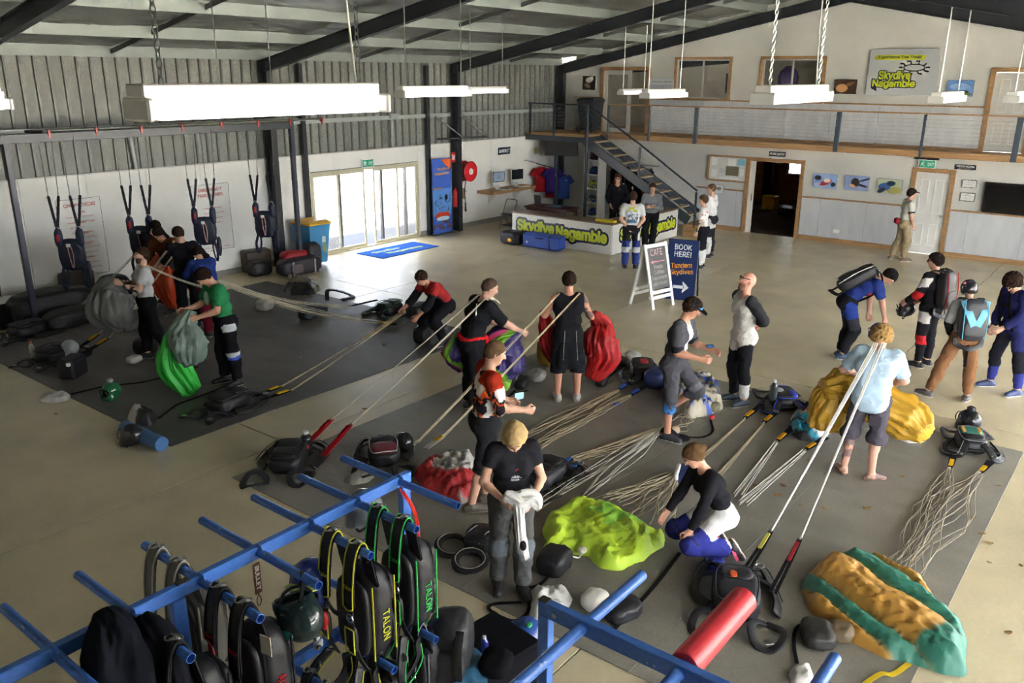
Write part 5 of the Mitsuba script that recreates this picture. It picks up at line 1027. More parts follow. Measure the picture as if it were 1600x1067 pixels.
# 4 black singlet, seen from behind
f = Figure((8.988, 6.099), 40.4, 1.80, lean=6, head=(20, -8), La=((.15, .45, -.85), (.85, .0, -.1)), Ra=((.2, -.40, -.9), (.70, -.25, -.35)), Ll=((0, .08, -1), (-.05, 0, -1)), Rl=((0, -.12, -1), (-.03, 0, -1)), hands=(.9, .9), bulk=1.06)
singlet = f; k = person('man in black singlet seen from behind, black suit round his waist', f, tee('#232327', 0, hem=-.08, neck=.08), trou('#26272a', 1.22, loose=.03), shoes='#a9a59c', sole='#d2cfc8', hair=('#2b221d', 'short'), skin='#c08a72', tattoo=(['uarmR', 'farmR'], '#6b5550'))
skirt(k, f, '#232428', f.J['pelvis'][2] + .12, f.J['knL'][2] + .02, .165, .235, 'tied_suit', 2)
for q in (.06, -.09): part(k, 'suit_piping', tube([f.J['pelvis'] - f.F * .155 + f.L * q + V(0, 0, .08), f.J['pelvis'] - f.F * .205 + f.L * q * 1.3 - V(0, 0, .32)], .004, 5), 'cloth', '#8b8b88')
# 5 visor and knee-length grey suit, one knee on a pile of canopy
f = Figure((8.658, 4.373), -80.8, 1.84, lean=9, head=(28, 8), La=((.25, .12, -.95), (.85, -.25, -.10)), Ra=((.12, -.22, -1), (.92, .12, -.12)), Rl=((.05, -.06, -1), (-.03, 0, -1)), Ll=((.62, .10, -.8), (-.72, .1, -.62)), anchor='R', hands=(.7, .8), Lf=(.2, 0, -1))
visor = f; k = person('man in dark knee length suit with black visor and mirrored glasses', f, None, None, suit('#4a4a4f', [(lambda q: (q.f > .04) & (np.abs(q.l + .0) < .07) & (q.limb != 'uarm') & (q.u > -.17), '#c9cfd2'), (lambda q: (q.limb == 'yoke') | ((np.abs(q.l) > .10) & (np.isin(q.limb, ('chest', 'waist')))), '#28282c'), (lambda q: (q.limb == 'uarm') & (q.t > .75), '#232327'), (lambda q: (q.limb == 'shin') & (q.t > .42), '#1f2023'), (lambda q: (q.bone == 'shinR') & (q.t > .08) & (q.t < .40) & (fbm(q.v * 30) > .42), '#3a78b8'), (lambda q: (q.bone == 'thighL') & (q.t > .8), '#67676c')], .98, 1.34), shoes='#34363a', hair=('#33271f', 'short'), skin='#bd8a70', h=.012)
cap_on(k, f, '#1a1b1e'); glasses_on(k, f, '#3f86b5', .052)
solo('wrist_altimeter', cbox(*(f.J['wrL'] + V(0, 0, .045) - f.F * .02), .09, .07, .03, -52.8, .008), 'gloss', '#2f5f8a', 'blue faced wrist altimeter on the visor man', 'altimeter')
# 6 bald man, white and black suit
f = Figure((10.374, 4.204), 140.9, 1.85, lean=3, head=(-14, -8), La=((-.45, .42, -.8), (-.18, -.9, -.32)), Ra=((-.4, -.35, -.85), (-.2, .85, -.4)), Ll=((.03, .05, -1), (-.10, 0, -1)), Rl=((.12, -.06, -1), (-.12, 0, -1)), hands=(.6, .6), bulk=1.05)
bald = f; k = person('bald bearded man in white and black jumpsuit with hands behind back', f, None, None, suit('#c9c6c0', [(lambda q: (q.limb == 'uarm') | (q.limb == 'farm') | ((q.limb == 'yoke') & (q.l > 0)), '#303134'), (lambda q: np.isin(q.limb, ('chest', 'waist', 'pelvis', 'yoke')) & (q.l > .085), '#2a2b2e'), (lambda q: np.isin(q.limb, ('chest', 'waist', 'pelvis', 'yoke')) & (q.f < -.03), '#2a2b2e'), (lambda q: (q.limb == 'chest') & (q.l < -.02) & (q.f > 0), '#b3b2ae'), (lambda q: (q.limb == 'shin') | ((q.limb == 'thigh') & (q.t + 1.4 * np.abs(q.l + .06) > .52)), '#1e1f22'), (lambda q: (q.limb == 'shin') & (q.t > .45) & (q.l > .10), '#c9c6c0'), (lambda q: (q.limb == 'farm') & (q.t > .75), '#c9c6c0')]), shoes='#39444c', hair=('#6b4a3a', 'bald'), beard='#7a5a48', skin='#c08a76', h=.012)
glasses_on(k, f, '#1c1e22', .03)
# 7 kneeling woman
f = Figure((6.616, 2.76), 142.5, 1.70, True, lean=24, head=(34, -4), La=((.35, .10, -.95), (.35, -.12, -.9)), Ra=((.45, -.05, -.9), (.6, .1, -.75)), Ll=((.88, .22, -.46), (-.96, .04, -.22)), Rl=((.86, -.14, -.50), (-.95, .02, -.22)), Lf=(-.55, 0, -.85), Rf=(-.55, 0, -.85), anchor='pelvis', hands=(.9, .5))
kneel = f; k = person('kneeling woman in black and grey long sleeves and white trousers', f, dict(arms=1.93, col='#242428', hem=-.04, grow=.010, arm_grow=.012, amp=.008, rules=[(lambda q: (q.l > .085) & (np.abs(q.f) < .045) & np.isin(q.limb, ('chest', 'waist', 'yoke')), '#5d5d62'), (lambda q: (q.bone == 'farmL') & (q.t < .5) & (q.f < .1), '#55555a')]), trou('#cbc9c6', 1.92, [(lambda q: (q.limb == 'thigh') & (q.t > .62), '#33377f'), (lambda q: (q.limb == 'shin'), '#33377f'), (lambda q: (q.limb == 'thigh') & (q.t > .92), '#35363c')], loose=.018), shoes='#2b262c', sole='#b9a79b', hair=('#59442f', 'bun'), skin='#c39279', h=.012)
for n in 'LR': part(k, 'pink_shoe_trim', strap([f.J['an' + n] + f.L * .05 + V(0, 0, .02), f.J['an' + n] + f.L * .055 + f.__dict__['fd' + n] * .06, f.J['an' + n] + f.L * .04 + f.__dict__['fd' + n] * .12], .03, .008, f.L, 4), 'cloth', '#d6577c')
# 8 light blue shirt, barefoot, from behind
f = Figure((9.119, 2.234), 7.4, 1.78, lean=16, head=(52, 6), La=((.1, .55, -.8), (.75, -.35, -.35)), Ra=((.18, -.38, -.9), (.75, .25, -.35)), Ll=((.02, .16, -1), (-.04, .05, -1)), Rl=((0, -.06, -1), (-.04, 0, -1)), Lf=(.8, .5, 0), Rf=(.55, -.85, 0), hands=(.9, .9), bulk=1.10)
bluetee = f; k = person('barefoot man in light blue shirt and dark shorts seen from behind', f, tee('#a9bfd0', .85, hem=-.15, grow=.02), trou('#4a474f', 1.12, loose=.03), hair=('#98794d', 'curly'), skin='#c4957f', barefoot=True, tattoo=(['farmL', 'footR', 'shinL'], '#7d6660'), h=.012)
part(k, 'back_pocket', frame(f.J['pelvis'] - f.F * .150 - f.L * .09 - V(0, 0, .20), -f.L, (0, 0, 1))(rect(0, 0, .12, .12, .004)), 'cloth', '#403d45')
# 9 bent man with rig on his back and helmet in hand
f = Figure((13.222, 3.734), -59.6, 1.80, lean=50, head=(62, -6), La=((.10, .12, -1), (.05, .0, -1)), Ra=((.35, -.1, -.95), (.25, 0, -1)), Ll=((.22, .06, -1), (-.20, 0, -1)), Rl=((.30, -.06, -1), (-.36, 0, -1)), hands=(.7, 1.0))
bent = f; k = person('man bending forward in blue shirt with black rig on his back', f, tee('#2b3a7a', .75, [(lambda q: (q.f > .06) & (q.u > -.06) & (q.u < .0), '#b3343c')]), trou('#222327', 1.92, [(lambda q: (q.limb == 'pelvis') | ((q.limb == 'thigh') & (q.t < .55)), '#2c3e86'), (lambda q: (q.l > .09) & (q.limb == 'pelvis'), '#222327'), (lambda q: (q.limb == 'thigh') & (q.t > .55), '#33353a')], loose=.008), shoes='#3d4f66', hair=('#1f1a18', 'crop'), skin='#c0917a')
cap_on(k, f, '#232528', False)
# 10 red, white and black suit
f = Figure((13.65, 2.625), 73.7, 1.78, lean=2, head=(2, 22), La=((.25, .22, -.95), (.75, -.15, -.6)), Ra=((.2, -.2, -1), (.7, .2, -.6)), Ll=((.04, .06, -1), (-.05, 0, -1)), Rl=((.0, -.05, -1), (-.03, 0, -1)), hands=(.9, .9))
redwhite = f; k = person('man in black suit with red and white arm stripes and sunglasses', f, None, None, suit('#222226', [(lambda q: (q.limb == 'uarm') & (np.abs(q.t - .3 - q.f * 2) < .22), '#cdc9c6'), (lambda q: (q.limb == 'uarm') & (q.t > .85), '#b52c30'), (lambda q: (q.limb == 'farm') & (q.t < .28), '#b52c30'), (lambda q: (q.limb == 'yoke') & (q.f < .03), '#c9c6c3'), (lambda q: (q.limb == 'thigh') & (q.l > .12) & (q.t < .5) & (q.t > .1), '#c9c6c3'), (lambda q: (q.limb == 'shin') & (q.t < .28) & (q.l > .1), '#b52c30')]), shoes='#25262a', hair=('#1f1a18', 'short'), skin='#bd8f77')
glasses_on(k, f)
# 11 grey shirt, brown trousers, helmet
f = Figure((12.324, 1.993), 30.3, 1.70, True, lean=6, head=(30, 0), La=((-.05, .30, -1), (.5, -.35, -.7)), Ra=((-.22, -.32, -.9), (.35, .55, -.55)), Ll=((-.02, .40, -1), (-.02, .32, -1)), Rl=((.03, -.14, -1), (-.03, -.04, -1)), hands=(.7, .7), Lf=(.75, .7, 0), Rf=(.8, -.5, 0))
brownleg = f; k = person('person in grey shirt and brown trousers wearing black helmet and pale blue rig', f, tee('#8b8b89', .95, hem=-.16), trou('#75533a', 1.93, loose=.004), shoes='#55504c', sole='#c6c2bc', hair=('#3a2c22', 'short'))
fn_h = lambda P: np.maximum(f.skull(P, .030), -np.maximum(((P - f.hc) @ f.hu) / f.k + .055, 0) if False else -(((P - f.hc) @ f.hu) / f.k + .06))
part(k, 'helmet', f.mesh(fn_h, .0095, 0, lo=f.hc - .2, hi=f.hc + .2), 'gloss', '#202226', True); part(k, 'helmet_sticker', ball(f.hp(-.07, .075, .075), (.028, .028, .02), 2), 'gloss', '#b8527a', True)
for n in 'LR':
    part(k, 'undersleeve', tube([f.J['el' + n] + (f.J['sh' + n] - f.J['el' + n]) * .18, f.J['el' + n], f.J['wr' + n]], [.056, .052, .036], 12), 'cloth', '#1d1d20', True)
# 12 blue suit at the right edge
f = Figure((13.22, 1.443), 135.5, 1.80, lean=8, head=(48, 20), La=((.2, .22, -.95), (.65, -.3, -.6)), Ra=((.02, -.25, -1), (.3, .05, -1)), Ll=((-.05, .22, -1), (-.05, .12, -1)), Rl=((.20, -.14, -1), (-.02, -.05, -1)), hands=(.7, .6))
bluesuit = f; k = person('curly haired man in blue jumpsuit and harness looking down', f, None, None, suit('#272a55', [(lambda q: (q.limb == 'thigh') & (q.t > .7), '#202127'), (lambda q: (q.limb == 'shin') & (q.t < .42), '#202127'), (lambda q: (q.limb == 'shin') & (q.t > .42), '#333878'), (lambda q: (q.limb == 'thigh') & (q.l < .02), '#23242c'), (lambda q: (q.limb == 'farm') & (q.t > .85), '#1d1e24')]), shoes='#3b4668', sole='#d8d8d6', hair=('#2a201b', 'curly'), skin='#bd917a')
glasses_on(k, f, '#2a2b2f')
part(k, 'harness', cat(*[strap([f.tp(.15, q * .09, .17), f.tp(.165, q * .10, 0), f.tp(.155, q * .10, -.2), f.tp(.13, q * .13, -.36)], .045, .008, f.f2, 5) for q in (1, -1)], strap([f.tp(.17, .1, .0), f.tp(.175, -.1, .0)], .04, .008, f.f2, 3)), 'cloth', '#1a1b1f')
# 13 man walking by the white door
f = Figure((21.697, 5.091), -54.9, 1.76, lean=4, head=(4, 0), La=((.05, .15, -1), (.35, -.05, -1)), Ra=((.05, -.15, -1), (.35, .05, -1)), Ll=((-.08, .03, -1), (-.30, 0, -1)), Rl=((.20, -.03, -1), (-.06, 0, -1)), hands=(.6, .6))
k = person('man in white shirt, khaki trousers and dark cap by the white door', f, tee('#c9c7bf', .75, [(lambda q: (q.limb == 'uarm') & (q.t > .66), '#3b3c3e'), (lambda q: q.u < -.44, '#6b6450')]), trou('#938367'), shoes='#6e6049', hair=('#2b211b', 'short')); cap_on(k, f, '#26242a', True, False, '#5a2228'); part(k, 'waist_pouch', cbox(*(f.J['pelvis'] - f.F * .17 + f.L * .05 + V(0, 0, .03)), .10, .20, .14, -54.9, .03), 'cloth', '#8f2a30')
# 14 man at the counter, hands behind his back
f = Figure((16.697, 9.673), 34.2, 1.78, lean=1, head=(5, 0), La=((-.15, .28, -1), (-.25, -.62, -.8)), Ra=((-.15, -.28, -1), (-.25, .62, -.8)), Ll=((0, .08, -1), (0, 0, -1)), Rl=((0, -.08, -1), (0, 0, -1)), hands=(.7, .7))
deskman = f; k = person('man with hands behind his back in white shirt with yellow print', f, tee('#c4c4c2', .75, [(lambda q: (q.f < -.02) & (q.u > .03) & (q.u < .13) & (np.abs(q.l) < .11) & (fbm(q.v * 22) > .45), '#aab02f'), (lambda q: (q.f < -.02) & (q.u < .03) & (q.u > -.22) & (np.abs(q.l) < .12) & (fbm(q.v * 16) > .48), '#54708f'), (lambda q: (q.f < -.02) & (q.u < -.08) & (q.u > -.2) & (np.abs(q.l) < .09) & (fbm(q.v * 20 + 9) > .54), '#23252c')]), trou('#26262a', 1.93, [(lambda q: (q.limb == 'thigh') & (q.t > .62), '#34407c'), (lambda q: (q.limb == 'shin') & (q.t < .25), '#c6c6c6'), (lambda q: (q.limb == 'shin') & (q.t > .25), '#34407c'), (lambda q: (q.limb == 'thigh') & (q.l < -.14) & (q.t < .6), '#c6c6c6')]), shoes='#202125', hair=('#3a2d25', 'short'))
# 15 grey jumper, seated on the counter
f = Figure((19.05, 10.48), 201.1, 1.76, lean=4, head=(8, 12), La=((.25, .22, -.9), (.45, -.85, .1)), Ra=((.25, -.22, -.9), (.45, .85, .15)), Ll=((.55, .05, -.80), (.12, -.10, -1)), Rl=((.50, -.05, -.84), (.15, .08, -1)), anchor='pelvis', lift=0.0, hands=(.5, .5))
k = person('man in grey jumper leaning on the counter with crossed arms', f, dict(arms=1.9, col='#7e8184', hem=-.12, grow=.015), trou('#1f2023'), shoes='#1d1e21', hair=('#3b2a22', 'short'))
# 16 person in sunglasses behind the counter
f = Figure((19.6, 11.85), 206.3, 1.78, head=(4, 0), La=((.05, .3, -1), (.4, -.3, -.6)), Ra=((.05, -.3, -1), (.4, .3, -.6)))
k = person('person with long brown hair and sunglasses behind the counter', f, dict(arms=1.9, col='#1c1c20', hem=-.12), trou('#1f1f23'), hair=('#4a2c20', 'long')); glasses_on(k, f)
# 17, 18 two people in white shirts right of the counter
f = Figure((17.81, 8.438), 105.5, 1.70, True, lean=2, head=(4, 15), La=((.1, .2, -1), (.3, -.1, -1)), Ra=((.1, -.2, -1), (.35, .1, -.9)), Ll=((.03, .05, -1), (-.03, 0, -1)), Rl=((0, -.05, -1), (0, 0, -1)))
k = person('nearer of two people in white shirts, with dark tattooed forearm', f, tee('#cfcecb', .8, [(lambda q: (q.f < 0) & (q.u > -.1) & (q.u < .1) & (fbm(q.v * 18) > .6), '#b5444c')]), trou('#202024', 1.93, [(lambda q: (q.limb == 'shin') & (q.t > .1), '#c9c8c4')]), shoes='#26262a', hair=('#4b3b30', 'short'), tattoo=(['farmL', 'farmR'], '#4a5052'))
f = Figure((19.069, 8.834), 95.0, 1.80, lean=2, head=(2, 25), La=((.1, .2, -1), (.3, -.1, -1)), Ra=((.05, -.2, -1), (.3, .05, -1)))
k = person('taller of two people in white shirts, short hair, further from cafe board', f, tee('#d0cfcc', .8), trou('#2a2a2e', 1.93, [(lambda q: (q.limb == 'thigh') & (q.t < .5), '#bfbdb8'), (lambda q: (q.limb == 'shin') & (q.l > .1), '#c9c8c4')]), hair=('#5a4636', 'buzz'))
# 19 bearded man with the grey canopy
f = Figure((6.386, 12.108), 159.3, 1.78, lean=-3, head=(-6, 22), La=((.45, .2, -.9), (.75, -.3, .35)), Ra=((.5, -.1, -.85), (.85, .1, .25)), Ll=((-.18, .03, -1), (-.35, 0, -.95)), Rl=((.12, -.03, -1), (.02, 0, -1)), hands=(.9, .9))
beardman = f; k = person('bearded man in white shirt carrying a grey canopy bundle', f, tee('#b8b8b8', .7, hem=-.26), trou('#1b1b1e', 1.93), shoes='#2a2b2e', hair=('#33261f', 'short'), beard='#4d382c', tattoo=(['farmL', 'farmR'], '#2a2a2c'))
# 20 black long sleeves, from behind
f = Figure((7.65, 13.215), 67.1, 1.80, lean=10, head=(30, 20), La=((.3, .3, -.85), (.8, .1, -.1)), Ra=((-.05, -.62, -.75), (.75, .15, -.45)), Ll=((0, .05, -1), (0, 0, -1)), Rl=((0, -.05, -1), (0, 0, -1)), hands=(.8, .8))
blackback = f; k = person('man in black long sleeves seen from behind near the check lists', f, dict(arms=1.93, col='#1b1b1e', hem=-.16, grow=.016), trou('#1c1c20', 1.93), hair=('#2d221c', 'short'))
# 21 brown jumper, 22 dark top beside him
f = Figure((7.985, 14.247), 210.5, 1.78, lean=22, head=(45, 10), La=((.5, .2, -.8), (.8, -.2, -.3)), Ra=((.4, -.2, -.85), (.8, .2, -.3)))
k = person('man in brown jumper and grey jeans bending over an orange canopy', f, dict(arms=1.93, col='#54341f', hem=-.12, grow=.015), trou('#4b5159'), hair=('#241c18', 'short'), skin='#a8795f')
f = Figure((8.083, 15.134), -89.0, 1.74, lean=20, head=(40, 0), La=((.5, .3, -.6), (.9, 0, .1)), Ra=((.4, -.2, -.85), (.8, .2, -.1)))
k = person('dark haired person in black behind the bearded man', f, dict(arms=1.93, col='#19191c', hem=-.12, grow=.015), trou('#1f1f24'), hair=('#1f1815', 'short'))
# 23 green shirt with the green and grey canopy
f = Figure((6.438, 10.229), 168.7, 1.82, lean=12, head=(48, 5), La=((.3, .2, -.95), (.85, -.35, -.25)), Ra=((.4, -.12, -.9), (.9, .15, -.1)), Ll=((-.05, .08, -1), (-.06, 0, -1)), Rl=((.10, -.06, -1), (-.03, 0, -1)), hands=(.9, .9))
greenman = f; k = person('man in green shirt gathering a green and grey canopy', f, tee('#2f7a4c', .75, hem=-.10), trou('#19191c', 1.93, [(lambda q: (q.limb == 'thigh') & (q.t > .05) & (q.t < .3) & (q.l > .12), '#bcbec0'), (lambda q: (q.bone == 'shinL') & (np.abs(q.t - .05) < .07), '#bcbec0'), (lambda q: (q.bone == 'shinL') & (np.abs(q.t - .17) < .05), '#3b54a8')]), shoes='#17181a', hair=('#241b17', 'short'), skin='#b88970')
part(k, 'shirt_print', ball(f.tp(.142, -.01, .02), (.02, .06, .10), 2), 'cloth', '#8fae92')
# 24 person behind the green shirt
f = Figure((7.645, 12.501), 78.1, 1.62, lean=36, head=(50, 0), La=((.6, .2, -.7), (.8, -.1, -.4)), Ra=((.6, -.2, -.7), (.8, .1, -.4)))
k = person('person in blue top and dark red trousers behind the green shirt', f, dict(arms=1.93, col='#2b3b78', hem=-.12, grow=.015), trou('#5a1a24'), hair=('#241b18', 'short'))
# 25 crouching man in red
f = Figure((9.825, 9.211), 168.3, 1.78, lean=42, head=(38, 14), La=((.55, .15, -.8), (.75, -.1, -.65)), Ra=((.60, -.05, -.75), (.85, .1, -.5)), Ll=((.80, .30, -.30), (-.45, 0, -.9)), Rl=((.72, -.2, -.62), (-.9, 0, -.45)), Rf=(.45, 0, -.85), anchor='feet', hands=(.5, .7))
crouch = f; k = person('crouching man in red and black shirt reaching to the mat', f, dict(arms=1.6, col='#a83434', hem=-.10, grow=.015, rules=[(lambda q: (q.limb == 'farm') | ((q.limb == 'uarm') & (q.t > .5)) | ((q.f > .07) & (q.u < .0)), '#222226')]), trou('#1f2024'), shoes='#1c1d20', hair=('#33241c', 'short'), skin='#b9866d')

# ---------------------------------------------------------------- cloth, lines and parachute gear
def pillow(sx, sy, sz, p=.6, sub=3, amp=.012, seed=0, fr=9):
    s = trimesh.creation.icosphere(sub); v = np.sign(s.vertices) * np.abs(s.vertices) ** p * V(sx, sy, sz) / 2
    return crumple((v, np.array(s.faces)), amp, fr, seed)
def heap(name, label, catg, outline, hgt, colfn, seed=1, edge=.22, ridge=.10, fr=3.2, res=.05, along=0, mat='nylon', z0=.008, key=None, group=None, rolls=None):
    """crumpled fabric lying on the floor inside an outline of ground points; rolls = (fn(L, w), band edges, band height)"""
    from scipy.spatial import Delaunay
    import shapely
    P = sg.Polygon([q[:2] for q in outline]).buffer(.10).buffer(-.16).buffer(.06); rg = np.random.default_rng(seed); o = seed * 7.3
    n = int(P.length / res); bd = np.array([P.exterior.interpolate(i / n, normalized=True).coords[0] for i in range(n)])
    tg = np.roll(bd, -1, 0) - np.roll(bd, 1, 0); nr = np.stack([tg[:, 1], -tg[:, 0]], 1) / (np.linalg.norm(tg, axis=1, keepdims=True) + 1e-9); bd = bd + nr * (edge * .55 * (fbm(np.column_stack([bd * 4.5, np.full(n, o)])) - .5))[:, None]
    P = sg.Polygon(bd).buffer(0); P = max(getattr(P, 'geoms', [P]), key=lambda g: g.area); x0, y0, x1, y1 = P.bounds
    n = int(P.length / res); bd = np.array([P.exterior.interpolate(i / n, normalized=True).coords[0] for i in range(n)])
    g = np.stack(np.meshgrid(np.arange(x0, x1, res), np.arange(y0, y1, res)), -1).reshape(-1, 2); g += rg.uniform(-.2, .2, g.shape) * res; pts = shapely.points(g); ins = shapely.contains(P.buffer(-res * .5), pts); g = g[ins]
    Q2 = np.vstack([bd, g]); tri = Delaunay(Q2).simplices; ce = Q2[tri].mean(1); tri = tri[shapely.contains(P, shapely.points(ce))]
    d = np.concatenate([np.zeros(n), shapely.distance(pts[ins], P.exterior)])
    a = math.radians(along); R = np.array([[math.cos(a), math.sin(a)], [-math.sin(a), math.cos(a)]]); L = Q2 @ R.T; L0 = L - V(sg.Polygon([q[:2] for q in outline]).exterior.coords[:-1]).mean(0) @ R.T
    N = lambda ax, ay, az: fbm(np.column_stack([ax, ay, 0 * d + az]))
    w = N(L[:, 0] * fr * .5, L[:, 1] * fr * .5, o) - .5
    crease = lambda m: np.clip(1 - np.abs(2 * m - 1) * 3.2, -.4, 1)
    c1 = crease(N(L[:, 0] * fr * .55 + w * 3, L[:, 1] * fr * 1.1 + w * 3, o + 3)); c2 = crease(N(L[:, 0] * fr * 1.1 + 5 + w * 2, L[:, 1] * fr * 2.4 + w * 4, o + 8)); c3 = crease(N(L[:, 0] * fr * 4 + L[:, 1] * fr * 1.5, L[:, 1] * fr * 4 + w * 5, o + 5))
    env = 1 - np.exp(-(d / edge) * 2.2); big = np.clip(N(L[:, 0] * 1.7, L[:, 1] * 1.7, o + 1) * 1.8 - .35, .15, 1)
    z = env * hgt * (.25 + .45 * big + .30 * c1) + np.sqrt(np.clip(d / .07, 0, 1)) * ridge * (.55 * c2 + .22 * c3 + .25)
    if rolls:
        fa, ed, bh = rolls; av = fa(L0, w); e = [av.min() - .12] + list(ed) + [av.max() + .12]; i = np.digitize(av, ed); e = np.array(e); t = (av - e[i]) / (e[i + 1] - e[i]); z = z * .55 + np.clip(d / .12, 0, 1) ** .6 * bh * np.sqrt(np.clip(1 - (2 * t - 1) ** 2, 0, 1)) * np.clip((e[i + 1] - e[i]) / .3, .35, 1.15)
    z = z0 + np.maximum(z, .012 * np.clip(d / .03, 0, 1)); z[:n] = z0
    t = Q2[tri]; cw = ((t[:, 1, 0] - t[:, 0, 0]) * (t[:, 2, 1] - t[:, 0, 1]) - (t[:, 1, 1] - t[:, 0, 1]) * (t[:, 2, 0] - t[:, 0, 0])) < 0; tri[cw] = tri[cw][:, ::-1]
    col = colfn(L0, w, c1)
    if key: return part(key, name, (np.column_stack([Q2, z]), tri), mat, col, True)
    return solo(name, (np.column_stack([Q2, z]), tri), mat, col, label, catg, group, True)
def mixcol(*cs): return np.array([C(c) for c in cs])
def mottled(base, dark, amt=.5, fr=4):
    b, d = C(base), C(dark)
    def fn(L, w, cr):
        t = np.clip(amt * (fbm(np.column_stack([L * fr, 0 * w])) * 1.6 - .3), 0, 1)[:, None]; return b * (1 - t) + d * t
    return fn
def gathered(pts, rad, pleats=11, amp=.16, flat=1.0, seed=1, n=10, hint=(0, 0, 1), na=72, hang=0.0):
    """a gathered length of fabric: pleated tube through pts with radii rad"""
    P = spline(pts, n); r = np.interp(np.linspace(0, 1, len(P)), np.linspace(0, 1, len(rad)), rad); t, nn, b = frames(P, hint); a = np.linspace(0, 2 * math.pi, na, endpoint=False)
    S, A = np.meshgrid(np.linspace(0, 1, len(P)), a, indexing='ij'); q = pleats / 4.2; F_ = lambda x, y, z: fbm(np.stack([x, y, z], -1).reshape(-1, 3)).reshape(S.shape); o = seed * 5.3
    tw = A + .5 * (F_(S * 2.2, 0 * S + o, np.cos(A)) - .5); f1 = np.clip(1 - np.abs(2 * F_(np.cos(tw) * q + o, np.sin(tw) * q, S * 1.6 + o) - 1) * 3.4, -.5, 1); f2 = np.clip(1 - np.abs(2 * F_(np.cos(tw) * q * 2.2, np.sin(tw) * q * 2.2 + o, S * 4) - 1) * 3, -.5, 1)
    rr = r[:, None] * (.88 + amp * 1.5 * (f1 - .2) + amp * .6 * (f2 - .2) + .55 * (F_(np.cos(A) * 1.1 + o, np.sin(A) * 1.1, S * 2.6) - .5))
    v = P[:, None] + rr[..., None] * (np.cos(A)[..., None] * nn[:, None] + flat * np.sin(A)[..., None] * b[:, None]); k = na; m = len(P)
    v = np.vstack([v.reshape(-1, 3), P[:1], P[-1:]]); i, j = np.meshgrid(np.arange(m - 1), np.arange(k), indexing='ij'); p, q = (i * k + j).ravel(), (i * k + (j + 1) % k).ravel()
    f = np.vstack([np.stack([p, q + k, q], 1), np.stack([p, p + k, q + k], 1), np.array([[m * k, j, (j + 1) % k] for j in range(k)]), np.array([[m * k + 1, (m - 1) * k + (j + 1) % k, (m - 1) * k + j] for j in range(k)])])
    return (v, f), np.concatenate([S.ravel(), [0, 1]]), np.concatenate([A.ravel(), [0, 0]])
def canopy(label, pts, rad, colours, catg='parachute', key=None, pname='canopy', **kw):
    m, S, A = gathered(pts, rad, **kw); col = colours(S, A) if callable(colours) else colours
    k = key or thing('parachute', label, catg); part(k, pname, m, 'nylon', col, True); return k
def lines(k, A, B, n, col='#b0a68f', spreadA=.03, spreadB=.03, sag=.06, seed=1, r=.0042, name='line', wig=.0, zmin=.02):
    rg = np.random.default_rng(seed); A, B = V(A), V(B)
    for i in range(n):
        a, b = A + rg.normal(0, 1, 3) * V(1, 1, .5) * spreadA, B + rg.normal(0, 1, 3) * V(1, 1, .5) * spreadB; L = np.linalg.norm(b - a); t = np.linspace(0, 1, 9)[:, None]
        P = a + (b - a) * t; P[:, 2] -= (4 * t * (1 - t))[:, 0] * sag * rg.uniform(.6, 1.4)
        if wig: s_ = np.cross(unit(b - a), [0, 0, 1]); P += s_ * (np.sin(t * math.pi) * (wig * rg.normal() + wig * .5 * np.sin(t * 9 + rg.uniform(0, 6))))
        P[:, 2] = np.maximum(P[:, 2], zmin + rg.uniform(0, .012)); part(k, name, tube(P, r, 4), 'cloth', col)
def riser(k, a, b, col, w=.035, tag=None, n=2):
    a, b = V(a), V(b); s_ = unit(np.cross(b - a, [0, 0, 1]))
    for i in range(n):
        o = s_ * (.022 if i else -.022); part(k, 'riser', strap([a + o, (a + b) / 2 + o * .8, b + o * .3], w, .008, (0, 0, 1), 3), 'cloth', col)
    if tag: part(k, 'toggle', strap([a + (b - a) * .55 + V(0, 0, .02), a + (b - a) * .9 + V(0, 0, .02)], w * 1.15, .014, (0, 0, 1), 3), 'cloth', tag)
    part(k, 'link', tube([b - unit(b - a) * .02, b + unit(b - a) * .03], .012, 6), 'metal', '#b5b5b5')
def ring_m(c, R, r, ax='z', n=14):
    a = np.linspace(0, 2 * math.pi, n); P = np.stack([R * np.cos(a), R * np.sin(a), 0 * a], 1)
    m = tube(P, r, 5); m = rot(m, 90, {'x': 'y', 'y': 'x'}[ax]) if ax != 'z' else m; return mov(m, *c)
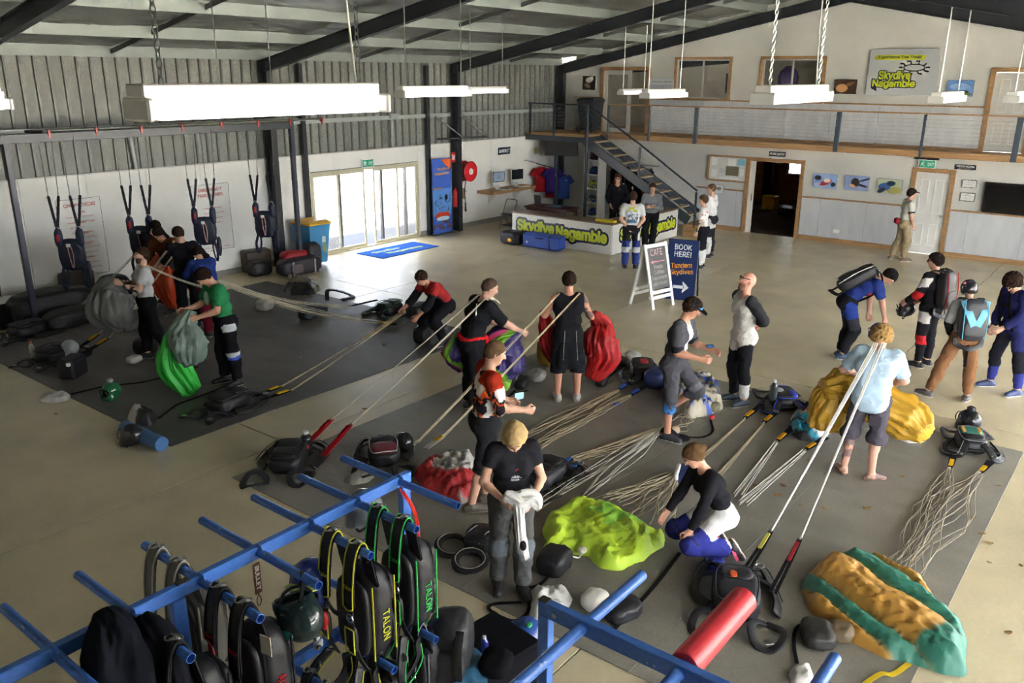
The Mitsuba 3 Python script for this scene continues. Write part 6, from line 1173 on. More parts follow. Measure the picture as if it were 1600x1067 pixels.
def floor_rig(label, x, y, rz, base='#1d1e21', trim='#2f3136', flap=None, s=1.0, seed=1, webbing='#26272b', legs=True, accents=(), group=None, rings=True):
    """harness and container lying on the floor, straps spread; local +x points from the container to the risers"""
    k = thing('parachute_rig', label, 'parachute rig', group); P = lambda m: mov(rot(scl(m, s, s, s), rz), x, y, .008)
    part(k, 'container', P(mov(pillow(.50, .34, .20, .62, 3, .016, seed), 0, 0, .09)), 'nylon', base, True)
    part(k, 'main_flap', P(mov(pillow(.24, .28, .07, .6, 2, .008, seed + 1), -.10, 0, .18)), 'nylon', flap or base, True); part(k, 'reserve_flap', P(mov(pillow(.17, .24, .07, .6, 2, .008, seed + 2), .12, 0, .18)), 'nylon', base, True)
    part(k, 'piping', P(tube([(-.22, -.13, .19), (-.24, 0, .20), (-.22, .13, .19), (0, .155, .20), (.20, .12, .19), (.23, 0, .19), (.20, -.12, .19), (0, -.155, .20), (-.22, -.13, .19)], .006, 5, 4)), 'cloth', trim, True)
    rg = np.random.default_rng(seed)
    for q in (1, -1):
        j = rg.uniform(-.05, .05, 6)
        part(k, 'shoulder_strap', P(strap([(.20, q * .09, .15), (.34, q * .13 + j[0], .10), (.42, q * .20, .05), (.30, q * .29 + j[1], .03), (.05, q * .30, .03), (-.12, q * .24 + j[2], .04)], .075, .02, (0, 0, 1), 5)), 'nylon', base, True)
        part(k, 'strap_trim', P(tube([(.20, q * .125, .165), (.34, q * .17 + j[0], .115), (.44, q * .235, .065), (.32, q * .325 + j[1], .04), (.05, q * .34, .04)], .005, 5, 5)), 'cloth', trim, True)
        if legs:
            c = V(-.36 + j[3], q * (.20 + j[4]), .03); a = np.linspace(0, 2 * math.pi, 9); lp = [c + V(.15 * math.cos(t), .11 * math.sin(t), .03 * math.sin(t * 2 + q)) for t in a]
            part(k, 'leg_strap', P(strap(lp, .055, .016, (0, 0, 1), 5)), 'nylon', webbing, True); part(k, 'buckle', P(cbox(*(c + V(-.13, 0, .03)), .05, .06, .012, 20, .003)), 'metal', '#a8a8a8')
        if rings: part(k, 'ring', P(ring_m((.43, q * .19, .085), .03, .006)), 'metal', '#b9b9b9')
    part(k, 'chest_strap', P(strap([(.22, .29, .05), (.27, .1, .09), (.29, -.1, .08), (.22, -.29, .05)], .04, .007, (0, 0, 1), 4)), 'nylon', webbing)
    for n_, col, a, b in accents: part(k, n_, P(mov(pillow(*b, .6, 2, .004, seed), *a)), 'nylon', col, True)
    return k, (lambda a: P((np.array([a], float), np.zeros((0, 3), int)))[0][0])
def helmet(label, x, y, z, rz, col, visor=None, tilt=0, s=1.0, sticker=None, group=None, up=False):
    k = thing('helmet', label, 'helmet', group); P = lambda m: mov(rot(rot(scl(m, s, s, s), tilt, 'y'), rz), x, y, z)
    def fn(Pt):
        d = (np.linalg.norm(Pt / V(.135, .115, .125), axis=1) - 1) * .115; d = smin(d, sd_cap(Pt, V(.06, .05, -.09), V(.06, -.05, -.09), .065, .065), .05)
        d = np.maximum(d, -(d + .018)); d = np.maximum(d, -(Pt[:, 2] + .115)); e = np.linalg.norm((Pt - V(.14, 0, -.005)) / V(.10, .085, .055), axis=1) - 1
        return np.maximum(d, -e * .055)
    part(k, 'shell', P(surf(fn, (-.22, -.2, -.2), (.24, .2, .2), .0105)), 'gloss', col, True)
    part(k, 'padding', P(ball((0, 0, -.01), (.112, .094, .103), 3)), 'cloth', '#1b1b1d', True)
    part(k, 'rim', P(tube([(.135, -.06, .03), (.15, 0, .05), (.135, .06, .03), (.12, .075, -.02), (.145, 0, -.055), (.12, -.075, -.02), (.135, -.06, .03)], .006, 5, 4)), 'plastic', '#141416')
    if visor: part(k, 'visor', P(mov(rot(scl(ball((0, 0, 0), (1, 1, 1), 2), .07, .10, .02), -35, 'y'), .10, 0, .06)), 'gloss', visor, True)
    if sticker: part(k, 'sticker', P(ball((-.02, -.095, .04), (.05, .025, .035), 2)), 'gloss', sticker, True)
    for q in (1, -1): part(k, 'chin_strap', P(strap([(.02, q * .105, -.08), (.03, q * .06, -.15), (.04, 0, -.165)], .018, .004, (1, 0, 0), 4)), 'cloth', '#17171a')
    return k, P

# ---------------------------------------------------------------- blue hanging racks in the foreground
BLUE = '#2f5fb4'
def rack(label):
    return thing('hanging_rack', label, 'rack')
def arm(k, a, b, r=.0245):
    a, b = V(a), V(b); d = unit(b - a); key = part(k, 'arm', orient(mov(lathe([(r - .003, 0), (r, 0), (r, np.linalg.norm(b - a)), (r - .004, np.linalg.norm(b - a)), (r - .004, .02)], 18), 0, 0, 0), a, b), 'paint', BLUE, 40)
def weld(k, p): part(k, 'weld', ball(p, (.010, .034, .034), 2), 'paint', '#7d9ac8', True)
def paint_fn(p, n, uv):
    s = mikit.noise(p.x * 60, p.y * 60, p.z * 60); w = mikit.smoothstep(.80, .86, mikit.fbm(p.x * 26, p.y * 26, p.z * 26, 2))
    return mikit.mix(mikit.mix(L3('#3767b6'), L3('#4475c2'), s), L3('#a9b3c6'), w * .7)
scene['paint'] = two({'type': 'principled', 'base_color': proc(paint_fn), 'roughness': .3, 'specular': .5})
R1 = rack('long blue steel hanging rack in the foreground loaded with black parachute rigs')
Z1, YB = 1.75, 3.66
part(R1, 'top_bar', cbox(1.7, YB, Z1, 3.7, .045, .075, 0, .004), 'paint'); part(R1, 'post', cbox(3.50, YB, .87, .075, .05, 1.68, 0, .004), 'paint'); part(R1, 'post', cbox(1.86, YB, .87, .075, .05, 1.68, 0, .004), 'paint')
part(R1, 'lower_bar', cbox(1.7, YB, .90, 3.5, .045, .075, 0, .004), 'paint'); part(R1, 'foot', cbox(3.50, YB, .03, .06, 1.0, .05, 0, .004), 'paint'); part(R1, 'foot', cbox(1.86, YB, .03, .06, 1.0, .05, 0, .004), 'paint')
AX = [3.445, 3.08, 2.72, 2.355, 1.995, 1.62, 1.25, .88, .5]
for x in AX: arm(R1, (x, 3.128, Z1), (x, 4.205, Z1)); weld(R1, (x, YB - .024, Z1 + .02))
for x in (3.22, 2.86, 2.50, 2.13, 1.6): arm(R1, (x, 3.13, .90), (x, 4.19, .90)); weld(R1, (x, YB - .024, .92))
part(R1, 'cross_piece', cbox(3.44, YB, 1.12, .16, .05, .06, 0, .004), 'paint')
part(R1, 'number_plate', cbox(1.9, YB, Z1 + .04, .07, .04, .006), 'plastic', '#3a3733')
R2 = rack('blue steel hanging rack at the bottom edge with a red foam sleeve on one arm')
XB2 = 2.945
part(R2, 'top_bar', cbox(XB2, 1.05, Z1, .05, 2.15, .085, 0, .004), 'paint'); part(R2, 'post', cbox(XB2, 2.09, .86, .055, .065, 1.72, 0, .004), 'paint'); part(R2, 'foot', cbox(XB2, 2.09, .03, 1.0, .06, .05, 0, .004), 'paint')
part(R2, 'end_plug', cbox(XB2, 2.10, Z1 + .045, .045, .05, .006), 'plastic', '#35302b'); part(R2, 'bolt', mov(rot(lathe([(0, 0), (.014, 0), (.014, .006), (0, .008)], 10), -90, 'y'), XB2 - .026, 2.02, Z1), 'metal', '#a9b0bb')
for y, x1 in ((1.86, 3.50), (1.345, 3.62), (.83, 3.47), (.3, 3.47)): arm(R2, (2.36, y, Z1), (x1, y, Z1), .030); weld(R2, (XB2 - .03, y, Z1))
part(R2, 'foam_sleeve', mov(rot(lathe([(.034, 0), (.066, 0), (.071, .006), (.071, .644), (.066, .65), (.034, .65)], 28), 90, 'y'), 2.985, 1.345, Z1), 'plastic', '#c22f38', 40, label='red foam sleeve')

def hanging_rig(label, x, y, z, base, trim, web, text=None, flip=1, s=1.0, handle=None, tcol=None, seed=1, depth=.20, legs=True, width=.30, high=.60):
    """rig hung over a rack arm by its two shoulder straps; container on the far side (+x), harness in front"""
    k = thing('parachute_rig', label, 'parachute rig'); P = lambda m: mov(scl(m, flip * s, s, s), x, y, z) if flip > 0 else (lambda v, f: (v, f[:, ::-1]))(*mov(scl(m, flip * s, s, s), x, y, z))
    part(k, 'container', P(mov(pillow(depth, width, high, .66, 3, .012, seed), .14, 0, -.20 - high / 2)), 'nylon', base, True)
    part(k, 'reserve_flap', P(mov(pillow(.06, width * .8, high * .38, .6, 2, .006, seed + 1), .14 + depth / 2, 0, -.20 - high * .28)), 'nylon', base, True); part(k, 'main_flap', P(mov(pillow(.06, width * .85, high * .42, .6, 2, .006, seed + 2), .14 + depth / 2, 0, -.20 - high * .74)), 'nylon', base, True)
    part(k, 'back_pad', P(mov(pillow(.05, width * .9, high * .85, .6, 2, .01, seed + 3), .03, 0, -.20 - high * .5)), 'nylon', '#232428', True)
    for e in (.14 - depth * .46, .14 + depth * .40):
        part(k, 'piping', P(tube([(e, -width * .5, -.26), (e, -width * .5, -.2 - high * .5), (e, -width * .49, -.16 - high)], .0065, 6, 6)), 'cloth', trim, True)
    for q in (1, -1):
        yy = q * .105
        part(k, 'shoulder_strap', P(strap([(.10, yy, -.28), (.05, yy, -.05), (.018, yy, .030), (-.018, yy, .034), (-.05, yy, -.03), (-.075, yy, -.18), (-.085, yy * 1.05, -.34)], .082, .018, (0, 0, 1), 6)), 'nylon', base, True)
        for o in (.040, -.040): part(k, 'strap_trim', P(tube([(.05, yy + o, -.04), (.018, yy + o, .042), (-.022, yy + o, .046), (-.062, yy + o, -.03), (-.088, yy + o, -.18), (-.098, yy + o, -.33)], .0055, 5, 6)), 'cloth', trim, True)
        part(k, 'strap_trim', P(tube([(-.098, yy - .04, -.33), (-.100, yy, -.345), (-.098, yy + .04, -.33)], .0055, 5, 4)), 'cloth', trim, True)
        part(k, 'webbing', P(strap([(-.080, yy, -.33), (-.085, yy * 1.1, -.48), (-.06, yy * 1.2, -.66), (.0, yy * 1.3, -.80)], .045, .010, (1, 0, 0), 5)), 'nylon', web, True)
        part(k, 'buckle', P(cat(ring_m((-.092, yy * 1.05, -.40), .026, .005, 'x', 9), cbox(-.092, yy * 1.05, -.40, .008, .05, .012))), 'metal', '#a9aaac')
        part(k, 'mud_flap', P(mov(pillow(.035, .08, .18, .7, 2, .004, seed), -.085, yy * 1.1, -.54)), 'nylon', base, True); part(k, 'mud_flap_trim', P(tube([(-.106, yy * 1.1 + .037, -.46), (-.106, yy * 1.1 + .037, -.62), (-.106, yy * 1.1 - .037, -.62), (-.106, yy * 1.1 - .037, -.46), (-.106, yy * 1.1 + .037, -.46)], .005, 5)), 'cloth', trim)
        part(k, 'ring', P(cat(ring_m((-.012, yy + .02, .052), .024, .005, 'z', 12), ring_m((.012, yy - .02, .055), .018, .004, 'z', 10), cbox(0, yy, .048, .04, .03, .012))), 'metal', '#c4c5c6')
        if legs:
            j = .05 * q; lp = [(-.06, yy * 1.25, -.74), (-.14, yy * 1.3 + j, -.86), (-.14, yy * 1.3 + j, -.98), (-.04, yy * 1.3, -1.04), (.06, yy * 1.2, -.96), (.06, yy * 1.15, -.84)]
            part(k, 'leg_strap', P(strap(lp, .065, .018, (0, 1, 0), 6)), 'nylon', base, True); part(k, 'leg_strap_trim', P(tube([(a_, b_ - .035, c_ - .012) for a_, b_, c_ in lp], .005, 5, 6)), 'cloth', trim, True); part(k, 'leg_strap_trim', P(tube([(a_, b_ + .035, c_ - .012) for a_, b_, c_ in lp], .005, 5, 6)), 'cloth', trim, True)
            part(k, 'leg_buckle', P(cbox(-.12, yy * 1.3 + j, -.83, .012, .07, .05, 0, .003)), 'metal', '#b5b6b8')
    part(k, 'chest_strap', P(strap([(-.088, .10, -.36), (-.10, .03, -.40), (-.10, -.03, -.40), (-.088, -.10, -.36)], .03, .006, (1, 0, 0), 4)), 'nylon', web)
    if handle: part(k, 'cutaway_handle', P(mov(pillow(.04, .05, .13, .75, 2, .002), -.11, .10, -.50)), 'nylon', handle, True, label='red pillow handle')
    if text:
        for q in (1, -1): part(k, 'embroidery', P(rot(frame((-.092, q * .105, -.20), (0, -1, 0), (.10, 0, 1))(words(text, .068, .026, 0, 0, .003, False)), 0)), 'cloth', tcol or trim)
        part(k, 'embroidery', P(frame((.14, -width * .525, -.30 - high * .42), (0, 0, -1), (1, 0, 0))(words(text.upper(), .20, .055, 0, 0, .003, False))), 'cloth', tcol or trim)
    return k
hanging_rig('black rig with bright green piping hung nearest the rack\'s end post', 3.08, 3.34, Z1, '#1b1c1f', '#3fae58', '#2b2c30', 'Talon', seed=3)
hanging_rig('black rig with yellow piping and red handle on the rack', 2.72, 3.34, Z1, '#1c1c1f', '#b7b43a', '#3b3c40', 'Talon', handle='#c2222a', seed=5)
k = hanging_rig('black rig with red and white side panels and red embroidery on the rack', 1.995, 3.36, Z1, '#191a1d', '#232428', '#2a2b2f', 'Aurore', tcol='#a8222a', seed=7)
part(k, 'red_panel', mov(pillow(.02, .12, .32, .7, 2, .003), 1.995 - .10, 3.47, Z1 - .38), 'nylon', '#8f2028', True); part(k, 'white_panel', mov(pillow(.022, .06, .28, .7, 2, .003), 1.995 - .11, 3.48, Z1 - .36), 'nylon', '#b9b4ae', True)
k = hanging_rig('grey camouflage rig on the far side of the blue rack', 1.995, 3.95, Z1, '#66645c', '#a39f94', '#55554f', seed=9)
hanging_rig('plain black rig on a lower arm of the rack with pale grey piping', 3.22, 3.36, .92, '#1d1e21', '#77797c', '#2a2b2f', seed=11, s=.8, legs=False, high=.5)
hanging_rig('dark rig on a lower arm under the yellow piped rig', 2.86, 3.36, .92, '#1b1b1e', '#37393e', '#2a2b2f', seed=12, s=.78, legs=False, high=.5)
hanging_rig('dark rig on a lower arm behind the hanging helmet', 2.50, 3.38, .92, '#1a1b1e', '#33353a', '#2a2b2f', seed=13, s=.78, legs=False, high=.5)
hanging_rig('dark rig on a lower arm below the red and white rig', 2.13, 3.38, .92, '#1a1a1d', '#46292c', '#2a2b2f', seed=14, s=.78, legs=False, high=.5)
hanging_rig('black rig behind the black hooded jacket on the rack', 1.62, 3.36, Z1, '#18191b', '#2c2e33', '#26272a', seed=15, legs=False)
# jacket draped over the bar
k = thing('jacket', 'black hooded jacket draped over the rack bar near bottom left', 'jacket')
m, S, A = gathered([(1.47, 3.60, 1.88), (1.45, 3.50, 1.78), (1.40, 3.40, 1.58), (1.37, 3.36, 1.32), (1.36, 3.36, 1.05)], [.05, .15, .19, .17, .19], 7, .08, 1.1, 4, 10, (1, 0, 0)); part(k, 'hood_and_back', m, 'cloth', '#1d1f25', True)
m, S, A = gathered([(1.58, 3.50, 1.80), (1.60, 3.36, 1.72), (1.60, 3.30, 1.45), (1.58, 3.30, 1.15)], [.06, .10, .09, .10], 5, .10, 1, 6, 8, (1, 0, 0)); part(k, 'sleeve', m, 'cloth', '#1a1b20', True)
part(k, 'zip_pull', tube([(1.50, 3.20, 1.35), (1.49, 3.19, 1.28)], .008, 5), 'cloth', '#c24a78')
# helmets and small things on the rack
k, P = helmet('black and teal helmet with an action camera hung upside down on the rack', 2.33, 3.27, 1.50, -100, '#1c2a2c', None, 165, 1.0, '#2a7f7a')
part(k, 'hanging_strap', strap([(2.31, 3.27, 1.55), (2.33, 3.24, 1.68), (2.355, 3.26, 1.785), (2.37, 3.30, 1.68), (2.37, 3.30, 1.55)], .025, .005, (0, 1, 0), 5), 'cloth', '#1a1a1c')
kk = thing('action_camera', 'small grey action camera mounted under the hanging helmet', 'camera'); part(kk, 'body', cbox(2.37, 3.19, 1.35, .06, .035, .045, 25, .006), 'plastic', '#8d9096'); part(kk, 'lens', mov(rot(lathe([(0, 0), (.014, 0), (.014, .012), (0, .012)], 12), 90, 'x'), 2.355, 3.17, 1.352), 'gloss', '#1b2530'); part(kk, 'mount', cbox(2.37, 3.20, 1.382, .025, .025, .025), 'plastic', '#6d7075')
helmet('navy and lime full face helmet behind the yellow piped rig', 2.62, 3.56, 1.47, -150, '#25336e', '#8fa53a', 20, 1.0, '#9db23a')
helmet('grey helmet hung behind the bar at the end of the rack', 3.30, 3.84, 1.56, 100, '#74797e', None, 10, 1.0, '#cfd2d4')
k = thing('lanyard', 'red cord with black pouch hanging from the rack post', 'lanyard')
part(k, 'cord', tube([(3.40, 3.60, 1.73), (3.46, 3.57, 1.60), (3.52, 3.58, 1.45), (3.525, 3.58, 1.17)], .007, 5, 5), 'cloth', '#b5332c'); part(k, 'cord', tube([(3.42, 3.58, 1.71), (3.50, 3.57, 1.55), (3.54, 3.575, 1.4), (3.54, 3.575, 1.17)], .007, 5, 5), 'cloth', '#b5332c'); part(k, 'pouch', mov(pillow(.05, .05, .24, .75, 2, .004), 3.535, 3.575, 1.06), 'nylon', '#1d1d1f', True)
k = thing('tag', 'brown strap tag with lettering hanging under the rack bar', 'tag'); part(k, 'strap', box(2.28, 2.325, 3.60, 3.604, 1.53, 1.72), 'cloth', '#54382f'); part(k, 'lettering', frame((2.3025, 3.598, 1.63), (0, 0, -1), (1, 0, 0))(words('BULLET', .15, .026, 0, 0, .002)), 'cloth', '#c9c0b4'); part(k, 'cord_loop', tube([(2.30, 3.602, 1.53), (2.285, 3.602, 1.48), (2.30, 3.602, 1.45), (2.315, 3.602, 1.48), (2.30, 3.602, 1.53)], .003, 4, 3), 'cloth', '#6d4a38')
solo('card_tag', cbox(2.03, 3.16, 1.56, .004, .07, .11, 10), 'plastic', '#b9b2a6', 'pale card tag hanging under the arm of the red panelled rig', 'tag')

# ---------------------------------------------------------------- parachutes and rigs
J = lambda f, n: f.J[n]
# lime canopy on the mat
limeO = [(5.874, 4.229, 0), (6.237, 4.414, 0), (6.559, 4.399, 0), (6.738, 4.22, 0), (6.724, 3.936, 0), (6.686, 3.612, 0), (6.652, 3.319, 0), (6.418, 3.22, 0), (6.094, 3.236, 0), (5.83, 3.33, 0), (5.755, 3.488, 0), (5.832, 3.7, 0), (5.736, 3.888, 0), (5.659, 4.055, 0)]
limebase = mottled('#bdd936', '#9cc03e', .8, 5)
def limecol(L, w, cr):
    c = limebase(L, w, cr); t = ((L[:, 0] > .12) & (L[:, 0] < .42) & (w > -.03)) | ((np.abs(L[:, 1] + .1) < .06) & (L[:, 0] > 0)); c[t] = c[t] * .35 + C('#6fc44e') * .65; return c
k = thing('parachute', 'lime yellow parachute heaped on the mat beside the kneeling woman', 'parachute')
heap('canopy', '', '', limeO, .24, limecol, 3, .22, .055, 2.6, .022, 35, key=k)
nb = (7.741, 3.767)
lines(k, (*(6.68, 3.947), .16), (*nb, .10), 12, '#a3977d', .10, .03, .03, 1, wig=.05); lines(k, (*(6.621, 3.416), .14), (*nb, .08), 12, '#a3977d', .11, .03, .03, 2, wig=.05); lines(k, (*(6.645, 3.662), .14), (*nb, .10), 8, '#9c917a', .12, .03, .03, 3, wig=.05)
part(k, 'attachment_point', mov(pillow(.10, .08, .05, .8, 2, .004), *(5.827, 3.74), .06), 'nylon', '#cfc9b8', True)
# green and ochre canopy bottom right
goO = [(6.537, 1.927, 0), (6.824, 1.962, 0), (7.178, 1.921, 0), (7.387, 1.8, 0), (7.486, 1.539, 0), (7.31, 1.119, 0), (7.059, 0.908, 0), (6.846, 0.693, 0), (6.477, 0.589, 0), (6.224, 0.557, 0), (6.14, 0.707, 0), (6.127, 0.884, 0), (6.082, 1.082, 0), (6.107, 1.356, 0), (6.226, 1.599, 0), (6.305, 1.776, 0)]
gof = lambda L, w: L[:, 1] + .22 * L[:, 0] + .10 * w
def gocol(L, w, cr):
    ss = lambda e, x: np.clip((x - e) / .03 + .5, 0, 1)[:, None]; a = gof(L, w); cs = mixcol('#a07633', '#2c6656', '#a67b36', '#2f6d5b', '#a07633'); c = np.tile(cs[0], (len(L), 1))
    for e, q in zip([-.40, -.21, .27, .53], cs[1:]): c = c + (q - c) * ss(e, a)
    m = ss(.47, L[:, 0] - .3 * w) * ss(-.21, a) * (1 - ss(.27, a)) * (1 - ss(.25, L[:, 1])); c = c + (C('#2c6656') - c) * m
    return c * (.85 + .3 * fbm(np.column_stack([L * 6, 0 * w])))[:, None]
k = thing('parachute', 'dark green and ochre parachute folded in long rolls on the mat', 'parachute')
heap('canopy', '', '', goO, .10, gocol, 8, .18, .085, 3.8, .022, -105.7, key=k, rolls=(gof, [-.40, -.21, .27, .53], .115))
rA, rB = (9.902, 1.442), (9.994, 1.151)
lines(k, (*(7.401, 1.358), .10), (*rA, .05), 12, '#8d8573', .05, .02, .02, 4, wig=.10); lines(k, (*(7.351, 1.226), .12), (*rB, .05), 14, '#8d8573', .08, .03, .02, 5, wig=.14)
kk, at_ = floor_rig('black rig with green and ochre flap near the right edge of the mat', *(10.777, 1.399), 200, '#1b1b1e', '#6b6d70', '#2a6557', .95, 21, accents=[('ochre_panel', '#a8803a', (-.1, .09, .20), (.2, .05, .04)), ('ochre_panel', '#a8803a', (-.1, -.09, .20), (.2, .05, .04))])
riser(k, (*(10.378, 1.494), .06), (*rA, .05), '#1d1d20', .04, '#b58f24'); riser(k, (*(10.383, 1.108), .06), (*rB, .05), '#1d1d20', .04, '#b58f24')
# pilot chute and white cloth in front of it
floor_bag = lambda label, x, y, rz, sx, sy, sz, col, seed=1, name='bag', catg='bag', mat='nylon', p=.6, z=.008, amp=.02: solo(name, mov(rot(pillow(sx, sy, sz, p, 3, amp, seed), rz), x, y, z + sz * .47), mat, col, label, catg, None, True)
k = thing('pilot_chute', 'black and bronze mesh pilot chute beside the green and ochre parachute', 'pilot chute'); px_, py_ = (6.003, 1.549)
part(k, 'bag', mov(rot(pillow(.30, .24, .14, .6, 3, .02, 31), 30), px_ - .05, py_ + .03, .075), 'nylon', '#232220', True); part(k, 'mesh', mov(rot(pillow(.20, .20, .12, .75, 3, .018, 32), 10), px_ + .10, py_ - .10, .07), 'nylon', '#5a4d38', True)
part(k, 'bridle', strap([(*(6.186, 1.649), .05), (*(5.995, 1.754), .03), (*(5.781, 1.7), .02), (*(5.574, 1.598), .02)], .03, .005, (0, 0, 1), 6), 'cloth', '#1c1c1e')
heap('crumpled_cloth', 'small white cloth at the bottom edge beside the blue rack arm', 'cloth', [(5.463, 1.62, 0), (5.589, 1.578, 0), (5.587, 1.489, 0), (5.42, 1.397, 0), (5.269, 1.532, 0)], .10, mottled('#c9c6bf', '#a8a59e', .5), 5, .08, .05, 6, .03)
part(thing('yellow_strap', 'yellow and black printed strap lying below the green and ochre parachute', 'strap'), 'strap', strap([(*(5.627, 1.138), .015), (*(5.839, 1.061), .03), (*(5.914, 0.99), .015), (*(6.112, 0.926), .02)], .04, .005, (0, 0, 1), 5), 'cloth', '#b39a2c')
# rig with orange tag, white lines up to the blue shirt
kk, at_ = floor_rig('black rig with an orange tag at the near end of the white lines', *(6.004, 2.295), 25, '#1c1c1f', '#3a3b3f', None, 1.15, 22, accents=[('orange_tag', '#c85a2a', (.10, .02, .20), (.12, .07, .03))])
k = canopy('yellow parachute gathered in the arms of the man in the light blue shirt', [(bluetee.J['pelvis'] + bluetee.F * .25 + bluetee.L * .55 + V(0, 0, -.10)), bluetee.J['pelvis'] + bluetee.F * .42 + bluetee.L * .35 + V(0, 0, -.12), bluetee.J['pelvis'] + bluetee.F * .44 - bluetee.L * .05 + V(0, 0, -.22), bluetee.J['pelvis'] + bluetee.F * .38 - bluetee.L * .40 + V(0, 0, -.34), bluetee.J['pelvis'] + bluetee.F * .28 - bluetee.L * .58 + V(0, 0, -.40)], [.12, .22, .24, .25, .12], lambda S, A: C('#b28a2a') * (.85 + .3 * fbm(np.stack([A, S * 3, 0 * S], -1) * 2))[:, None], pleats=13, amp=.14, seed=3, n=9)
canopy('', [bluetee.J['pelvis'] + bluetee.F * .42 + bluetee.L * .42 + V(0, 0, .12), bluetee.J['pelvis'] + bluetee.F * .36 + bluetee.L * .48 + V(0, 0, -.25), bluetee.J['pelvis'] + bluetee.F * .30 + bluetee.L * .50 + V(0, 0, -.58)], [.06, .19, .20], lambda S, A: C('#ad862a') * (.85 + .3 * fbm(np.stack([A, S * 3, 0 * S], -1) * 2))[:, None], key=k, pname='hanging_fold', pleats=15, amp=.16, seed=8, n=9, hint=(1, 0, 0))
sh = bluetee.J['neck'] + V(0, 0, .045); w1, w2 = (6.994, 2.394, 0.22), (7.029, 2.132, 0.22)
for i, (e, o) in enumerate(((w1, .05), (w1, .03), (w1, .07), (w2, -.03), (w2, -.01))):
    a = sh + bluetee.L * o + bluetee.F * .10; part(k, 'line_group', tube([V(e) + V(.01 * i, 0, 0), (V(e) * .5 + (sh + bluetee.L * o - bluetee.F * .10) * .5), sh + bluetee.L * o - bluetee.F * .10, sh + bluetee.L * o + V(0, 0, .035), a, bluetee.J['wrL'] * .5 + bluetee.J['wrR'] * .5 + V(0, 0, .0)], .0085, 6), 'cloth', '#cfccc6')
riser(k, (*(6.285, 2.348), .14), w1, '#1b1b1d', .028, '#a8a04a'); riser(k, (*(6.199, 2.051), .12), w2, '#1b1b1d', .028, '#7d2a2e')
# black and white cloth, blue canopy and rigs behind him
heap('crumpled_cloth', 'black and white folded cloth right of the yellow parachute', 'cloth', [(10.474, 2.13, 0), (10.844, 2.172, 0), (11.035, 2.065, 0), (10.868, 1.889, 0), (10.598, 1.856, 0), (10.428, 2.006, 0)], .14, lambda L, w, cr: np.where((L[:, 0] * .7 + L[:, 1] * .7 > .03)[:, None], C('#232326'), C('#c9c6be')), 6, .10, .05, 8, .03)
heap('parachute', 'royal blue parachute heap at the far edge of the mat', 'parachute', [(10.84, 3.264, 0), (11.584, 3.413, 0), (11.916, 3.249, 0), (11.932, 2.985, 0), (11.246, 2.764, 0), (10.784, 2.807, 0), (10.69, 3.026, 0)], .22, mottled('#3346a0', '#22306f', .8, 5), 9, .14, .10, 5.5, .028)
heap('parachute', 'teal, white and black parachute heap left of the yellow parachute', 'parachute', [(9.915, 3.318, 0), (10.444, 3.468, 0), (10.832, 3.419, 0), (10.707, 3.074, 0), (10.265, 2.885, 0), (9.834, 2.86, 0), (9.659, 3.075, 0)], .17, lambda L, w, cr: mixcol('#1e2024', '#2f8fa6', '#b9b6b0', '#3b4ba0', '#1e2024')[np.digitize(L[:, 0] + w, [-.3, -.12, .10, .3])], 10, .14, .10, 5.5, .028)
# blue and black rig with bottle, and the rig lines that pass behind the kneeling woman
kk, at_ = floor_rig('black rig with blue lining beside a clear bottle at the far edge of the mat', *(10.668, 3.695), 215, '#222327', '#3b4bb0', '#2c2e34', 1.0, 23, accents=[('blue_lining', '#3340a0', (.1, .1, .20), (.2, .1, .06)), ('grey_panel', '#8b8d90', (-.05, -.05, .2), (.12, .12, .05))])
def bottle(label, x, y, z, h, r, col, cap, tilt=0, rz=0):
    k = thing('bottle', label, 'bottle'); P = lambda m: mov(rot(rot(m, tilt, 'y'), rz), x, y, z)
    part(k, 'body', P(lathe([(0, 0), (r * .9, 0), (r, .01), (r, h * .66), (r * .85, h * .76), (r * .42, h * .86), (r * .42, h * .9), (0, h * .9)], 16)), 'gloss', col, 40); part(k, 'cap', P(lathe([(0, h * .88), (r * .5, h * .88), (r * .5, h), (0, h)], 12)), 'plastic', cap)
bottle('clear dark bottle standing on the blue lined rig', *(10.445, 3.75), .15, .28, .05, '#3b4244', '#c9c9c9')
k = thing('line_set', 'tan suspension lines with yellow toggles running towards the kneeling woman', 'suspension lines')
for a, b, c in (((10.358, 3.858), (9.835, 3.876), (8.328, 3.811)), ((10.331, 3.607), (9.852, 3.623), (8.129, 3.46))): riser(k, (*a, .08), (*b, .04), '#1c1c1f', .04, '#b5801f'); lines(k, (*b, .04), (*c, .03), 5, '#a89a7c', .015, .03, .0, 7)
k = thing('line_set', 'pale suspension lines ending behind the back of the kneeling woman', 'suspension lines')
for a, b, c in (((9.956, 3.267), (9.383, 3.267), (7.799, 3.084)), ((9.859, 2.829), (9.366, 2.913), (7.675, 2.971))): riser(k, (*a, .06), (*b, .04), '#1e2126', .04, '#b5801f'); lines(k, (*b, .04), (*c, .03), 6, '#b9b4a8', .015, .03, .0, 8)
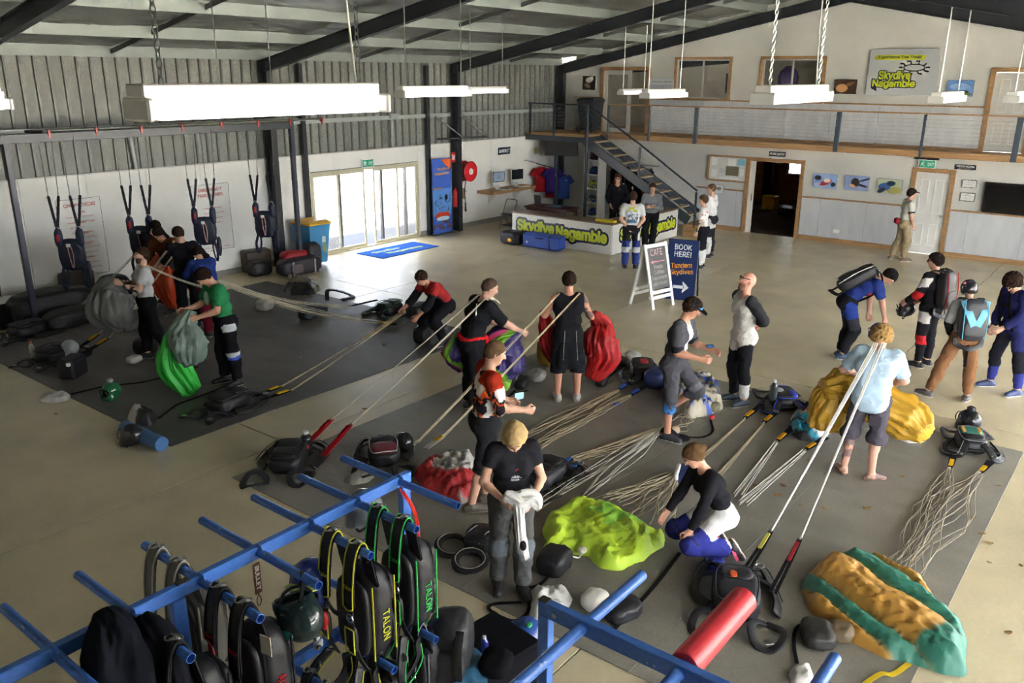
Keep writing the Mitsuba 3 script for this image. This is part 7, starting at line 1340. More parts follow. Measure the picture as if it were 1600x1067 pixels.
# navy and white bag the lime lines run into
k = thing('deployment_bag', 'small navy and white bag in front of the kneeling woman', 'bag'); part(k, 'bag', mov(rot(pillow(.34, .22, .16, .6, 3, .014, 3), 20), *(7.804, 3.689), .085), 'nylon', '#26305a', True); part(k, 'white_edge', mov(rot(pillow(.30, .06, .17, .6, 2, .01, 4), 20), *(7.75, 3.756), .09), 'nylon', '#cfccc6', True)
solo('toggle_pouch', mov(rot(pillow(.20, .16, .10, .6, 3, .012, 5), 40), *(6.434, 2.693), .055), 'nylon', '#3a41a0', 'blue pouch lying beside the knees of the kneeling woman', 'pouch', None, True)
solo('bridle', strap([(*(6.404, 3.023), .03), (*(5.773, 2.955), .015), (*(5.066, 2.913), .015)], .035, .006, (0, 0, 1), 6), 'cloth', '#1f1f21', 'black bridle strap running from kneeling woman under the rack arm', 'strap')
# cap where lines meet, pilot chute with red handle, beige canopy under the visor man
k = thing('cap', 'black and tan peaked cap lying where many lines meet', 'cap'); cx_, cy_ = (8.781, 4.403)
part(k, 'crown', mov(scl(trimesh.creation.icosphere(3), .14, .12, .11), cx_, cy_, .03), 'cloth', '#222024', True); part(k, 'front_panel', mov(rot(pillow(.10, .12, .09, .8, 2, .004), 30), cx_ + .02, cy_ - .06, .10), 'cloth', '#b9a58c', True); part(k, 'peak', mov(rot(scl(ball((0, 0, 0), (1, 1, 1), 2), .11, .12, .012), -40), cx_ + .02, cy_ - .15, .02), 'cloth', '#26262a', True)
k = thing('line_set', 'tan suspension lines fanning from the cap to the black rig beside the woman', 'suspension lines')
m0 = (8.836, 4.523)
for i, (c, n, s_) in enumerate((((7.412, 4.943), 8, .04), ((7.587, 4.89), 6, .05), ((6.206, 4.579), 8, .03), ((6.608, 4.294), 6, .03))): lines(k, (*m0, .07), (*c, .04), n, '#ab9d80' if i < 2 else '#b5b0a3', .02, s_, .0, 10 + i, wig=.05)
lines(k, (*m0, .05), (*(9.429, 4.478), .04), 6, '#ab9d80', .03, .08, 0, 15, wig=.1)
kk, at_ = floor_rig('black rig with blue toggles lying right of the blond woman', *(6.83, 4.896), 5, '#1b1b1d', '#2f3034', None, 1.05, 24)
for c, d in (((6.99, 4.87), (7.412, 4.943)), ((6.914, 4.67), (7.385, 4.817))): riser(kk, (*c, .10), (*d, .05), '#1b1b1e', .04, '#33558f')
bc = heap('parachute', 'beige and blue parachute heap under the raised knee of the visor man', 'parachute', [(9.566, 4.833, 0), (10.299, 5.155, 0), (10.888, 5.191, 0), (10.93, 4.88, 0), (10.506, 4.501, 0), (10.019, 4.275, 0), (9.688, 4.331, 0), (9.429, 4.478, 0)], .22, lambda L, w, cr: mixcol('#b0a894', '#a39b88', '#33509a', '#8d8775')[np.digitize(fbm(np.column_stack([L * 3.2, 0 * w + 2])), [.47, .56, .64])], 12, .15, .10, 5.5, .028)
k = thing('pilot_chute', 'olive pilot chute with red handle near the visor man', 'pilot chute'); part(k, 'mesh', mov(rot(pillow(.22, .20, .13, .7, 3, .016, 7), 20), *(9.89, 4.363), .07), 'nylon', '#77735c', True); part(k, 'red_handle', mov(pillow(.10, .06, .05, .8, 2, .003), *(9.625, 4.237), .03), 'nylon', '#b82a2e', True)
part(k, 'bridle', strap([(*(9.555, 4.221), .02), (*(9.228, 4.038), .015), (*(8.975, 4.072), .015), (*(8.827, 4.286), .02)], .03, .005, (0, 0, 1), 6), 'cloth', '#1c1c1e')
# two rigs behind the visor man; lines to the lower left
kk, at_ = floor_rig('black rig with red triangle panel left of the visor man', *(10.484, 5.775), 215, '#1c1c1f', '#3a2c2e', '#232326', 1.05, 25, accents=[('red_panel', '#a8262a', (-.05, .02, .20), (.18, .12, .05))])
floor_bag('dark blue bag with red edge beside the red panelled rig', *(10.257, 5.412), 10, .42, .30, .26, '#26305c', 8); floor_bag('blue and grey cloth bundle under the beige parachute', *(10.001, 4.967), 10, .4, .3, .2, '#3a4f86', 9)
k = thing('line_set', 'two tan bundles of suspension lines with blue toggles across the mat', 'suspension lines')
for a, b, c, n in (((10.121, 5.705), (9.668, 5.689), (7.484, 5.762), 6), ((10.066, 5.441), (9.606, 5.454), (7.358, 5.509), 6)): riser(k, (*a, .08), (*b, .04), '#1d1f26', .04, '#3a56a8'); lines(k, (*b, .04), (*c, .03), n, '#ac9d7e', .015, .05, 0, 21 + n, wig=.07)
lines(k, (*(9.605, 5.609), .04), (*(7.411, 5.386), .03), 4, '#ac9d7e', .02, .06, 0, 29, wig=.08)
solo('toggle', cat(*[mov(rot(pillow(.12, .03, .03, .8, 2, .002), a), *(9.237, 5.456), .03) for a in (20, 110, -30)]), 'nylon', '#33519f', 'blue toggle lying on the tan lines', 'toggle', None, True)
k = thing('pilot_chute', 'pale see-through pilot chute beside the red canopy', 'pilot chute'); part(k, 'mesh', mov(rot(pillow(.32, .26, .18, .75, 3, .02, 11), 20), *(10.921, 6.21), .09), 'nylon', '#b0ada5', True); part(k, 'base', mov(rot(pillow(.26, .2, .12, .6, 3, .02, 12), 20), *(10.721, 6.263), .065), 'nylon', '#2a2a2c', True); part(k, 'bridle', strap([(*(10.568, 6.216), .02), (*(10.068, 6.111), .02)], .03, .005, (0, 0, 1), 5), 'cloth', '#1c1c1e')
floor_bag('flat black pouch on the mat below the red canopy', *(9.899, 6.104), 25, .50, .16, .11, '#1e1e20', 13, 'pouch', 'pouch'); k = thing('pilot_chute', 'small pale pilot chute with black bag beside the singlet man\'s feet', 'pilot chute'); part(k, 'mesh', mov(pillow(.26, .22, .17, .75, 3, .018, 14), *(9.337, 6.879), .085), 'nylon', '#98958c', True)
part(k, 'bag', mov(rot(pillow(.34, .18, .14, .6, 3, .02, 15), 30), *(9.006, 6.908), .07), 'nylon', '#1d1d1f', True); part(k, 'strap', strap([(*(8.786, 6.853), .02), (*(8.487, 6.754), .02), (*(8.64, 6.796), .02), (*(8.901, 6.712), .02)], .03, .006, (0, 0, 1), 5), 'cloth', '#1d1d1f')
floor_bag('ochre stuff sack standing left of the singlet man\'s legs', *(10.017, 7.174), 10, .36, .30, .50, '#7a5d1c', 16, 'stuff_sack', 'bag', 'nylon', .7)
# red canopy carried by the singlet man
f = singlet; h_ = f.J['wrR'] + V(0, 0, .02); R_ = lambda a, b, c: f.J['pelvis'] + f.F * a - f.L * b + V(0, 0, c)
k = canopy('red parachute carried by the man in the black singlet', [h_ + V(0, 0, .06), h_ + f.F * .02 - f.L * .12 - V(0, 0, .12), R_(.25, .48, -.18), R_(.22, .50, -.42), R_(.18, .36, -.72)], [.05, .16, .27, .25, .10], lambda S, A: C('#b02426') * (.85 + .3 * fbm(np.stack([A, S * 3, 0 * S], -1) * 2))[:, None], pleats=12, amp=.13, seed=5, n=10, hint=(1, 0, 0))
canopy('', [f.J['wrL'] + V(0, 0, .03), R_(.30, -.26, .0), R_(.30, -.2, -.3), R_(.28, 0, -.55)], [.05, .12, .13, .12], '#a82426', key=k, pname='hanging_fold', pleats=11, amp=.14, seed=6, n=8, hint=(1, 0, 0))
for sh, a0, a1, n in (('shL', (6.538, 6.581, 0.1), None, 4), ('shR', (6.84, 6.445, 0.1), None, 6)):
    top_ = f.J[sh] * .75 + f.J['neck'] * .25 + V(0, 0, .055); lines(k, a0, top_ - f.F * .06, n, '#b9ad8e', .012, .010, .02, 31); lines(k, top_ - f.F * .06, top_ + f.F * .12 - V(0, 0, .04), 3, '#b9ad8e', .01, .01, -.02, 32, zmin=.5)
kk, at_ = floor_rig('black and maroon rig with white piping near the near left edge of the mat', *(6.09, 6.687), 50, '#1d1c1f', '#b0adaa', '#5a1f2a', 1.05, 26)
riser(k, (*(6.412, 6.621), .08), (6.579, 6.589, 0.1), '#a8a59d', .035, '#a89a6c'); riser(k, (*(6.495, 6.406), .08), (6.845, 6.439, 0.1), '#a8a59d', .035, '#b5861f')
helmet('black helmet standing on the maroon rig with a white spout beside it', *(6.388, 6.651), .13, 60, '#1c1c1f', None, 0, .95)
heap('sleeve_cloth', 'crumpled pale grey and white sleeve left of the maroon rig', 'cloth', [(5.42, 6.641, 0), (5.568, 6.705, 0), (5.703, 6.589, 0), (5.739, 6.419, 0), (5.566, 6.387, 0), (5.405, 6.467, 0)], .08, mottled('#9a978e', '#77746b', .6, 8), 14, .06, .04, 8, .03)
# red and white canopy on the mat behind the flame jersey man
heap('parachute', 'red and white parachute heap on the mat behind the rack post', 'parachute', [(6.019, 6.147, 0), (6.273, 6.192, 0), (6.585, 6.129, 0), (6.764, 5.907, 0), (6.57, 5.643, 0), (6.095, 5.264, 0), (5.839, 5.248, 0), (5.786, 5.49, 0), (5.803, 5.787, 0)], .14, lambda L, w, cr: mixcol('#a32a2c', '#b03033', '#b5afa8', '#8d8d8b')[np.digitize(fbm(np.column_stack([L * 2.6, 0 * w + 4])) + .25 * L[:, 0], [.42, .56, .68])], 15, .14, .10, 5, .026)
# red risers: lines to the black polo man
f = polo; k = thing('parachute', 'purple and green parachute held by the man in the black polo', 'parachute')
def purp(S, A): return mixcol('#332a5c', '#3a2f66', '#7ab03a', '#b53a6a', '#332a5c', '#2c2450')[np.digitize((A / (2 * math.pi) + .25 * S + .04 * np.sin(9 * S)) % 1, [.45, .55, .66, .70, .85])]
for q, (pp_, rr_) in enumerate((([f.J['wrR'] + V(0, 0, .0), f.J['pelvis'] + f.F * .45 - f.L * .10 + V(0, 0, -.05), f.J['pelvis'] + f.F * .42 + f.L * .0 + V(0, 0, -.38), f.J['pelvis'] + f.F * .34 + V(0, 0, -.64)], [.06, .26, .30, .12]), ([f.J['pelvis'] - f.F * .02 + f.L * .30 + V(0, 0, -.02), f.J['pelvis'] - f.F * .05 + f.L * .36 + V(0, 0, -.25), f.J['pelvis'] + f.F * .05 + f.L * .34 + V(0, 0, -.50)], [.08, .20, .10]))):
    m, S, A = gathered(pp_, rr_, 11, .14, 1, 2 + q, 10, (1, 0, 0)); part(k, 'canopy' if not q else 'hanging_fold', m, 'nylon', purp(S, A), True)
part(k, 'green_tail', crumple(tube([f.J['pelvis'] + f.F * .42 - f.L * .16 + V(0, 0, -.55), f.J['pelvis'] + f.F * .36 - f.L * .14 + V(0, 0, -.76), (f.J['pelvis'] + f.F * .40 - f.L * .10) * V(1, 1, 0) + V(0, 0, .05)], [.10, .10, .09, .08, .06, .05, .05, .04, .04, .03, .03], 12, 5), .02, 9, 3), 'nylon', '#6f9a34', True)
kk, at_ = floor_rig('black rig with red risers at the near left corner of the mat', *(5.291, 7.408), 40, '#1a1a1c', '#2e2b2d', None, 1.15, 27, accents=[('red_trim', '#8f2328', (.12, -.14, .12), (.2, .06, .05)), ('red_trim', '#8f2328', (.3, -.1, .08), (.12, .08, .05))])
for (a, b, o) in (((5.59, 7.47, 0.14), (5.984, 7.451, 0.34), .10), ((5.552, 7.115, 0.12), (5.965, 7.083, 0.38), -.10)):
    riser(k, a, b, '#a8242a', .045, '#8f1f25'); top_ = f.J['neck'] + f.L * o + V(0, 0, .06) - f.F * .02; lines(k, b, top_, 4, '#c4bca6', .010, .012, .02, 35 + int(o * 10), .005); lines(k, top_, top_ + f.F * .22 - V(0, 0, .10), 3, '#c4bca6', .01, .01, -.03, 37, zmin=.4)
bottle('black tank top bottle with white cap standing at the red riser rig', *(5.593, 7.465), .02, .30, .07, '#232427', '#cfcdc8')
# rig with yellow tags, lines to the crouching man's hand
kk, at_ = floor_rig('black rig on the near edge of the left mat with yellow tagged risers', *(5.874, 9.453), 10, '#1a1a1c', '#38393c', None, 1.1, 28)
k = thing('line_set', 'tan suspension lines held down by the crouching man', 'suspension lines'); hnd = crouch.J['wrR'] + V(0, 0, -.06)
for a, b in (((6.271, 9.442), (6.732, 9.459)), ((6.21, 9.256), (6.729, 9.224))): riser(k, (*a, .06), (*b, .06), '#1d1d1f', .04, '#c29a24'); lines(k, (*b, .06), hnd, 6, '#aea283', .012, .03, .02, 41)
solo('hand_bundle', crumple(tube([crouch.J['wrR'] + V(-.1, -.1, -.04), crouch.J['wrR'] + V(0.02, .02, -.03)], [.03, .04], 10), .01, 20), 'cloth', '#a89b7e', 'tan bundle of lines in the crouching man\'s hand', 'line bundle', None, True)
# rigs around the crouching man
kk, at_ = floor_rig('black rig with dark green straps left of the crouching man', *(10.491, 11.198), 190, '#1c2220', '#2f5a44', '#22302a', 1.1, 29)
solo('black_bag', mov(rot(pillow(.55, .35, .22, .6, 3, .02, 17), 20), *(10.763, 10.729), .11), 'nylon', '#1a1a1c', 'black bag between green strapped rig and crouching man', 'bag', None, True)
solo('black_bag', mov(rot(pillow(.30, .24, .30, .6, 3, .02, 18), 20), *(9.608, 9.476), .15), 'nylon', '#1a1a1c', 'black bag under the crouching man\'s arm', 'bag', None, True)
k = thing('line_set', 'pale suspension lines from the green shirted man across the left mat', 'suspension lines'); top_ = greenman.J['neck'] + V(0, 0, .05)
for i, (c, n) in enumerate((((10.159, 11.887, 0.1), 6), ((9.777, 10.743, 0.06), 7), ((9.755, 11.223, 0.06), 5))): lines(k, top_ - greenman.F * .05 + greenman.L * (.06 - .05 * i), c, n, '#aaa38f', .03, .05, .10, 43 + i)
riser(k, (*(9.938, 10.426), .06), (9.777, 10.743, 0.06), '#1d1d1f', .04, '#b08a2a'); riser(k, (*(10.73, 11.769), .12), (10.159, 11.887, 0.1), '#1d1d1f', .04)
floor_bag('dark rig bag with blue edge lying under the lines', *(9.482, 12.15), 20, .75, .30, .20, '#22252c', 19); floor_bag('pale mesh pilot chute under the lines', *(9.182, 13.213), 20, .34, .28, .20, '#8d8b83', 20, 'pilot_chute', 'pilot chute')
k = thing('harness', 'black strap harness lying at the far edge of the left mat', 'harness'); hx_, hy_ = (10.619, 12.665); part(k, 'strap', strap([(hx_ - .3, hy_ + .1, .03), (hx_ - .1, hy_ + .3, .16), (hx_ + .15, hy_ + .2, .10), (hx_ + .2, hy_ - .1, .03), (hx_ - .1, hy_ - .1, .03)], .08, .02, (0, 0, 1), 6), 'nylon', '#1c1c1e', True); part(k, 'buckle', cbox(hx_ + .3, hy_ + .1, .02, .08, .06, .02), 'metal', '#aaaaaa')
heap('clothes_pile', 'olive and black clothes lying beyond the left mat', 'clothes', [(10.269, 14.145, 0), (10.921, 14.676, 0), (11.184, 14.358, 0), (10.893, 13.644, 0), (10.451, 13.347, 0), (10.164, 13.695, 0)], .18, lambda L, w, cr: np.where((w > .02)[:, None], C('#5b5443'), C('#1d1d1f')), 16, .12, .08, 6, .04)
# ---- far left group
f = beardman; cpt = (f.J['wrL'] + f.J['wrR']) / 2
k = canopy('grey parachute bundled in front of the bearded man', [cpt + V(0, 0, .05), cpt + f.F * .10 - V(0, 0, .12), cpt + f.F * .14 + f.L * .1 - V(0, 0, .38), cpt + f.F * .0 + f.L * .05 - V(0, 0, .66)], [.10, .30, .36, .16], lambda S, A: C('#5f5f5c') * (.85 + .3 * fbm(np.stack([A, S * 3, 0 * S], -1) * 2))[:, None], pleats=13, amp=.10, seed=4, n=9, hint=(1, 0, 0))
lines(k, f.J['neck'] + V(0, 0, .05), (7.099, 11.686, 1.05), 4, '#b5ae99', .015, .03, .03, 51)
k = thing('line_set', 'pale lines running down from the left group to a rig by the post', 'suspension lines'); lines(k, (6.506, 15.288, 0.1), (8.109, 14.891, 1.45), 5, '#9c947f', .03, .02, .05, 52); riser(k, (*(5.881, 14.89), .06), (6.506, 15.288, 0.1), '#1d1d1f', .04, '#b5801f')
f = blackback; k = thing('line_set', 'pale lines over the shoulder of the man in black long sleeves', 'suspension lines')
for o, c, b in ((.10, (6.217, 13.646, 0.14), (5.698, 13.353)), (-.06, (6.218, 13.309, 0.14), (5.628, 13.037))): lines(k, c, f.J['neck'] + f.L * o + V(0, 0, .06), 3, '#aba48f', .015, .01, .03, 53); riser(k, (*b, .06), c, '#1d1d1f', .04, '#b5801f')
canopy('orange parachute held between the men by the check lists', [V(*(7.985, 14.247), 1.15), V(*(7.98, 14.392), .9), V(*(7.9, 14.213), .5), V(*(7.93, 14.177), .15)], [.10, .30, .28, .10], lambda S, A: C('#b3401c') * (.85 + .3 * fbm(np.stack([A, S * 3, 0 * S], -1) * 2))[:, None], pleats=12, amp=.12, seed=7, n=8, hint=(1, 0, 0))
f = greenman; cpt = (f.J['wrL'] + f.J['wrR']) / 2; gx, gy = cpt[0], cpt[1]; Dn = lambda a, b, z: V(gx, gy, 0) + f.F * a + f.L * b + V(0, 0, z)
k = canopy('bright green and grey parachute hanging from the green shirted man\'s hands', [cpt + V(0, 0, .05), Dn(.10, .02, cpt[2] - .15), Dn(.14, .10, .75), Dn(.10, .08, .50)], [.07, .18, .30, .20], lambda S, A: C('#6b7a70') * (.85 + .3 * fbm(np.stack([A, S * 3, 0 * S], -1) * 2))[:, None], pleats=11, amp=.12, seed=9, n=10, hint=(1, 0, 0))
canopy('', [Dn(.06, -.02, cpt[2] - .05), Dn(.26, -.02, .80), Dn(.30, .0, .45), Dn(.16, .10, .12), Dn(.12, .12, .04)], [.06, .15, .22, .16, .05], lambda S, A: C('#2fae3a') * (.85 + .3 * fbm(np.stack([A, S * 3, 0 * S], -1) * 2))[:, None], key=k, pname='green_fold', pleats=9, amp=.16, seed=10, n=9, hint=(1, 0, 0))
solo('bridle', strap([(*(6.289, 10.165), .02), (*(5.729, 10.109), .015), (*(5.464, 10.066), .015), (*(5.071, 9.817), .02)], .035, .006, (0, 0, 1), 6), 'cloth', '#1d1d1f', 'black bridle from the green canopy to the white and black bundle', 'strap')
solo('bridle', strap([(*(6.525, 11.221), .02), (*(5.712, 11.246), .015), (*(5.23, 11.508), .015), (*(4.761, 11.568), .02)], .035, .006, (0, 0, 1), 6), 'cloth', '#1d1d1f', 'black bridle reaching the white cloth on the concrete', 'strap')
heap('pilot_chute', 'white crumpled pilot chute on the concrete left of the mat', 'pilot chute', [(4.386, 11.65, 0), (4.505, 11.806, 0), (4.672, 11.755, 0), (4.784, 11.579, 0), (4.659, 11.388, 0), (4.479, 11.424, 0)], .07, mottled('#b5b2ab', '#97948d', .5, 8), 17, .06, .04, 8, .03)
k, P = helmet('green and black helmet with camera on the left mat', *(5.057, 10.974), .13, 190, '#1f5f38', None, 0, 1.0, '#1c1c1e'); part(k, 'camera_mount', P(cbox(0, 0, .15, .07, .07, .05, 0, .01)), 'plastic', '#9a9c9e')
helmet('plain matt black helmet in front of the blue foam roller', *(4.467, 9.341), .135, 120, '#1d1d20', None, 0, 1.05)
rp = [(4.572, 9.711, 0.09), (4.597, 8.898, 0.09)]; a_, b_ = V(rp[0]), V(rp[1]); L_ = np.linalg.norm(b_ - a_)
solo('foam_roller', orient(lathe([(0, 0), (.085, 0), (.09, .005), (.09, L_ - .005), (.085, L_), (0, L_)], 26), a_, b_), 'plastic', '#3f6a9c', 'blue foam roller lying at the corner of the left mat', 'foam roller', None, 40)
heap('deployment_bag', 'white and black bundle beside the blue foam roller', 'bag', [(4.822, 10.157, 0), (4.996, 10.286, 0), (5.057, 10.106, 0), (5.082, 9.836, 0), (4.909, 9.687, 0), (4.771, 9.793, 0)], .16, lambda L, w, cr: np.where((L[:, 0] - L[:, 1] < -.05)[:, None], C('#a5a39d'), C('#1d1d1f')), 18, .10, .07, 7, .03)
kk, at_ = floor_rig('black rig near the left edge of the mat under a silver helmet', *(5.314, 13.275), 25, '#19191b', '#2c2d30', None, 1.1, 30); helmet('silver helmet resting on the black rig at left', *(5.527, 13.161), .18, 130, '#9a9c9e', None, 10, 1.0)
bottle('white drink bottle by the black rig at left', *(5.148, 13.624), .02, .26, .04, '#bfbdb8', '#a8473a'); kk = thing('cube_bag', 'square black bag with white bottle cap on the left mat', 'bag'); part(kk, 'body', cbox(*(5.163, 12.307), .16, .36, .26, .30, 30, .03), 'nylon', '#1c1c1f'); part(kk, 'bottle_cap', mov(lathe([(0, 0), (.03, 0), (.03, .04), (0, .04)], 12), *(4.94, 11.908, 0.31)), 'plastic', '#cfcdc8')
kk, at_ = floor_rig('black rig lying by the steel post at far left', *(5.642, 14.947), 15, '#18181a', '#2a2b2e', None, 1.2, 33)
floor_bag('black bag on the mat at the bearded man\'s feet', *(6.399, 12.494), 20, .34, .28, .26, '#1a1a1c', 34); floor_bag('pale grey shoe bag behind the bearded man\'s feet', *(6.05, 12.227), 20, .26, .14, .10, '#a8a6a0', 35, 'shoe_bag'); floor_bag('white and black bundle left of the bearded man', *(6.901, 13.945), 20, .36, .20, .12, '#5b5a57', 36, 'bundle', 'bundle')
floor_bag('large black bags along the wall below the first check list', *(6.347, 15.568), 2, 1.5, .6, .60, '#161618', 37); floor_bag('dark backpack by the wall behind the grey parachute', *(7.543, 15.641), 10, .55, .5, .62, '#19191b', 38)
floor_bag('black kit bag in front of the wall bags', *(6.339, 14.939), 10, .9, .4, .34, '#1a1a1c', 39)
solo('suitcase', cbox(*(7.065, 16.076), .36, .62, .26, .70, 8, .04), 'nylon', '#3b322d', 'brown suitcase standing below the first suspended harness', 'suitcase')
k = thing('milk_crate', 'grey plastic crate by the steel post', 'crate'); cx_, cy_ = (6.041, 16.072)
for z in np.arange(.02, .36, .08): part(k, 'slat', cat(cbox(cx_, cy_ - .18, z, .36, .015, .03), cbox(cx_, cy_ + .18, z, .36, .015, .03), cbox(cx_ - .18, cy_, z, .015, .36, .03), cbox(cx_ + .18, cy_, z, .015, .36, .03)), 'plastic', '#6d6c68')
for q in ((1, 1), (1, -1), (-1, 1), (-1, -1)): part(k, 'corner', cbox(cx_ + q[0] * .18, cy_ + q[1] * .18, .18, .03, .03, .36), 'plastic', '#6d6c68')
solo('crate_box', cbox(*(5.586, 15.857), .22, .8, .5, .44, 0, .02), 'cloth', '#1b1b1d', 'dark box at the left edge under a white cloth', 'box'); heap('white_cloth', 'white cloth on the dark box at the left edge', 'cloth', [(x_ + .0, y_) for x_, y_ in (lambda c: [(c[0] - .3, c[1] - .2), (c[0] + .3, c[1] - .2), (c[0] + .3, c[1] + .2), (c[0] - .3, c[1] + .2)])((5.586, 15.857))], .06, mottled('#c4c3c0', '#a9a8a4', .4), 19, .1, .04, 7, .04, z0=.445)
solo('suitcase', cbox(*(11.05, 16.066), .26, .62, .3, .50, -10, .04), 'nylon', '#3f342c', 'brown case standing left of the dark column', 'suitcase'); floor_bag('black bag with white buckle leaning on the brown case', *(10.856, 15.702), 0, .55, .36, .34, '#1a1a1c', 41)
k = thing('duffel_bag', 'black and red duffel bag in front of the blue wheelie bin', 'bag'); dx_, dy_ = (11.496, 15.126); part(k, 'body', mov(rot(pillow(1.05, .42, .38, .5, 3, .015, 42), -4), dx_, dy_, .2), 'nylon', '#242126', True); part(k, 'pocket', mov(rot(pillow(.3, .06, .22, .5, 2, .006), -4), dx_ - .2, dy_ - .2, .18), 'nylon', '#57484a', True)
for o in (-.28, .28): part(k, 'strap', mov(rot(box(o - .02, o + .02, -.225, -.215, .03, .34), -4), dx_, dy_, 0), 'nylon', '#8a8785')
for o in (-.4, .4): part(k, 'wheel', mov(rot(lathe([(0, -.02), (.05, -.02), (.05, .02), (0, .02)], 12), 90, 'y'), dx_ + o, dy_ - .18, .05), 'plastic', '#8a8a88')
floor_bag('red bag lying on top of the duffel bag', dx_ + .02, dy_ + .2, -4, .62, .36, .30, '#8f1f24', 43, z=.22); floor_bag('dark grey bag behind the duffel bag', dx_ + .55, dy_ + .22, 0, .4, .34, .62, '#26272b', 44)
floor_bag('black bag on the gear room floor', 26.9, 9.9, 20, .9, .5, .26, '#1a1b20', 61); floor_bag('blue jacket on the gear room floor by the door jamb', 25.2, 10.75, 20, .6, .45, .2, '#2a3f8a', 62, 'jacket', 'jacket'); floor_bag('red jacket in the gear room behind the blue jacket', 26.4, 11.5, 20, .5, .5, .55, '#8a2228', 63, 'jacket', 'jacket')
# ---- luggage by the counter
k = thing('suitcase', 'royal blue suitcase lying in front of the counter', 'suitcase'); ax_, ay_ = 17.34, 12.62; part(k, 'shell', cbox(ax_, ay_, .20, .42, 1.12, .36, 0, .05), 'nylon', '#2b4796'); part(k, 'strap', cbox(ax_ - .005, ay_ - .3, .2, .43, .05, .365), 'nylon', '#1f3270'); part(k, 'handle', tube([(ax_ - .21, ay_ - .12, .3), (ax_ - .25, ay_ - .1, .3), (ax_ - .25, ay_ + .1, .3), (ax_ - .21, ay_ + .12, .3)], .014, 6), 'plastic', '#1a2a5c'); part(k, 'label', cbox(ax_ - .212, ay_ + .4, .16, .006, .06, .05), 'plastic', '#c9c9c6')
k = thing('kit_bag', 'small black bag with yellow mark left of the blue suitcase', 'bag'); part(k, 'body', mov(pillow(.42, .62, .36, .5, 3, .012, 45), 17.3, 13.62, .18), 'nylon', '#1d1c1e', True); part(k, 'yellow_mark', ball((17.09, 13.56, .14), (.012, .07, .05), 2), 'nylon', '#c9962a', True)
# ---- worn rigs and carried helmets
def worn(f, label, base, trim, vee=None, h=.56, w=.32):
    k = thing('parachute_rig', label, 'parachute rig'); o = f.tp(-.19, 0, -.06); M = np.array([f.f2, f.l2, f.u2]); P = lambda m: (arrays(m)[0] @ M + o, arrays(m)[1])
    part(k, 'container', P(pillow(.20, w, h, .6, 3, .012, 3)), 'nylon', base, True); part(k, 'flap', P(mov(pillow(.06, w * .8, h * .4, .6, 2, .005, 4), -.09, 0, -h * .2)), 'nylon', base, True)
    for q in (1, -1):
        part(k, 'shoulder_strap', P(strap([(.0, q * .10, h * .46), (.12, q * .12, h * .5), (.27, q * .12, h * .36), (.33, q * .11, .02), (.30, q * .13, -.22)], .06, .014, (0, 0, 1), 6)), 'nylon', base, True); part(k, 'piping', P(tube([(-.085, q * w * .42, h * .45), (-.11, q * w * .44, 0), (-.085, q * w * .40, -h * .46)], .007, 5, 6)), 'cloth', trim, True)
        if vee: part(k, 'vee_panel', P(strap([(-.02, q * w * .42, h * .46), (-.105, q * w * .26, h * .16), (-.115, q * .02, -h * .12)], .09, .016, (-1, 0, 0), 6)), 'nylon', vee, True)
    part(k, 'leg_straps', P(strap([(.05, .17, -h * .45), (.05, .15, -h * .62), (-.02, 0, -h * .70), (.05, -.15, -h * .62), (.05, -.17, -h * .45)], .06, .014, (1, 0, 0), 6)), 'nylon', '#1c1c1f', True); return k, P
k, P = worn(bent, 'black rig with white piping on the back of the bending man', '#1d1d20', '#c4c2be', h=.62); part(k, 'lettering', P(frame((-.02, .165, .05), (0, 0, -1), (-1, 0, 0))(words('WINGS', .26, .05, 0, 0, .004))), 'cloth', '#b9b9b6')
worn(redwhite, 'black rig with red piping on the man with sunglasses', '#1e1d20', '#a82a30', h=.58)
k, P = worn(brownleg, 'dark rig with pale blue vee worn by the helmeted person', '#2a2c30', '#5a9ab5', '#5a9ab5', h=.56, w=.34); part(k, 'hanging_strap', strap([f_ := brownleg.J['pelvis'] - brownleg.F * .15 - V(0, 0, .05), brownleg.J['pelvis'] - brownleg.F * .16 - V(0, 0, .36)], .035, .006, (1, 0, 0), 4), 'cloth', '#1c1c1f')
hp2 = bent.J['wrR']; helmet('royal blue helmet carried in the bending man\'s hand', hp2[0] - .02, hp2[1] + .05, hp2[2] - .20, 137.0, '#2f3f9c', None, 0, 1.05, '#26347c')
hp2 = redwhite.J['wrL'] * .5 + redwhite.J['wrR'] * .5 + redwhite.F * .05; helmet('dark helmet held by the man in the red striped suit', hp2[0], hp2[1] + .04, hp2[2] - .15, 112.7, '#26262a', None, 0, 1.0)
k, P = helmet('glossy black helmet with yellow label standing on the concrete at right', *(11.362, 1.533), .14, 60, '#18191b', None, 0, 1.1); part(k, 'yellow_label', P(ball((.03, -.10, -.05), (.05, .022, .015), 2)), 'gloss', '#b09a3a', True); part(k, 'camera_mount', P(cbox(0, 0, .14, .08, .07, .05, 0, .01)), 'plastic', '#202124')
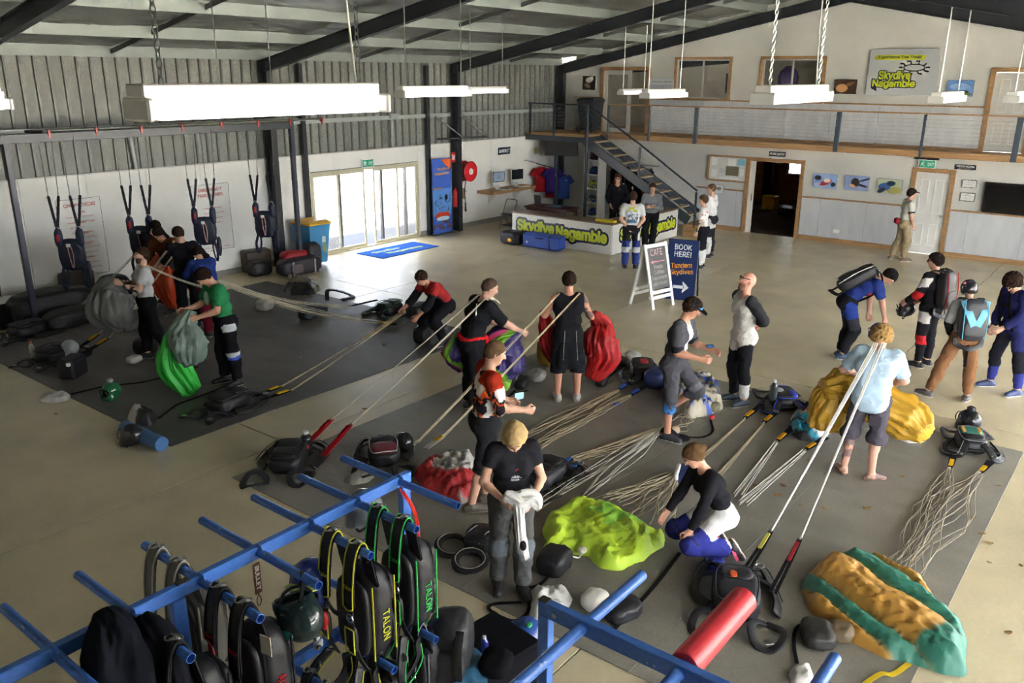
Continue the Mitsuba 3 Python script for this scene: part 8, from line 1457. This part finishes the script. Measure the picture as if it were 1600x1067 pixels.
# ---- cloth in the foreground woman's hands
f = woman; c_ = (f.J['wrL'] + f.J['wrR']) / 2 + f.F * .06
k = thing('white_jumpsuit', 'white folded jumpsuit held in the blond woman\'s hands', 'jumpsuit'); m, S, A = gathered([f.J['wrR'] + f.F * .04 + V(0, 0, .07), c_ + V(0, 0, .03), f.J['wrL'] + f.F * .06 + V(0, 0, .04), f.J['wrL'] + f.F * .07 + f.L * .05 - V(0, 0, .04)], [.04, .085, .07, .03], 7, .16, .8, 3, 8); part(k, 'upper_fold', m, 'cloth', '#c4c2bd', True)
m, S, A = gathered([c_ + V(0, 0, .02), c_ + f.F * .05 - V(0, 0, .18), c_ + f.F * .05 + f.L * .03 - V(0, 0, .36), c_ + f.F * .03 + f.L * .06 - V(0, 0, .48)], [.06, .065, .05, .035], 6, .16, .7, 5, 8, (1, 0, 0)); part(k, 'hanging_leg', m, 'cloth', '#bfbdb8', True); part(k, 'black_patch', ball(c_ + f.F * .10 + f.L * .02 - V(0, 0, .32), (.022, .03, .045), 2), 'cloth', '#2a2a2c', True)
# ---- things round the woman's feet
k = thing('harness', 'black harness with pale edging lying left of the blond woman', 'harness'); hx_, hy_ = (5.374, 4.59)
part(k, 'back_pad', mov(rot(pillow(.36, .30, .16, .6, 3, .014, 46), 30), hx_, hy_, .085), 'nylon', '#1d1d1f', True)
for (a, b) in (((5.154, 4.754), .13), ((5.059, 4.455), .12)):
    t = np.linspace(0, 2 * math.pi, 10); lp = [(a[0] + .16 * math.cos(q), a[1] + b * math.sin(q), .04 + .03 * math.sin(q)) for q in t]; part(k, 'leg_loop', strap(lp, .07, .016, (0, 0, 1), 5), 'nylon', '#1d1d1f', True); part(k, 'pale_edging', tube([V(q) + V(0, 0, .03) for q in lp], .005, 5, 5), 'cloth', '#8f8a80', True)
for q in (-.1, .1): part(k, 'pale_edging', tube([(hx_ - .15, hy_ + q, .12), (hx_, hy_ + q * .8, .175), (hx_ + .15, hy_ + q, .12)], .005, 5, 5), 'cloth', '#8f8a80', True)
solo('black_pouch', mov(rot(pillow(.34, .26, .20, .55, 3, .018, 47), 10), *(5.474, 3.805), .10), 'nylon', '#1c1c1e', 'black pouch below the lime parachute with white cord', 'bag', None, True); solo('cord', tube([(*(5.827, 3.74), .06), (*(5.722, 3.698), .05), (*(5.657, 3.711), .08), (*(5.595, 3.754), .12)], .008, 5, 5), 'cloth', '#c4c1b8', 'short white cord from lime parachute to black pouch', 'cord')
heap('white_cloth', 'white cloth with black strap on the mat edge in front of the rack', 'cloth', [(4.743, 3.542, 0), (5.059, 3.768, 0), (5.198, 3.717, 0), (5.313, 3.558, 0), (5.199, 3.399, 0), (4.996, 3.338, 0), (4.856, 3.402, 0), (4.682, 3.391, 0)], .10, mottled('#cfcdc7', '#b5b3ad', .4, 6), 20, .08, .06, 6, .03)
solo('bridle', strap([(*(5.44, 3.766), .05), (*(5.196, 3.751), .02), (*(5.082, 3.785), .03), (*(5.013, 3.824), .02), (*(5.091, 3.835), .03), (*(4.941, 3.692), .04), (*(4.778, 3.582), .03), (*(4.631, 3.628), .015), (*(4.628, 3.866), .015), (*(4.714, 3.888), .015), (*(4.874, 3.717), .02)], .03, .006, (0, 0, 1), 5), 'cloth', '#1c1c1e', 'black looped strap beside the white cloth in front of the rack', 'strap')
k = thing('deployment_bag', 'white and black bundle under the blue rack arm', 'bag'); part(k, 'white_part', mov(rot(pillow(.24, .2, .14, .65, 3, .016, 48), 10), *(5.233, 3.212), .07), 'nylon', '#bdb9b0', True); part(k, 'black_part', mov(rot(pillow(.34, .24, .13, .6, 3, .018, 49), -20), *(5.272, 2.965), .07), 'nylon', '#1d1d1f', True)
k, P = helmet('shiny navy blue helmet on the concrete behind the rack post', *(4.397, 3.304), .15, 200, '#24407c', None, 0, 1.2, '#2f4f96'); part(k, 'green_mark', P(ball((.04, .03, .125), (.03, .02, .01), 2)), 'gloss', '#2f9a5c', True)
# ---- bags below the racks
solo('storage_box', cbox(*(3.823, 3.297, 0.2), .80, .55, .40, -8, .03), 'cloth', '#17181b', 'low black box on the floor under the two racks', 'box')
k = thing('backpack', 'black backpack with green clip leaning on the low black box', 'backpack'); c_ = V(*(3.532, 3.304, 0.58)); part(k, 'body', mov(rot(pillow(.34, .30, .52, .6, 3, .02, 50), 30), *c_), 'nylon', '#1d1d1f', True); part(k, 'pocket', mov(rot(pillow(.10, .24, .3, .6, 2, .01, 51), 30), *(c_ + V(-.13, -.09, -.06))), 'nylon', '#232326', True); part(k, 'green_clip', tube([c_ + V(-.12, .10, .20), c_ + V(-.06, .12, .27), c_ + V(-.02, .09, .24)], .014, 6, 4), 'plastic', '#3fae58')
for q in (-.1, .1): part(k, 'strap', mov(rot(strap([(-.12, q, .22), (-.21, q, .1), (-.20, q, -.12), (-.12, q, -.22)], .05, .014, (-1, 0, 0), 5), 30), *c_), 'nylon', '#19191b', True)
heap('teal_towel', 'teal cloth lying on the low black box', 'cloth', [(3.45, 3.309, 0.42), (3.628, 3.383, 0.42), (3.804, 3.297, 0.42), (3.741, 3.156, 0.42), (3.511, 2.935, 0.42), (3.317, 3.129, 0.42)], .07, mottled('#2f5f7a', '#26506a', .5), 22, .10, .05, 5, .04, z0=.415)
bottle('small bottle with blue band standing on the low black box', *(3.784, 3.209, 0.41), .15, .028, '#2f3a8f', '#d0d0d0'); solo('round_hat', mov(rot(pillow(.24, .22, .14, .7, 3, .012, 52), 20), *(3.689, 3.027, 0.49)), 'cloth', '#17171a', 'round black hat on the low black box', 'hat', None, True)

# ---------------------------------------------------------------- suspended training harnesses along the left wall
k = thing('training_gantry', 'dark steel frame beam on posts carrying four suspended training harnesses', 'frame')
YH = 15.25; (bx1, bz1), (bx2, bz2) = (5.563, 3.26), (11.689, 3.204); zb = (bz1 + bz2) / 2
part(k, 'beam', cbox((bx1 + bx2) / 2, YH, zb, bx2 - bx1, .10, .15, 0, .006), 'plastic', '#2d3338'); part(k, 'upper_beam', cbox((bx1 + bx2) / 2 + .3, YH + .35, zb + .10, bx2 - bx1, .06, .06), 'plastic', '#8d9290')
for x in ((5.907, 0.389)[0], bx2 - .05): part(k, 'post', cbox(x, YH, zb / 2 - .03, .09, .09, zb - .07, 0, .005), 'plastic', '#2d3040'); part(k, 'base_plate', cbox(x, YH, .006, .18, .18, .012), 'plastic', '#2d3040')
part(k, 'pipe', tube([((6.53, 3.254)[0], YH - .03, zb + .10), ((12.495, 3.31)[0], YH - .03, zb + .10)], .024, 8), 'metal', '#c9cac8')
for x in ((6.603, 3.25)[0], (7.414, 3.253)[0], (8.245, 3.247)[0], (9.07, 3.244)[0], (9.922, 3.255)[0], (10.781, 3.27)[0], (11.59, 3.277)[0], (12.458, 3.298)[0]): part(k, 'clamp', cat(cbox(x, YH - .035, zb + .085, .05, .075, .09, 0, .008), cbox(x, YH - .05, zb + .03, .03, .03, .08)), 'plastic', '#a83228')
for x in np.arange(bx1 + .9, bx2 - .5, .95): part(k, 'cross_strut', cbox(x, YH + .17, zb + .09, .07, .42, .05, 20), 'plastic', '#23282c')
def trainer(label, top_px, z, rz, seed):
    x = top_px[0]; k = thing('training_harness', label, 'harness', 'suspended training harnesses'); P = lambda m: mov(rot(m, rz), x, YH - .05, z)
    part(k, 'vest', P(mov(pillow(.42, .20, .56, .62, 3, .014, seed), 0, .02, -.30)), 'nylon', '#1a2030', True); part(k, 'label', P(cbox(-.02, -.085, -.12, .07, .012, .06)), 'cloth', '#c9c9c6')
    for q in (1, -1):
        part(k, 'shoulder', P(mov(pillow(.12, .16, .34, .65, 2, .01, seed + 1), q * .17, 0, .0)), 'nylon', '#1b2338', True)
        for o in (.10, -.06): part(k, 'riser', P(strap([(q * .17, 0, .14), (q * .17 + o * .5, .0, .42), (q * .17 + o, 0, .74)], .045, .012, (0, 1, 0), 4)), 'nylon', '#1a1b24'); part(k, 'rope', P(tube([(q * .17 + o, 0, .74), (q * .17 + o * 1.3, 0, zb - z)], .005, 4)), 'cloth', '#6d6b66')
        part(k, 'ring', P(ring_m((q * .17, -.02, .17), .03, .006, 'y')), 'metal', '#c4c4c4')
        part(k, 'leg_strap', P(strap([(q * .15, -.02, -.5), (q * .20, -.06, -.72), (q * .17, 0, -.92), (q * .12, .04, -.72), (q * .12, .02, -.52)], .05, .012, (0, 1, 0), 5)), 'nylon', '#1a2136', True)
    part(k, 'red_handle', P(mov(pillow(.05, .04, .14, .7, 2, .003), -.16, -.10, .02)), 'nylon', '#a8242c', True)
    part(k, 'side_bag', P(mov(pillow(.09, .09, .40, .8, 2, .006), .24, -.02, -.62)), 'nylon', '#1a1f30', True); part(k, 'lanyard', P(tube([(-.03, -.10, -.14), (-.01, -.12, -.36), (.02, -.11, -.52), (.04, -.1, -.3), (.02, -.10, -.14)], .008, 5, 4)), 'cloth', '#b58a84')
for i, (px, z, l) in enumerate((((6.671, 1.522), 1.50, 'navy training harness nearest the camera, before the canopy check list'), ((7.982, 1.577), 1.52, 'navy training harness between the two check lists'), ((9.325, 1.581), 1.50, 'navy training harness before the emergency list'), ((10.748, 1.529), 1.45, 'navy training harness beside the dark column'))): trainer(l, px, px[1] - .02, [-35, -40, -35, -50][i], 60 + i)

# ---------------------------------------------------------------- litter of dry leaves
rg = np.random.default_rng(77)
for p in ([(4.32, 11.015, 0), (10.807, 3.305, 0), (9.774, 2.494, 0), (8.121, 2.753, 0), (8.164, 2.255, 0), (8.438, 1.916, 0), (7.471, 1.75, 0), (8.912, 1.012, 0), (8.623, 0.872, 0), (8.213, 0.481, 0), (8.087, 0.723, 0), (7.736, 1.333, 0), (7.715, 1.271, 0), (9.447, 1.828, 0), (8.18, 3.03, 0), (8.379, 2.783, 0), (9.196, 2.791, 0), (8.064, 2.489, 0), (9.869, 0.938, 0), (6.487, 6.994, 0), (6.989, 8.007, 0), (8.63, 9.97, 0), (5.651, 8.026, 0), (7.796, 10.381, 0), (6.197, 10.951, 0), (7.257, 10.796, 0), (9.239, 5.236, 0), (8.484, 5.31, 0), (9.08, 9.846, 0), (7.316, 7.254, 0), (8.463, 0.788, 0), (6.663, 0.727, 0), (7.029, 0.4, 0)]):
    a = rg.uniform(0, 360); s_ = rg.uniform(.014, .028); v, f_ = arrays(prism(sg.Point(0, 0).buffer(1, 3), .02)); v = v * V(s_ * 1.5, s_, 1); v[:, 2] = .010 + np.where(v[:, 2] > .01, .004, 0) + 6 * v[:, 0] ** 2
    k = thing('dry_leaf', 'small dry brown leaf lying on the floor', 'leaf', 'dry leaves scattered on the floor'); scene[k] = ply(mov(rot((v, f_), a), p[0], p[1], 0), 'cloth', ['#7a5a34', '#6b5038', '#8a7350'][rg.integers(3)])
